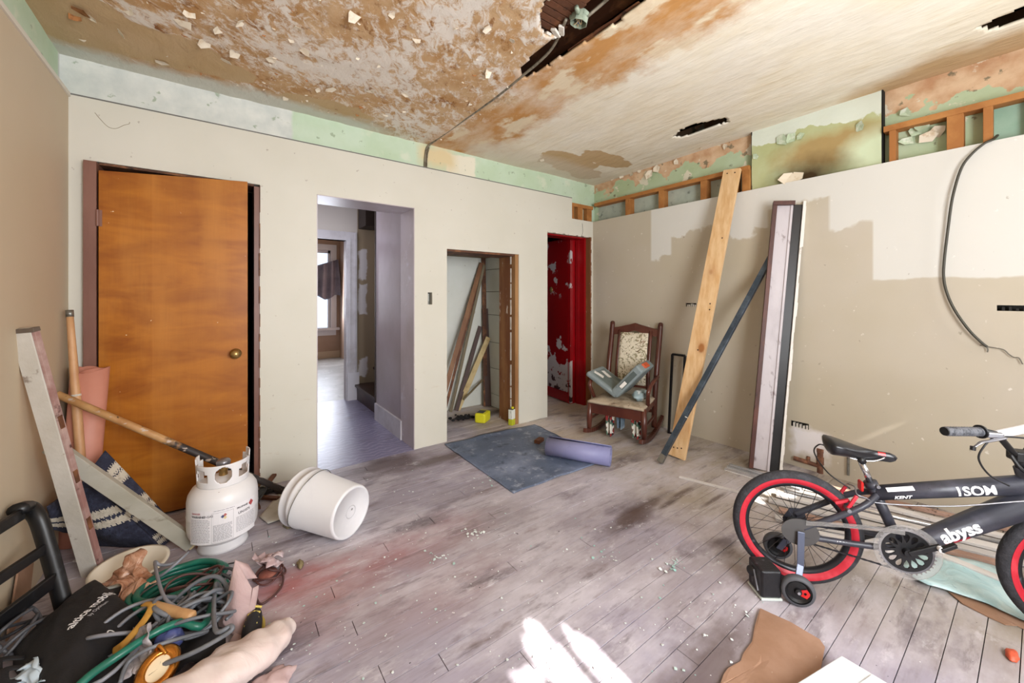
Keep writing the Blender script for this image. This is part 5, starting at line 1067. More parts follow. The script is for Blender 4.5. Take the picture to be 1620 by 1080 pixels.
def tube_patch(p0, p1, r0, r1, a0, a1, t0, t1, m, name):
    p0, p1 = V(p0), V(p1); ax = (p1 - p0).normalized(); L = (p1 - p0).length; up = V((0, 0, 1)); up = (up - ax * up.dot(ax)).normalized(); o_ = up.cross(ax); o_ = o_ if o_.dot(bn) > 0 else -o_
    def g(i, j):
        a = a0 + (a1 - a0) * i; r = r0 + (r1 - r0) * a / L; t = t0 + (t1 - t0) * j; return p0 + ax * a + (o_ * math.cos(t) + up * math.sin(t)) * (r + 0.0009)
    MB().grid(g, 8, 6).build(name, m, bk, smooth=True)
tube_patch(K(0.285, 0.452), K(0.735, 0.566), 0.030, 0.036, 0.035, 0.125, 0.45, 1.0, M_WHITEP, 'sticker')
tube_patch(K(0.45, 0.29), K(0.757, 0.508), 0.036, 0.05, 0.04, 0.125, -0.75, -0.42, M_REDPRINT, 'red_swoosh')
# black box beside the training wheel
q = floor_at(1216, 943); bx_ = thing('plastic_box', 'battered black plastic box on the floor beside the near training wheel', 'box', q)
R = Matrix.Rotation(rad(-38), 3, 'Z'); MB().obox(q + V((0.012, 0.02, 0.068)), (0.085, 0.10, 0.115), R).build('body', paint('scuffed black plastic', '141418', 0.4, var=[(26, '4A4850', 0.64, 0.72)], bump=(30, 0.3)), bx_, bevel=0.008)
MB().obox(q + V((0.012, 0.02, 0.006)), (0.088, 0.103, 0.010), R).build('base', paint('pale box base', 'C3CBC6', 0.6, var=[(20, '7E8A84', 0.6, 0.7)]), bx_, bevel=0.002)
MB().bar(q + R @ V((-0.046, -0.03, 0)) + V((0.012, 0.02, 0.03)), q + R @ V((-0.046, -0.0, 0)) + V((0.012, 0.02, 0.10)), 0.006, 0.004).build('catch', M_ALLOY, bx_)
MB().ball(q + R @ V((-0.044, 0.02, 0)) + V((0.012, 0.02, 0.08)), 0.022, 12, 8, sc=(0.6, 1, 1)).build('knob', M_BLKP, bx_, smooth=True)

# ---------------------------------------------------------------- trim boards stacked on the floor along the right wall
M_TW = [paint('white trim board', 'D9D5D2', 0.45, var=[(6, 'C6BFBB', 0.5, 0.7), (20, '8A7468', 0.67, 0.72)], stretch=(1, 1, 1)), paint('grey white trim board', 'BFBBB9', 0.5, var=[(5, 'A7A09D', 0.5, 0.7), (18, '6B564A', 0.66, 0.71)]), paint('pink brown wood', '9A7A6A', 0.6, var=[(6, 'B39484', 0.45, 0.65), (20, '5A4034', 0.62, 0.7)]), paint('aluminium', 'D2D4D8', 0.25, 0.8)]
rows = [((1283, 764), (1662, 852), 0.034, 0.020, 2, 0.012, 'brown wooden strip nearest the wall in the pile of trim boards'), ((1270, 770), (1660, 866), 0.045, 0.018, 0, 0.014, 'white trim board second from the wall in the pile'),
        ((1240, 776), (1608, 863), 0.024, 0.024, 3, 0.030, 'shiny aluminium tube lying on the pile of trim boards'), ((1228, 781), (1650, 884), 0.060, 0.016, 0, 0.018, 'white trim board just in front of the aluminium tube'),
        ((1216, 790), (1632, 893), 0.055, 0.016, 1, 0.012, 'grey white worn trim board in the middle of the pile'), ((1232, 806), (1590, 893), 0.042, 0.018, 2, 0.024, 'pink brown bare wood strip in the front half of the pile'),
        ((1226, 818), (1600, 908), 0.050, 0.016, 1, 0.010, 'grey trim board on the room side of the bare wood strip'), ((1250, 832), (1620, 922), 0.034, 0.014, 0, 0.008, 'white trim strip at the front edge of the pile'),
        ((1440, 858), (1640, 939), 0.046, 0.012, 0, 0.022, 'clean white strip lying askew over the pale blue sheet')]
for a, b, wd, th, m, zc, lab in rows:
    q0, q1 = floor_at(a[0], a[1], zc), floor_at(b[0], b[1], zc)
    if m == 3: mb = MB().tube([q0, q1], 0.012, 12)
    else: mb = MB().bar(q0, q1, wd, th, (0, 0, 1), seg=6, wob=0.0015)
    single(mb, 'trim_board' if m != 3 else 'aluminium_tube', M_TW[m], lab, 'board' if m != 3 else 'tube', 'pile of trim boards', bevel=0.002 if m != 3 else 0, smooth=(m == 3))
q0, q1 = floor_at(1150, 738, 0.012), floor_at(1268, 772, 0.012); ax = (q1 - q0).normalized(); lat = V((0, 0, 1)).cross(ax)
tr = thing('window_track', 'white ribbed metal track on the floor at the foot of the old door jamb', 'track', (q0 + q1) / 2 - V((0, 0, 0.012)))
MB().bar(q0 - V((0, 0, 0.008)), q1 - V((0, 0, 0.008)), 0.11, 0.006).build('web', M_TW[0], tr)
for u in (-0.05, -0.012, 0.012, 0.05): MB().bar(q0 + lat * u, q1 + lat * u, 0.006, 0.022).build('rib', M_TW[3], tr)
q0, q1 = floor_at(1075, 753, 0.006), floor_at(1215, 789, 0.006); sg_ = thing('metal_angle', 'thin white metal angle strip lying on the bare boards left of the rear wheel', 'strip', (q0 + q1) / 2 - V((0, 0, 0.006)))
ax = (q1 - q0).normalized(); lat = V((0, 0, 1)).cross(ax); MB().bar(q0 - V((0, 0, 0.0045)), q1 - V((0, 0, 0.0045)), 0.04, 0.002).build('flange', M_TW[0], sg_); MB().bar(q0 + lat * -0.019 + V((0, 0, 0.002)), q1 + lat * -0.019 + V((0, 0, 0.002)), 0.002, 0.014).build('flange', M_TW[0], sg_)
# pale blue sheet and the cardboard under it
s = NT('pale blue film', 0.3, spec=0.5); p = s.obj(); nn_ = s.noise(p, 9, 5, 0.6, 1.2); c = s.mix(s.step(nn_, 0.4, 0.65), 'A9CBCF', 'C6DEDF'); c = s.mix(s.step(s.noise(p, 5, 5, 0.6, 2), 0.62, 0.66), c, '87AEB4'); s.bump(nn_, 0.5, 0.02); M_FILM = s.col(c)
poly = [(1425, 897), (1448, 878), (1480, 868), (1560, 893), (1660, 935), (1670, 985), (1640, 994), (1600, 975), (1560, 958), (1500, 938), (1468, 930), (1446, 918)]
pp = [floor_at(a, b, 0.006) for a, b in poly]; ce_ = sum(pp, V()) / len(pp)
def fan(pp, ce_, lift, rings=6):
    mb = MB(); n = len(pp); P = []
    for i in range(n):
        for k in range(4): P.append(pp[i].lerp(pp[(i + 1) % n], k / 4))
    m_ = len(P); vs = [ce_]; fs = []
    for r in range(1, rings + 1):
        for p in P: q = ce_.lerp(p, r / rings); vs.append(V((q.x, q.y, q.z + lift * (0.5 + nz(q.x, q.y, 0, 9)) * (1 if r < rings else 0.6))))
    for i in range(m_): fs.append((0, 1 + i, 1 + (i + 1) % m_))
    for r in range(rings - 1):
        for i in range(m_): a = 1 + r * m_ + i; b = 1 + r * m_ + (i + 1) % m_; fs.append((a, a + m_, b + m_, b))
    return mb.add(vs, fs)
single(fan([p + V((0, 0, 0.006)) for p in pp], ce_ + V((0, 0, 0.006)), 0.014), 'plastic_sheet', M_FILM, 'pale blue crinkled plastic sheet on the floor below the bicycle', 'sheet', smooth=True, solid=0.002)
M_CARD = paint('brown cardboard', '8F6C54', 0.75, var=[(5, 'A07E68', 0.4, 0.65), (22, 'D8C6B2', 0.7, 0.74), (3, '84604A', 0.55, 0.75)], bump=(40, 0.1))
poly = [(1500, 936), (1560, 956), (1600, 974), (1650, 996), (1650, 1010), (1612, 990), (1590, 988), (1560, 974), (1540, 964), (1522, 955)]
pp = [floor_at(a, b, 0.003) for a, b in poly]; single(fan(pp, sum(pp, V()) / len(pp), 0.004), 'cardboard_piece', M_CARD, 'brown cardboard edge showing under the pale blue sheet', 'cardboard', solid=0.004)
poly = [(1203, 963), (1250, 985), (1297, 1012), (1305, 1024), (1298, 1062), (1275, 1100), (1240, 1160), (1080, 1160), (1120, 1092), (1138, 1088), (1145, 1068), (1152, 1058), (1172, 1046), (1176, 1034), (1190, 1016), (1194, 992)]
pp = [floor_at(a, b, 0.004) for a, b in poly]; single(fan(pp, sum(pp, V()) / len(pp), 0.005, 8), 'cardboard_sheet', M_CARD, 'torn brown cardboard sheet on the boards at the bottom of the view', 'cardboard', solid=0.004)
poly = [(1331, 1036), (1420, 1092), (1560, 1200), (1330, 1280), (1180, 1140), (1264, 1079)]
T_ = V((0, 0, 0.055)); a, b, c_ = floor_at(1331, 1036, 0.06), floor_at(1405, 1080, 0.06), floor_at(1262, 1079, 0.06); e1 = (b - a).normalized() * 0.7; e2 = (c_ - a).normalized() * 0.55
wpn = thing('melamine_board', 'corner of a smooth white panel lying above the floor at the bottom edge', 'panel', a - V((0, 0, 0.06)) + (e1 + e2) / 2)
MB().add([a, a + e1, a + e1 + e2, a + e2] + [p - V((0, 0, 0.03)) for p in (a, a + e1, a + e1 + e2, a + e2)], [(0, 1, 2, 3), (7, 6, 5, 4), (0, 4, 5, 1), (1, 5, 6, 2), (2, 6, 7, 3), (3, 7, 4, 0)]).build('board', paint('white melamine', 'D3D7DB', 0.3, var=[(3, 'DDE0E3', 0.4, 0.7)]), wpn, bevel=0.003)
f0, f1 = a + e1 * 0.12, a + e1 * 0.16
MB().add([p + V((0, 0, 0.002)) for p in (f0 + e2 * 0.02, f1 + e2 * 0.02, f1 + e2, f0 + e2)], [(0, 1, 2, 3)]).build('raised_bead', paint('white bead', 'E2E5E8', 0.3), wpn, solid=0.004)
MB().obox(a + e1 * 0.5 + e2 * 0.5 - V((0, 0, 0.0455)), (0.35, 0.3, 0.027), None).build('batten', M_STUD, wpn)
single(lump(floor_at(1602, 1036, 0.008), (0.035, 0.016, 0.011), 9, 20), 'orange_scrap', paint('orange plastic scrap', 'C9583A', 0.5, var=[(30, 'A33E28', 0.5, 0.65)]), 'small crumpled orange scrap on the floor near the front wheel', 'scrap', smooth=True)
# ---------------------------------------------------------------- left corner: boards, poles, roll, rug
M_WOLD = paint('old white painted board', 'BDB7AC', 0.6, var=[(4, 'CDC8C0', 0.4, 0.65), (16, '8C7F74', 0.63, 0.7), (40, '5E5048', 0.7, 0.74)], bump=(40, 0.15))
M_PINKE = paint('pink stained edge', '946C66', 0.6, var=[(7, 'B59A92', 0.42, 0.6), (14, '54302C', 0.58, 0.68)])
p0 = floor_at(150, 906, 0.0); p1 = left_at(40, 518, XL + 0.02); ax = (p1 - p0).normalized(); 
wbd = thing('white_board', 'old white painted board with pinkish edge leaning on the left wall', 'board', p0)
lat = V((0.85, -0.35, 0)); lat = (lat - ax * lat.dot(ax)).normalized(); nr = lat.cross(ax); nr = nr if nr.y < 0 else -nr
bars(wbd, p0, p1, lat, nr, [('face', M_WOLD, -0.036, 0.030, 0.0, 0.024, 0.0, 1.0), ('edge_band', M_PINKE, 0.030, 0.042, -0.004, 0.020, 0.0, 0.985), ('end_cap', paint('rusty cap', '6E6258', 0.5, 0.4), -0.040, 0.045, -0.005, 0.027, 0.985, 1.0)])
bars(wbd, p0, p1, lat, nr, [('broken_chip', M_DARKWOOD, 0.038, 0.0435, 0.002, 0.021, t, t + 0.05) for t in (0.40, 0.62, 0.2)])
p0 = floor_at(296, 869, 0.004); p1 = left_at(69, 713, XL + 0.03); ax = (p1 - p0).normalized(); lat = V((0, 0, 1)); lat = (lat - ax * lat.dot(ax)).normalized(); nr = lat.cross(ax); nr = nr if nr.y < 0 else -nr
M_GREYB = paint('grey green weathered board', '9B9788', 0.65, var=[(4, 'ABA79C', 0.4, 0.65), (14, '76705F', 0.58, 0.7)], stretch=(0.5, 1, 1), bump=(30, 0.15))
gb_ = thing('weathered_board', 'grey green weathered board slanting down in front of the striped rug', 'board', p0)
bars(gb_, p0, p1, lat, nr, [('board', M_GREYB, -0.0, 0.062, -0.012, 0.020, 0.0, 1.0)])
bars(gb_, p0, p1, lat, nr, [('split_end', paint('fresh split wood', 'C6B48C', 0.7), 0.012, 0.05, -0.010, 0.018, -0.012, 0.0)])
M_HANDLE = paint('worn broom wood', 'B4845A', 0.5, var=[(8, 'C99C70', 0.42, 0.62), (20, 'E2D6C6', 0.72, 0.75)], stretch=(1, 1, 0.4))
q0, q1 = floor_at(139, 876, 0.0), left_at(110, 492, -0.635); br_ = thing('broom_handle', 'worn wooden pole standing upright in the left corner', 'pole', q0)
MB().tube([q0, q0.lerp(q1, 0.3), q0.lerp(q1, 0.62), q0.lerp(q1, 0.9), q1], [0.016, 0.019, 0.019, 0.015, 0.0135], 12).build('pole', M_HANDLE, br_, smooth=True)
MB().tube([q0.lerp(q1, 0.975), q0.lerp(q1, 1.004)], 0.0155, 12).build('metal_tip', M_PLATE, br_, smooth=True); MB().tube([q0.lerp(q1, 0.64), q0.lerp(q1, 0.648)], 0.0198, 12).build('ring', M_CHALK, br_)
s = NT('half charred wood', 0.6); p = s.obj(); x, y, z = s.xyz(p); c = s.mix(s.step(s.noise(p, 9, 4), 0.35, 0.65), 'A87848', 'C39A68'); c = s.mix(s.step(s.op('ADD', x, s.op('MULTIPLY', s.noise(p, 14, 5), 0.5)), 0.12, 0.2), c, '2E2624'); c = s.mix(s.step(s.noise(s.mapping(p, (1, 2, 2), loc=(1, 2, 3)), 16, 5), 0.62, 0.66), c, 'B9A79A'); c = s.mix(s.step(s.noise(p, 22, 4), 0.66, 0.7), c, '4A3420'); M_CHAR = s.col(c)
q0, q1 = left_at(89, 623, XL + 0.022), floor_at(474, 786, 0.022); cpole = (q0 + q1) / 2
single(MB().tube([q0, q0.lerp(q1, 0.3), q0.lerp(q1, 0.7), q1], [0.017, 0.019, 0.019, 0.017], 12), 'charred_pole', M_CHAR, 'half charred wooden pole slanting from the left wall behind the propane tank', 'pole', smooth=True)
# salmon vinyl roll
M_SALM = paint('salmon vinyl', 'C98A76', 0.55, var=[(2.5, 'BD7B67', 0.4, 0.65)])
q0, q1 = floor_at(116, 868, 0.0) + V((0, 0.12, 0)), back_at(142, 584, 3.028); q0 = V((back_at(119, 850, 3.025).x, 3.025, 0.0)); ax = (q1 - q0).normalized(); u = V((1, 0, 0)); u = (u - ax * u.dot(ax)).normalized(); v_ = ax.cross(u); pts = []
for k in range(80): a = 0.9 + k / 79 * 2 * math.pi * 2.15; r = 0.048 + 0.026 * k / 79; pts.append((r * math.cos(a), r * math.sin(a)))
mb = MB(); mb.add([q0 + u * a + v_ * b for a, b in pts] + [q1 + u * a * 1.05 + v_ * b + ax * (0.012 * math.sin(i * 0.3)) for i, (a, b) in enumerate(pts)], [(i, i + 1, 80 + i + 1, 80 + i) for i in range(79)])
single(mb, 'vinyl_roll', M_SALM, 'salmon pink roll of vinyl standing beside the brown door', 'roll', smooth=True, solid=0.004)
# striped rug slung over the corner
M_NAVY = paint('navy wool', '2A2C3E', 0.95, var=[(30, '3E4258', 0.5, 0.7), (60, '16171F', 0.6, 0.7)], bump=(90, 0.8)); M_CREAM = paint('cream wool', 'C9C0B0', 0.95, var=[(40, 'AFA595', 0.5, 0.7)], bump=(90, 0.8))
rg = thing('striped_rug', 'navy and cream striped wool rug heaped against the corner under the weathered board', 'rug', floor_at(190, 850))
def rug(name, A, B, C, D_, nu, nv, bands, bulge):
    mb = MB(); nrm = (B - A).cross(D_ - A).normalized(); nrm = nrm if nrm.y < 0 else -nrm
    def g(i, j): q = A.lerp(B, i).lerp(D_.lerp(C, i), j); return q + nrm * (bulge * math.sin(math.pi * i) * math.sin(math.pi * j) + 0.010 * nz(q.x, q.y, q.z, 7))
    mb.grid(g, nu, nv); o = mb.build(name, M_NAVY, rg, smooth=True, solid=0.010, offset=0); o.data.materials.append(M_CREAM)
    random.seed(7); row = [0.0] * nu
    for pidx, pg in enumerate(o.data.polygons):
        i = pidx % nu; j = pidx // nu; t = (j + 0.5) / nv; e = 0.010 * math.sin(i * 1.7) + 0.006 * math.sin(i * 3.1 + 1)
        if any(a < t + e < b for a, b in bands): pg.material_index = 1
    return o
# long axis runs from the upper left corner down to the floor at the right
ruA, ruB = back_at(126, 768, 2.80), back_at(166, 712, 2.86); ruC, ruD = floor_at(287, 842, 0.02), floor_at(252, 868, 0.006)
rug('upper_fold', ruA, ruB, ruC, ruD, 60, 130, [(0.13, 0.20), (0.215, 0.30), (0.50, 0.565), (0.585, 0.65), (0.86, 0.90), (0.92, 0.965)], 0.03)
ruE, ruF = back_at(108, 772, 2.83), back_at(150, 770, 2.76); ruG, ruH = floor_at(200, 862, 0.012), floor_at(130, 868, 0.01)
rug('front_fold', ruE, ruF, floor_at(256, 866, 0.012), floor_at(146, 862, 0.012), 60, 80, [(0.30, 0.40), (0.44, 0.53)], 0.05)
rug('left_fold', left_at(80, 800, XL + 0.06), ruE, floor_at(128, 846, 0.03), left_at(84, 838, XL + 0.05), 40, 50, [(0.5, 0.66), (0.72, 0.86)], 0.04)

# ---------------------------------------------------------------- propane tank
pt = V((0.010, 2.552, 0)); tk = thing('propane_tank', 'white propane tank with collar handle standing before the brown door', 'gas tank', pt); T0 = Matrix.Translation(pt)
M_TANK = paint('tank enamel', 'DEDCDD', 0.35, var=[(4, 'D2CFD2', 0.5, 0.75), (24, 'A39892', 0.74, 0.77)])
R_ = 0.152; prof = [(0.0, 0.035), (0.06, 0.036), (0.105, 0.046), (0.135, 0.068), (0.149, 0.098), (R_, 0.13)]
prof += [(R_ + 0.0006, 0.185), (R_ + 0.0016, 0.188), (R_ + 0.0006, 0.191), (R_, 0.255), (0.147, 0.285), (0.132, 0.312), (0.104, 0.335), (0.065, 0.35), (0.03, 0.356), (0.0, 0.358)]
MB().lathe(prof, 64, T0).build('body', M_TANK, tk, smooth=True)
MB().lathe([(0.103, 0.05), (0.106, 0.012), (0.110, 0.001), (0.104, 0.001), (0.100, 0.014), (0.098, 0.05)], 48, T0).build('foot_ring', M_TANK, tk, smooth=True)
face = math.atan2(-pt.y, -pt.x)
def collar_hole(a, h):
    # a: angle from the front (radians), h: height 0..1 on the collar
    if (a / 0.33) ** 2 + ((h - 0.46) / 0.30) ** 2 < 1: return True
    for c0 in (-0.95, 0.95):
        if abs(a - c0) < 0.34 and 0.22 < h < 0.66 - (0.12 if abs(a - c0) > 0.22 else 0): return True
    if abs(a) > 1.42 and 0.2 < h < 0.7 and abs(abs(a) - 1.72) < 0.2: return True
    top = 0.80 + 0.05 * math.cos(a) + (0.22 if 1.45 < abs(a) < 2.05 else 0) * (1 if True else 0)
    return h > top
vs = []; fs = []; na, nh = 170, 30
for j in range(nh + 1):
    for i in range(na + 1):
        a = -2.25 + 4.5 * i / na; h = j / nh; r = 0.108 + 0.006 * h; an = face + a; vs.append(pt + V((r * math.cos(an), r * math.sin(an), 0.330 + 0.135 * h)))
for j in range(nh):
    for i in range(na):
        a = -2.25 + 4.5 * (i + 0.5) / na
        if collar_hole(a, (j + 0.5) / nh): continue
        q = j * (na + 1) + i; fs.append((q, q + 1, q + na + 2, q + na + 1))
MB().add(vs, fs).build('collar', M_TANK, tk, smooth=True, solid=0.005)
vl = MB(); vl.lathe([(0.0, 0.35), (0.02, 0.35), (0.018, 0.385), (0.026, 0.387), (0.026, 0.405), (0.0, 0.405)], 16, T0); vl.build('valve', M_BRASS, tk); MB().lathe([(0.0, 0.41), (0.03, 0.41), (0.032, 0.425), (0.026, 0.436), (0.0, 0.438)], 20, T0).build('valve_knob', M_ALLOY, tk, smooth=True)
def on_tank(a, h, k=0.0016): an = face + a; return pt + V(((R_ + k) * math.cos(an), (R_ + k) * math.sin(an), h))
def tank_patch(a0, a1, h0, h1, m, name, k=0.0018, mb=None):
    g = lambda i, j: on_tank(a0 + (a1 - a0) * i, h0 + (h1 - h0) * j, k); mb2 = mb or MB(); mb2.grid(g, max(2, int(abs(a1 - a0) / 0.12)), 1)
    return mb2 if mb else mb2.build(name, m, tk)
M_LAB = paint('tank label', 'E4E1E4', 0.4); M_INK = paint('grey print ink', '8A878C', 0.6); M_INKD = paint('dark print ink', '4E4A50', 0.6)
# angle grows towards the viewer's right
tank_patch(-1.0, 1.02, 0.082, 0.246, M_LAB, 'label_sheet')
mb = MB(); random.seed(12)
for (a0, a1, h0, h1, n_) in ((-0.96, -0.36, 0.092, 0.205, 15), (-0.27, 0.23, 0.092, 0.172, 15), (0.34, 0.98, 0.105, 0.182, 11), (-0.25, 0.3, 0.236, 0.243, 1)):
    for k in range(n_):
        h = h0 + (h1 - h0) * (k + 0.5) / n_; a = a0
        while a < a1 - 0.03: L = random.uniform(0.03, 0.10); tank_patch(a, min(a + L, a1), h - 0.0011, h + 0.0011, None, '', 0.0024, mb); a += L + 0.014
o = mb.build('small_print', M_INK, tk, kind='stuff')
mb = MB()
for (a0, a1, h0, h1) in ((-0.31, 0.27, 0.2285, 0.2295), (-0.31, -0.306, 0.086, 0.229), (0.266, 0.27, 0.086, 0.229), (-0.31, 0.27, 0.086, 0.087)): tank_patch(a0, a1, h0, h1, None, '', 0.0024, mb)
mb.build('label_frame', M_INK, tk)
def diamond(a, h, wd, hh, m, name):
    c_ = [on_tank(a - wd, h, 0.0026), on_tank(a, h - hh, 0.0026), on_tank(a + wd, h, 0.0026), on_tank(a, h + hh, 0.0026)]; MB().add(c_, [(0, 1, 2, 3)]).build(name, m, tk)
diamond(-0.02, 0.207, 0.05, 0.0085, paint('blue diamond', '4A5078', 0.5), 'hazard_diamond'); diamond(0.045, 0.213, 0.05, 0.0085, paint('red diamond', 'B0605C', 0.5), 'hazard_diamond'); diamond(0.045, 0.2, 0.05, 0.0085, paint('yellow diamond', 'D8C898', 0.5), 'hazard_diamond')
diamond(0.84, 0.222, 0.10, 0.016, paint('red hazard', 'A8484A', 0.5), 'hazard_diamond')
def tank_text(body, size, a0, h0, m):
    vs, fs = text_mesh(body, size, 0, 0.0004); MB().add([on_tank(a0 + q.x / R_, h0 + q.y, 0.0026) for q in vs], fs).build('lettering', m, tk)
tank_text('WARNING', 0.014, -0.93, 0.213, M_INKD); tank_text('LP-GAS', 0.014, -0.56, 0.213, M_INK); tank_text('UN1075', 0.017, 0.40, 0.192, M_INKD); tank_text('PROPANE', 0.012, 0.36, 0.220, M_INKD); tank_text('DANGER', 0.011, -0.92, 0.229, paint('pink ink', 'B06A70', 0.6))

# ---------------------------------------------------------------- white bucket on its side
M_BUCK = paint('white bucket plastic', 'DBDBDE', 0.38, var=[(4, 'CFCED4', 0.5, 0.75), (11, 'B9A88E', 0.72, 0.78), (30, '8E8A88', 0.74, 0.77)])
c0 = V((0.375, 2.500, 0.155)); c1 = V((0.560, 2.195, 0.137)); ax = (c1 - c0).normalized(); bkt = thing('bucket', 'white plastic bucket lying on its side with its bottom to the room', 'bucket', V((0.47, 2.35, 0)))
M = frame(c0, V((0, 0, 1)).cross(ax), ax.cross(V((0, 0, 1)).cross(ax))); L = (c1 - c0).length
if M.to_3x3().col[2].dot(ax) < 0: M = frame(c0, -V((0, 0, 1)).cross(ax), ax.cross(V((0, 0, 1)).cross(ax)))
MB().lathe([(0.149, 0.0), (0.155, 0.0), (0.1555, 0.006), (0.152, 0.010), (0.1505, 0.05), (0.1535, 0.052), (0.1535, 0.066), (0.149, 0.07), (0.135, L - 0.012), (0.131, L), (0.120, L + 0.001), (0.118, L - 0.006), (0.0, L - 0.006)], 64, M).build('shell', M_BUCK, bkt, smooth=False)
for p_ in bkt.children[0].data.polygons: p_.use_smooth = True
MB().lathe([(0.0, L - 0.012), (0.128, L - 0.012), (0.145, 0.0)], 48, M).build('inner_wall', M_BUCK, bkt, smooth=True)
MB().lathe([(0.030, L - 0.0055), (0.032, L - 0.0045), (0.034, L - 0.0055)], 32, M).build('moulding_ring', paint('bucket ring', 'B8B8BC', 0.4), bkt)
MB().lathe([(0.0, L - 0.004), (0.006, L - 0.004)], 10, M @ Matrix.Translation((0.006, 0.012, 0))).build('moulding_mark', paint('bucket mark', '8E8C8C', 0.5), bkt)
pts = []
for k in range(21): a = math.pi * (k / 20); q = M @ V((0.158 * math.cos(a + 0.5), 0.158 * math.sin(a + 0.5), 0.06 + 0.05 * math.sin(a))); q.z = max(q.z, 0.006); pts.append(q)
MB().tube(pts, 0.0022, 6).build('wire_handle', M_PLATE, bkt, smooth=True)
mb = MB(); random.seed(9)
for k in range(9):
    a = -1.9 + 0.0; h0 = 0.10 + k * 0.0085
    for j in range(random.randint(2, 5)):
        b = -2.05 + j * 0.09
        g = lambda i, jj: M @ V(((0.1485 - (h0 + 0.004 * jj - 0.07) * 0.0625 + 0.0008) * math.cos(b + 0.06 * i), (0.1485 - (h0 + 0.004 * jj - 0.07) * 0.0625 + 0.0008) * math.sin(b + 0.06 * i), h0 + 0.004 * jj)); mb.grid(g, 2, 1)
mb.build('faded_print', paint('faded print', 'A9A7AC', 0.5), bkt, kind='stuff')

# debris behind the tank
M_BRIS = paint('black bristle', '17171B', 0.6, var=[(40, '55565E', 0.6, 0.68)], stretch=(1, 1, 1))
q0, q1 = floor_at(383, 818, 0.02), floor_at(418, 772, 0.05); ax = (q1 - q0).normalized(); pb = thing('paint_brush', 'wide black bristled brush on the floor behind the propane tank', 'brush', floor_at(400, 800))
random.seed(6)
for k in range(26):
    u = V((0, 0, 1)).cross(ax).normalized() * random.uniform(-0.032, 0.032); t0 = random.uniform(0.0, 0.12); MB().tube([q0 + u * 0.9 + V((0, 0, random.uniform(-0.008, 0.008))), q0.lerp(q1, 0.5) + u + V((0, 0, 0.006)), q1 + u * 0.7], [0.002, 0.0035, 0.0035], 5).build('bristle', M_BRIS, pb)
MB().bar(q1, q1 + ax * 0.05, 0.06, 0.022).build('ferrule', M_PLATE, pb, bevel=0.003); MB().bar(q1 + ax * 0.05, q1 + ax * 0.16, 0.028, 0.018).build('handle', M_DARKWOOD, pb, bevel=0.004)
pp = [floor_at(a, b, 0.006) for a, b in ((410, 818), (445, 776), (468, 790), (470, 812), (424, 829))]; single(fan(pp, sum(pp, V()) / 5, 0.008), 'paper_sheet', paint('dirty paper', 'C6C4BA', 0.8, var=[(9, 'A9A698', 0.5, 0.7)], stretch=(1, 1, 1)), 'dirty off-white paper sheet on the floor behind the bucket', 'paper', smooth=True, solid=0.002)
single(MB().obox(floor_at(461, 827, 0.012), (0.075, 0.05, 0.022), Matrix.Rotation(rad(25), 3, 'Z')), 'sanding_block', paint('brown grey block', '6E6654', 0.8, var=[(12, '8A7A58', 0.45, 0.6)]), 'small brown grey block on the floor by the bucket rim', 'block', bevel=0.004)
for k, (a, b, h, m, lab, nm) in enumerate((((404, 748), (462, 779), 0.05, M_CHAR, 'splintered stick lying along the wall foot behind the paint brush', 'stick'), ((402, 772), (440, 782), 0.02, M_DARKWOOD, 'dark broken lath on the floor between tank and bucket', 'lath'), ((408, 790), (395, 770), 0.03, M_DARKWOOD, 'short charred stub beside the brush bristles', 'stick'))):
    single(MB().bar(floor_at(a[0], a[1] + 14, h * 0.4), floor_at(b[0], b[1] + 6, 0.015), 0.03, 0.016, seg=5, wob=0.004), 'broken_lath', m, lab, nm, bevel=0.001)
single(lump(floor_at(420, 776, 0.02), (0.05, 0.04, 0.022), 5, 20, 0.4), 'burnt_rag', paint('burnt rag', '1C1715', 0.9, var=[(14, '7A5A44', 0.62, 0.68)]), 'small burnt rag heaped by the wall behind the tank', 'rag', smooth=True)

# ---------------------------------------------------------------- black slatted chair back at the left edge
M_BLKCH = paint('black chair enamel', '121214', 0.4, var=[(20, '2A2A2E', 0.6, 0.72)])
ch = thing('black_chair', 'black slatted metal chair with rounded posts standing at the left wall', 'chair', floor_at(106, 992))
DP = 1.56
MB().tube(smoothpath([deep_at(28, 806, 1.50), deep_at(44, 803, DP), deep_at(60, 820, DP), deep_at(74, 862, DP), deep_at(88, 910, DP), deep_at(108, 985, 1.555)], 6), 0.030, 12, flat=0.8).build('post', M_BLKCH, ch, smooth=True)
for a, b, da, wd in (((36, 812), (-30, 852), 1.52, 0.045), ((76, 864), (-30, 935), DP, 0.040), ((92, 912), (-30, 1005), DP, 0.055)):
    MB().bar(deep_at(a[0], a[1], da), deep_at(b[0], b[1], 1.33), 0.018, wd, (0, 0, 1)).build('slat', M_BLKCH, ch, bevel=0.005)
MB().tube([deep_at(-34, 840, 1.32), deep_at(-34, 1080, 1.30)], 0.022, 10).build('post', M_BLKCH, ch, smooth=True)
cd = [left_at(10, 985, XL + 0.02), left_at(44, 985, XL + 0.02), left_at(52, 890, XL + 0.012), left_at(30, 890, XL + 0.012)]
for p in cd[:2]: p.z = 0.0
single(MB().add([cd[0], cd[1], cd[2], cd[3]], [(0, 1, 2, 3)]), 'cardboard_strip', M_CARD, 'tan cardboard strip propped on the left wall behind the black chair', 'cardboard', solid=0.006)
for k, (a, b, lab) in enumerate((((118, 888), (146, 872), 'small white scrap of metal beside the foot of the white board'), ((165, 890), (196, 876), 'thin white strip on the floor right of the white board'))):
    single(MB().bar(floor_at(a[0], a[1], 0.006), floor_at(b[0], b[1], 0.006), 0.022, 0.008), 'metal_scrap', M_TW[0], lab, 'scrap', bevel=0.001)

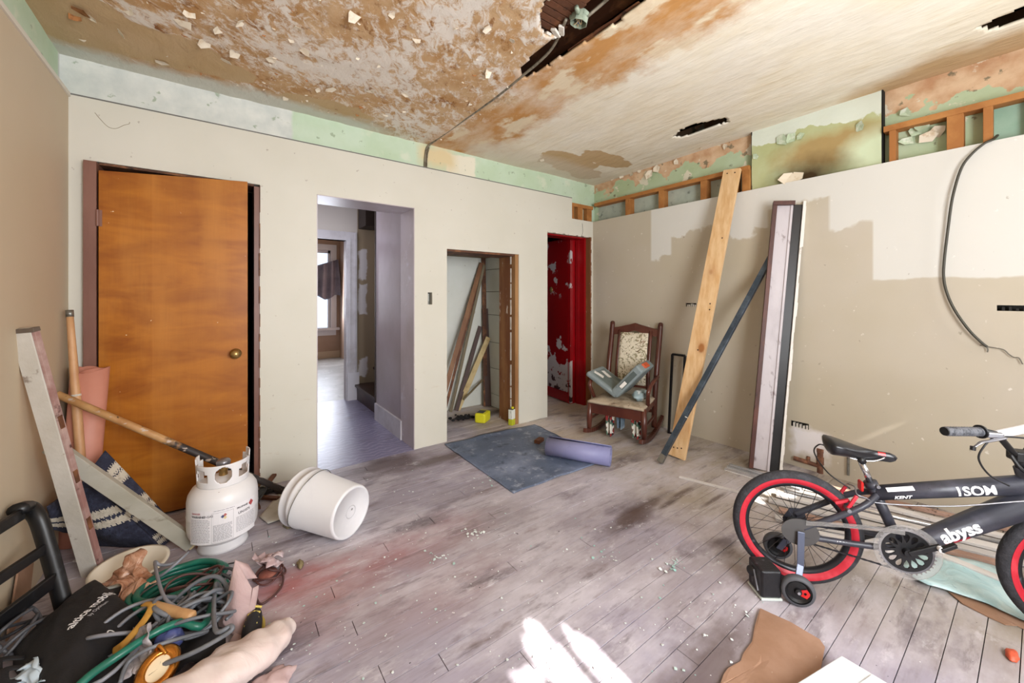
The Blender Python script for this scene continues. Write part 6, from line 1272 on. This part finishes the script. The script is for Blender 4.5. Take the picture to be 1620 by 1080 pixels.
# ---------------------------------------------------------------- the heap: basin, bag, hose, cables, cloths
q = floor_at(206, 914); ba = thing('basin', 'shallow white basin on the floor with brown plastic inside', 'basin', q); Tm = Matrix.Translation(q)
MB().lathe([(0.0, 0.004), (0.085, 0.004), (0.10, 0.012), (0.125, 0.055), (0.138, 0.058), (0.138, 0.062), (0.122, 0.063), (0.096, 0.018), (0.0, 0.010)], 56, Tm @ Matrix.Rotation(rad(4), 4, 'X')).build('bowl', paint('cream enamel', 'E4DCCB', 0.35), ba, smooth=True)
s = NT('brown clear plastic', 0.18, spec=0.7); p = s.obj(); nn_ = s.noise(p, 14, 5, 0.6, 1.5); s.bump(nn_, 0.6, 0.02); M_BRPL = s.col(s.mix(s.step(nn_, 0.4, 0.6), '9C6A4E', 'C49A80'))
def crumple(P, name, m, lab, cat, amp=0.03, n=26, seed=1.0, solid=0.002, freq=9):
    A, B, C, D_ = [V(p) for p in P]
    def g(i, j): q = A.lerp(B, i).lerp(D_.lerp(C, i), j); return q + V((amp * 0.5 * nz(i * 3 + seed, j * 3, 0, 1.5), amp * 0.5 * nz(i * 3, j * 3 + seed, 3, 1.5), amp * abs(nz(q.x + seed, q.y, 0, freq)) * 1.6))
    return single(MB().grid(g, n, n), name, m, lab, cat, smooth=True, solid=solid)
crumple([floor_at(165, 925, 0.07), floor_at(222, 878, 0.13), floor_at(248, 925, 0.08), floor_at(205, 962, 0.05)], 'plastic_bag', M_BRPL, 'crumpled brown see-through plastic bag in the basin', 'bag', 0.06)
# tote bag with print
M_TOTE = paint('black tote fabric', '121114', 0.75, var=[(7, '1A191D', 0.45, 0.7)], bump=(120, 0.2)); tO = floor_at(150, 908, 0.10); tX = floor_at(222, 968, 0.10) - tO; tY = floor_at(28, 1010, 0.10) - tO
tX.z = tY.z = 0; tY = tY * 1.05
def tote_z(i, j): e = 16 * i * (1 - i) * j * (1 - j); return 0.075 + 0.065 * min(1, max(0, e)) ** 0.45 + 0.010 * nz(i * 3, j * 3, 2, 1.3) + 0.004 * nz(i * 9, j * 9, 5, 1.0)
tt = thing('tote_bag', 'black tote bag with white lettering lying on the heap by the left wall', 'bag', V((tO.x + (tX.x + tY.x) / 2, tO.y + (tX.y + tY.y) / 2, 0)))
def tb_(sgn): return lambda i, j: V((tO.x + tX.x * i + tY.x * j, tO.y + tX.y * i + tY.y * j, tote_z(i, j) if sgn > 0 else 0.035 + 0.03 * (1 - min(1, 16 * i * (1 - i) * j * (1 - j)))))
mb = MB(); mb.grid(tb_(1), 48, 48)
ring = [(i / 48, 0) for i in range(49)] + [(1, j / 48) for j in range(1, 49)] + [(1 - i / 48, 1) for i in range(1, 49)] + [(0, 1 - j / 48) for j in range(1, 48)]
rp_ = [tb_(1)(*r) for r in ring]; n_ = len(rp_); mb.add(rp_ + [V((p.x, p.y, 0.012)) for p in rp_], [(k, (k + 1) % n_, n_ + (k + 1) % n_, n_ + k) for k in range(n_)]); mb.add([V((p.x, p.y, 0.012)) for p in rp_], [tuple(range(n_))])
mb.build('bag_body', M_TOTE, tt, smooth=True)
det = tX.x * tY.y - tX.y * tY.x
def tote_text(body, px0, px1, m, bold, name='lettering'):
    a, b = floor_at(*px0, 0.135), floor_at(*px1, 0.135); vs, fs = text_mesh(body, 1.0, 0, bold); wd = max(v.x for v in vs); sc = (b - a).length / wd; e = (b - a).normalized(); up = V((0, 0, 1)).cross(e); out = []
    for v in vs:
        q = a + e * v.x * sc + up * v.y * sc; dx, dy = q.x - tO.x, q.y - tO.y; i = (dx * tY.y - dy * tY.x) / det; j = (tX.x * dy - tX.y * dx) / det; out.append(V((q.x, q.y, tote_z(min(1, max(0, i)), min(1, max(0, j))) + 0.0022)))
    MB().add(out, fs).build(name, m, tt)
tote_text('altice mobile', (115, 997), (184, 931), M_WHITEP, 0.02); tote_text('by Optimum', (143, 978), (172, 951), paint('grey bag print', 'B9B8BC', 0.6), 0.004); tote_text('o', (177, 992), (184, 984), M_WHITEP, 0.01)
for off in (0.0, 0.16):
    a = tO + tX * (0.25 + off) + tY * 0.98; MB().tube(smoothpath([V((a.x, a.y, 0.09)), V((a.x - 0.05, a.y - 0.02, 0.12)), V((a.x - 0.04 + tX.x * 0.15, a.y - 0.05 + tX.y * 0.15, 0.10)), V((a.x + tX.x * 0.25, a.y + tX.y * 0.25, 0.085))], 6), 0.012, 8, flat=0.3).build('strap', M_TOTE, tt, smooth=True)
# green hose
M_HOSE = paint('green hose', '17604F', 0.35, var=[(12, '1F7562', 0.5, 0.7), (40, '0F4034', 0.66, 0.72)])
def coil(cx, cy, rx, ry, z, ph, tilt=0.0): 
    c_ = floor_at(cx, cy, 0); return c_, rx, ry, z, ph
hose = []; hc = floor_at(285, 955); random.seed(14)
for k in range(5 * 16):
    a = 2 * math.pi * k / 16; lay = k // 16; r = 0.135 - 0.014 * (lay % 3) + 0.01 * nz(k * 0.3, 0, 1); hose.append(hc + V((r * 1.15 * math.cos(a), r * 0.85 * math.sin(a), 0.02 + 0.02 * lay + 0.012 * nz(k * 0.4, 2, 0))))
hose += [floor_at(325, 985, 0.12), floor_at(285, 984, 0.15), floor_at(240, 1003, 0.15), floor_at(190, 1035, 0.15), floor_at(140, 1070, 0.13), floor_at(100, 1110, 0.1)]
gh = thing('garden_hose', 'green garden hose coiled on the heap, its end running to the front', 'hose', hc)
MB().tube(smoothpath(hose, 4), 0.0125, 10).build('hose', M_HOSE, gh, smooth=True)
MB().lathe([(0.0145, -0.006), (0.0155, 0.0), (0.0145, 0.006)], 14, Matrix.Translation(smoothpath(hose, 4)[70]) @ Matrix.Rotation(1.3, 4, 'X')).build('hose_clip', M_PLATE, gh)
# grey electric cables, each a loose tangle of its own
M_CAB = [paint('grey cable', '63666C', 0.45, var=[(10, '777A80', 0.5, 0.7)]), paint('light grey cable', '7C7D84', 0.45), paint('dark grey cable', '4A4B50', 0.5), paint('black cable', '222226', 0.5)]
def tangle(name, c_, rx, ry, z0, z1, loops, seed, r, m, lab, tail=()):
    random.seed(seed); pts = []; n = loops * 10; ph = random.uniform(0, 6)
    for k in range(n):
        a = 2 * math.pi * k / 10 + ph; w_ = 1 + 0.35 * nz(k * 0.21, seed, 0); d_ = V((rx * 0.35 * nz(k * 0.07, 1, seed), ry * 0.35 * nz(k * 0.07, 5, seed), 0)); pts.append(V(c_) + d_ + V((rx * w_ * math.cos(a), ry * w_ * math.sin(a), z0 + (z1 - z0) * (0.5 + 0.5 * math.sin(k * 0.9 + seed)))))
    pts += [floor_at(*t) for t in tail]
    single(MB().tube(smoothpath(pts, 5), r, 7), name, m, lab, 'cable', smooth=True)
tangle('grey_cable', floor_at(300, 1008), 0.105, 0.075, 0.06, 0.17, 4, 3, 0.0075, M_CAB[0], 'grey electric cable looped in front of the wooden handle', [(340, 995, 0.16), (365, 990, 0.17), (362, 1000, 0.16), (310, 1030, 0.13), (255, 1052, 0.1)])
tangle('grey_cable', floor_at(232, 1030), 0.13, 0.06, 0.05, 0.14, 3, 8, 0.0065, M_CAB[1], 'light grey cable tangled between tote bag and copper clock', [(180, 1062, 0.12), (120, 1090, 0.1)])
tangle('grey_cable', floor_at(270, 945), 0.05, 0.05, 0.12, 0.18, 1, 5, 0.006, M_CAB[1], 'single light grey cable loop standing over the green hose coil', [(262, 948, 0.16), (300, 960, 0.14), (335, 935, 0.12), (360, 912, 0.06)])
tangle('grey_cable', floor_at(318, 1025), 0.10, 0.06, 0.09, 0.16, 3, 23, 0.006, M_CAB[0], 'middle grey cable coil between the blue pouch and the pale cloth roll', [(250, 1020, 0.15), (205, 1045, 0.13), (190, 1080, 0.11)])
tangle('rust_cable', floor_at(310, 960), 0.09, 0.05, 0.07, 0.13, 3, 29, 0.005, paint('brown cable', '4E2E2A', 0.5), 'thin red brown cable tangle behind the wooden handle')
tangle('grey_cable', floor_at(335, 965), 0.075, 0.075, 0.03, 0.11, 4, 11, 0.006, M_CAB[2], 'dark grey cable tangle between the hose coil and the pink cloth')
tangle('black_cable', floor_at(355, 905), 0.07, 0.05, 0.008, 0.014, 1, 2, 0.003, M_CAB[3], 'thin dark cable loop on the floor left of the pink cloth')
tangle('black_cable', floor_at(22, 1040), 0.06, 0.1, 0.04, 0.12, 3, 17, 0.006, M_CAB[2], 'dark cable coil at the left edge beside the tote bag', [(0, 1000, 0.14), (30, 975, 0.14), (52, 962, 0.13)])
q0, q1 = floor_at(240, 957, 0.155), floor_at(305, 976, 0.155); wh = thing('wooden_handle', 'short turned wooden handle lying on the heap of cables', 'handle', V(((q0.x + q1.x) / 2, (q0.y + q1.y) / 2, 0.14)))
MB().tube([q0, q0.lerp(q1, 0.06), q0.lerp(q1, 0.3), q0.lerp(q1, 0.7), q0.lerp(q1, 0.96), q1], [0.010, 0.016, 0.0165, 0.0175, 0.019, 0.013], 14).build('grip', paint('pale turned wood', 'BE9668', 0.5, var=[(8, 'AD8054', 0.5, 0.7)]), wh, smooth=True); MB().tube([q0 - (q1 - q0) * 0.04, q0], 0.008, 10).build('ferrule', M_PLATE, wh)
single(MB().tube(smoothpath([floor_at(228, 955, 0.16), floor_at(240, 957, 0.17), floor_at(232, 975, 0.16), floor_at(214, 998, 0.145), floor_at(196, 1018, 0.13), floor_at(180, 1030, 0.1)], 6), 0.012, 8, flat=0.35), 'ochre_strap', paint('ochre strap', 'B98A3A', 0.6, var=[(16, '8A5E22', 0.55, 0.68)]), 'ochre coloured strap curling along the right side of the tote bag', 'strap', smooth=True)
single(lump(floor_at(268, 1012, 0.10), (0.040, 0.030, 0.034), 4, 24, 0.25), 'blue_pouch', paint('blue shiny film', '4E5686', 0.3, var=[(20, '8088B8', 0.55, 0.68)]), 'small shiny blue pouch tucked among the grey cables', 'pouch', smooth=True)
# copper clock
q = floor_at(250, 1058, 0.10); ck = thing('copper_clock', 'copper coloured oval clock with cream face lying on the heap at the front', 'clock', V((q.x, q.y, 0.06))); e_ = V((-q.x, -q.y, CAM_H - q.z)).normalized(); axc = (e_ * 0.55 + V((0.1, -0.2, 0.6))).normalized()
M = frame(q, axc.cross(V((0.75, -0.55, 0))), axc.cross(axc.cross(V((0.75, -0.55, 0))))) 
if M.to_3x3().col[2].dot(axc) < 0: M = frame(q, axc.cross(axc.cross(V((0.75, -0.55, 0)))), axc.cross(V((0.75, -0.55, 0))))
M = M @ Matrix.Diagonal((1.3, 1.0, 1, 1)); M_COP = paint('copper', 'C08038', 0.22, 0.9, var=[(20, '7A4218', 0.5, 0.68)])
MB().lathe([(0.0, -0.05), (0.03, -0.045), (0.050, -0.02), (0.052, 0.0), (0.046, 0.010), (0.034, 0.013), (0.028, 0.010), (0.027, 0.003)], 36, M).build('case', M_COP, ck, smooth=True)
MB().lathe([(0.0, 0.005), (0.0275, 0.004)], 36, M).build('face', paint('cream dial', 'D9C8A8', 0.4, var=[(14, 'C8A880', 0.55, 0.7)]), ck)
for a, L in ((0.4, 0.014), (2.4, 0.02)): MB().bar(M @ V((0, 0, 0.004)), M @ V((L * math.cos(a), L * math.sin(a), 0.004)), 0.002, 0.001).build('hand', M_BLKP, ck)
for a in (0.9, 4.1): c_ = M @ V((0.05 * math.cos(a), 0.05 * math.sin(a), 0.0)); MB().tube(smoothpath([c_, c_ + V((0.01, -0.01, 0.018)), c_ + V((0.03, -0.03, -0.005))], 4), 0.005, 8).build('lug', M_COP, ck, smooth=True)
# pink cloth bag, black and yellow cap, wires, bow
s = NT('pink dusty cloth', 0.8); p = s.obj(); nn_ = s.noise(p, 8, 5, 0.6, 0.8); c = s.mix(s.step(nn_, 0.35, 0.65), 'B8A09E', 'A88C8B'); c = s.mix(s.step(s.noise(s.mapping(p, loc=(3, 0, 1)), 7, 4), 0.6, 0.7), c, 'B06E70'); s.bump(nn_, 0.4, 0.02); M_PINK = s.col(c)
pk = thing('pink_cloth_bag', 'dusty pink cloth bag standing folded among the cables', 'bag', floor_at(378, 1015))
def panel(name, pts, bul):
    A, B, C, D_ = pts; nrm = (B - A).cross(D_ - A).normalized(); nrm = nrm if nrm.dot(V((0, 0, CAM_H)) - A) > 0 else -nrm
    def g(i, j): q = A.lerp(B, i).lerp(D_.lerp(C, i), j); return q + nrm * (bul * math.sin(math.pi * i) * math.sin(math.pi * j) + 0.006 * nz(q.x, q.y, q.z, 14))
    MB().grid(g, 24, 24).build(name, M_PINK, pk, smooth=True, solid=0.004)
panel('front_panel', [deep_at(372, 884, 1.545), deep_at(399, 930, 1.535), deep_at(386, 1024, 1.47), deep_at(352, 985, 1.48)], 0.02)
panel('side_panel', [deep_at(399, 930, 1.535), deep_at(408, 925, 1.56), deep_at(398, 1005, 1.50), deep_at(384, 1028, 1.465)], 0.008)
panel('top_flap', [deep_at(374, 886, 1.545), deep_at(392, 892, 1.58), deep_at(407, 914, 1.57), deep_at(388, 916, 1.545)], 0.01)
panel('lower_tail', [deep_at(372, 1000, 1.475), deep_at(392, 1010, 1.47), deep_at(376, 1040, 1.43), deep_at(352, 1035, 1.43)], 0.01)
bc = thing('black_shoe', 'black and yellow shoe lying between the pink cloth bag and the pale sleeve', 'shoe', floor_at(398, 1005))
q = floor_at(400, 990, 0.045); Mr = frame(q, (floor_at(410, 955, 0.045) - floor_at(388, 1030, 0.045)), (0, 0, 1)); mb = MB(); mb.ball((0, 0, 0), 1, 22, 12)
mb.v = [Mr @ V((p.x * 0.085, p.y * (0.045 if p.y > 0 else 0.035) * (1 - 0.25 * p.x), p.z * 0.030 * (1 - 0.2 * p.x))) for p in mb.v]; mb.build('upper', paint('black shoe cloth', '17161A', 0.7, var=[(24, '7A6A2E', 0.68, 0.71)]), bc, smooth=True)
pts = [Mr @ V((0.083 * math.cos(a), -0.028, 0.031 * math.sin(a))) for a in [2 * math.pi * k / 24 for k in range(24)]]; MB().tube(pts, 0.007, 8, closed=True).build('sole', paint('yellow sole', 'BDA64A', 0.6, var=[(30, '2A2620', 0.55, 0.6)]), bc, smooth=True)
for k in range(4): c_ = Mr @ V((0.05 - 0.028 * k, 0.034, 0)); MB().tube([c_ - Mr.to_3x3() @ V((0, 0.004, 0.02)), c_ + V((0, 0, 0.004)), c_ + Mr.to_3x3() @ V((0, -0.004, 0.02))], 0.004, 6).build('lace', paint('yellow lace', 'C9B45A', 0.7), bc)
tangle('rusty_wire', floor_at(428, 912), 0.055, 0.06, 0.006, 0.03, 3, 6, 0.0035, paint('rust red wire', '5A3430', 0.6), 'rust red wire loops lying round a red disc right of the pink cloth')
M = Matrix.Translation(floor_at(424, 908, 0.006)); rd_ = single(MB().lathe([(0, 0), (0.036, 0), (0.038, 0.004), (0.036, 0.008), (0.02, 0.010), (0.008, 0.014), (0, 0.014)], 28, M), 'red_disc', paint('rust red disc', '8E5246', 0.7, var=[(16, 'A86A5A', 0.5, 0.65), (30, '6A342C', 0.6, 0.7)]), 'flat rust red disc on the floor inside the wire loops', 'disc', smooth=True)
random.seed(31); M_BOW = paint('pink grey wrapping', 'B39A9C', 0.4, var=[(14, 'D2C2C6', 0.5, 0.62), (20, '7A6468', 0.6, 0.68)]); q = floor_at(424, 888, 0.045); bw = thing('wrapping_bow', 'crumpled pink grey wrapping bow on the floor above the red disc', 'bow', floor_at(424, 890))
for k in range(9):
    a = 2 * math.pi * k / 9 + random.uniform(-0.2, 0.2); d_ = V((math.cos(a), math.sin(a), random.uniform(0.1, 0.9))).normalized(); t_ = d_.cross(V((0, 0, 1))).normalized(); L = random.uniform(0.05, 0.085)
    g = lambda i, j: q + d_ * L * i + t_ * (j - 0.5) * 0.035 * (0.3 + i) + V((0, 0, 0.022 * math.sin(i * 3 + k) + 0.01 * nz(i * 4, j * 4, k)))
    MB().grid(g, 6, 4).build('petal', M_BOW, bw, smooth=True, solid=0.0012)
single(MB().tube(smoothpath([floor_at(408, 880, 0.03), floor_at(425, 900, 0.05), floor_at(446, 905, 0.02), floor_at(444, 930, 0.01), floor_at(415, 955, 0.008), floor_at(405, 945, 0.01)], 6), 0.0045, 7), 'brown_cord', paint('brown cord', '4A2C2A', 0.6), 'brown cord curving round the right side of the red disc', 'cord', smooth=True)
# pale sleeve of cloth at the bottom
s = NT('pale pink cloth', 0.8); p = s.obj(); nn_ = s.noise(s.mapping(p, (1, 1, 1)), 7, 5, 0.6, 0.8); s.bump(nn_, 0.5, 0.02); c = s.mix(s.step(nn_, 0.35, 0.65), 'D6C8C2', 'CDB7B2'); M_PALE2 = s.col(c)
pth = smoothpath([floor_at(452, 992, 0.03), floor_at(440, 1003, 0.05), floor_at(410, 1026, 0.06), floor_at(360, 1058, 0.07), floor_at(310, 1092, 0.07), floor_at(262, 1130, 0.07)], 8)
mb = MB().tube(pth, [0.022 + 0.062 * min(1, (k / 40) * 2.2) ** 0.6 + 0.004 * math.sin(k * 0.9) for k in range(len(pth))], 48, flat=0.66)
mb.v = [p + V((0.012 * nz(p.x, p.y, p.z, 16), 0.012 * nz(p.y, p.x, p.z, 16), 0.016 * nz(p.x, p.z, p.y, 11))) + V((0, 0, 0.012 * abs(nz(p.x * 0.55 + p.y * 0.8, (p.x * 0.8 - p.y * 0.55) * 0.25, p.z * 0.6, 26)))) for p in mb.v]
for p in mb.v: p.z = max(p.z, 0.004)
single(mb, 'cloth_sleeve', M_PALE2, 'big pale pink cloth roll with rounded end lying at the front of the heap', 'cloth', smooth=True)
single(lump(floor_at(432, 1074, 0.02), (0.06, 0.04, 0.02), 6, 26, 0.35), 'pink_rag', M_PINK, 'small dusty pink rag on the floor below the pale cloth roll', 'rag', smooth=True)
single(MB().tube(smoothpath([floor_at(400, 1085, 0.02), floor_at(430, 1062, 0.03), floor_at(450, 1060, 0.02), floor_at(452, 1075, 0.01), floor_at(436, 1090, 0.01)], 6), 0.005, 7), 'black_cable', M_CAB[3], 'short dark cable over the small pink rag', 'cable', smooth=True)
# dark sheet added to fill the black gaps under the heap; torn wrapping
crumple([floor_at(60, 985, 0.03), floor_at(330, 935, 0.02), floor_at(360, 1040, 0.02), floor_at(70, 1140, 0.03)], 'dark_rag', paint('dark grey rag', '171518', 0.9, var=[(8, '241F22', 0.5, 0.7)]), 'dark rag spread under the cables and hose', 'rag', 0.05, 40, 2.0, 0.006, 8)
crumple([floor_at(208, 1010, 0.10), floor_at(235, 1000, 0.15), floor_at(245, 1060, 0.09), floor_at(195, 1085, 0.07)], 'grey_wrap', paint('grey torn wrap', '9A9498', 0.5, var=[(9, 'BDB4B4', 0.5, 0.65), (12, '4A4A58', 0.6, 0.68)]), 'torn grey wrapping between the tote bag and the copper clock', 'wrapping', 0.05, 24, 5.0)
crumple([floor_at(30, 1058, 0.08), floor_at(58, 1052, 0.10), floor_at(70, 1100, 0.06), floor_at(20, 1110, 0.05)], 'pale_wrap', paint('pale blue wrap', 'B4C2CC', 0.5, var=[(10, '4A7A7C', 0.58, 0.66)]), 'pale blue torn wrapping at the front corner of the tote bag', 'wrapping', 0.05, 24, 9.0)
# leaf on the floor
single(lump(floor_at(475, 892, 0.012), (0.014, 0.03, 0.011), 2, 18, 0.4), 'dry_leaf', paint('dry leaf', '7E7050', 0.8, var=[(30, '54482E', 0.5, 0.65)]), 'small curled dry leaf on the open floor right of the red disc', 'leaf', smooth=True)

# ---------------------------------------------------------------- loose flakes: ceiling paint, floor chips
random.seed(40)
M_FLK = paint('curled paint flake', 'E2D6C2', 0.7, var=[(30, 'CDB698', 0.55, 0.7)]); M_FLKB = paint('brown paint flake', 'A9713F', 0.8, var=[(30, '7A4A22', 0.5, 0.65)]); M_FLKG = paint('green paint flake', 'B4C4A6', 0.7, var=[(20, 'D6DCCB', 0.5, 0.65)])
def flake_geo(mb, c_, sz, nrm, tilt, curl):
    a = random.uniform(0, 6.28); nrm = V(nrm).normalized(); t = nrm.cross(V((0.3, 0.9, 0.2))).normalized(); b = nrm.cross(t); e1 = t * math.cos(a) + b * math.sin(a); e2 = nrm.cross(e1); n = 5; base = [(-0.5, -0.35), (0.1, -0.5), (0.5, -0.2), (0.35, 0.4), (-0.3, 0.45)]; vs = []
    for u, v in base:
        u += random.uniform(-0.12, 0.12); v += random.uniform(-0.12, 0.12); vs.append(c_ + e1 * u * sz + e2 * v * sz + nrm * (0.002 + tilt * sz * (u + 0.5) + curl * sz * v * v))
    vs.append(c_ + nrm * (0.003 + tilt * sz * 0.3)); mb.add(vs, [(i, (i + 1) % n, n) for i in range(n)])
big = [(118, 22), (127, 12), (146, 24), (192, 46), (130, 58), (318, 66), (325, 64), (293, 52), (247, 38), (290, 30), (255, 95), (372, 80), (503, 139), (524, 138), (452, 152), (585, 140), (555, 146), (571, 166), (640, 172), (645, 168), (770, 110), (700, 128), (600, 100), (540, 60), (470, 40), (430, 90), (380, 30), (660, 60), (720, 40), (620, 20), (560, 20), (300, 15), (205, 12), (345, 42), (355, 90), (480, 75), (680, 150), (610, 178), (660, 195), (640, 145), (745, 160), (810, 60), (770, 40), (1033, 255), (857, 250), (1110, 232)]
for a, b in big:
    c_ = ceil_at(a, b) - V((0, 0, 0.006)); mb = MB(); flake_geo(mb, c_, random.uniform(0.03, 0.065), (random.uniform(-0.3, 0.3), random.uniform(-0.5, 0.1), -1), random.uniform(0.2, 0.7), random.uniform(-0.5, 0.6)); mb.build('paint_flake', M_FLKB if (a, b) in ((118, 22), (127, 12), (293, 52), (247, 38), (571, 166)) else M_FLK, ce, solid=0.001)
for m, cnt, nm in ((M_FLK, 1500, 'small_flakes'), (M_FLKB, 600, 'small_brown_flakes')):
    mb = MB()
    for k in range(cnt):
        x = random.uniform(-0.6, XCABLE + 0.05); y = random.uniform(0.7, 3.1)
        if nz(x, y, 3, 1.6) < -0.12 or any(inside(x + a_, y + b_, h) for h in HP for a_ in (-0.03, 0.03) for b_ in (-0.03, 0.03)): continue
        flake_geo(mb, V((x, y, ceil_z(x, y) + 0.010 * nz(x, y, 0, 1.3) - 0.004)), random.uniform(0.008, 0.026), (random.uniform(-0.4, 0.4), random.uniform(-0.4, 0.4), -1), random.uniform(0.1, 0.7), random.uniform(-0.6, 0.6))
    mb.build(nm, m, ce, kind='stuff')
# torn paint hanging from the top of the right wall plaster
for a, b, sz, m in ((945, 300, 0.05, M_FLK), (970, 282, 0.06, M_FLK), (984, 279, 0.05, M_FLK), (1000, 274, 0.06, M_FLK), (1012, 270, 0.04, M_FLK), (1030, 275, 0.09, M_FLK), (1040, 268, 0.08, M_FLK), (1070, 256, 0.05, M_FLK), (1148, 232, 0.05, M_FLK), (1238, 222, 0.085, M_FLKG), (1252, 218, 0.075, M_FLKG), (1268, 214, 0.05, M_FLKG), (1196, 248, 0.05, M_FLKG), (1248, 283, 0.10, M_FLK), (1262, 280, 0.08, M_FLK), (1360, 200, 0.06, M_FLKG), (1448, 205, 0.07, M_FLKG), (1462, 198, 0.08, M_FLKG), (1470, 216, 0.07, M_FLK), (1482, 206, 0.08, M_FLK), (1436, 222, 0.06, M_FLKG), (1432, 178, 0.05, M_FLKG)):
    xx = 3.552 if 1187 < a < 1395 else 3.602; c_ = right_at(a, b, xx); mb = MB(); flake_geo(mb, c_, sz, (-1, random.uniform(-0.3, 0.3), random.uniform(-0.5, 0.2)), random.uniform(0.2, 0.5), random.uniform(-0.3, 0.6)); mb.build('paint_flake', m, wrp, solid=0.001)
M_CHIP = paint('floor chips', 'D6DCDA', 0.6, var=[(4, '8FB8B0', 0.5, 0.6)]); mb = MB(); random.seed(77)
for k in range(300):
    a = random.uniform(420, 1230); b = random.uniform(720, 1075); q = floor_at(a, b, 0.0015); flake_geo(mb, q, random.choice((0.004, 0.005, 0.006, 0.010)), (random.uniform(-0.2, 0.2), random.uniform(-0.2, 0.2), 1), 0.1, 0.1)
for cx, cy, n_ in ((750, 845, 26), (1065, 890, 26), (960, 878, 14), (770, 760, 14), (1180, 972, 6), (690, 880, 20)):
    for k in range(n_): q = floor_at(random.gauss(cx, 12), random.gauss(cy, 6), 0.002); flake_geo(mb, q, random.choice((0.005, 0.008, 0.014)), (random.uniform(-0.3, 0.3), random.uniform(-0.3, 0.3), 1), 0.2, 0.1)
o = single(mb, 'paint_chips', M_CHIP, 'pale paint chips and crumbs strewn over the floorboards', 'paint chips', solid=0.0008); o['kind'] = 'stuff'
for o in bpy.data.objects:
    if '_base' in o: del o['_base']
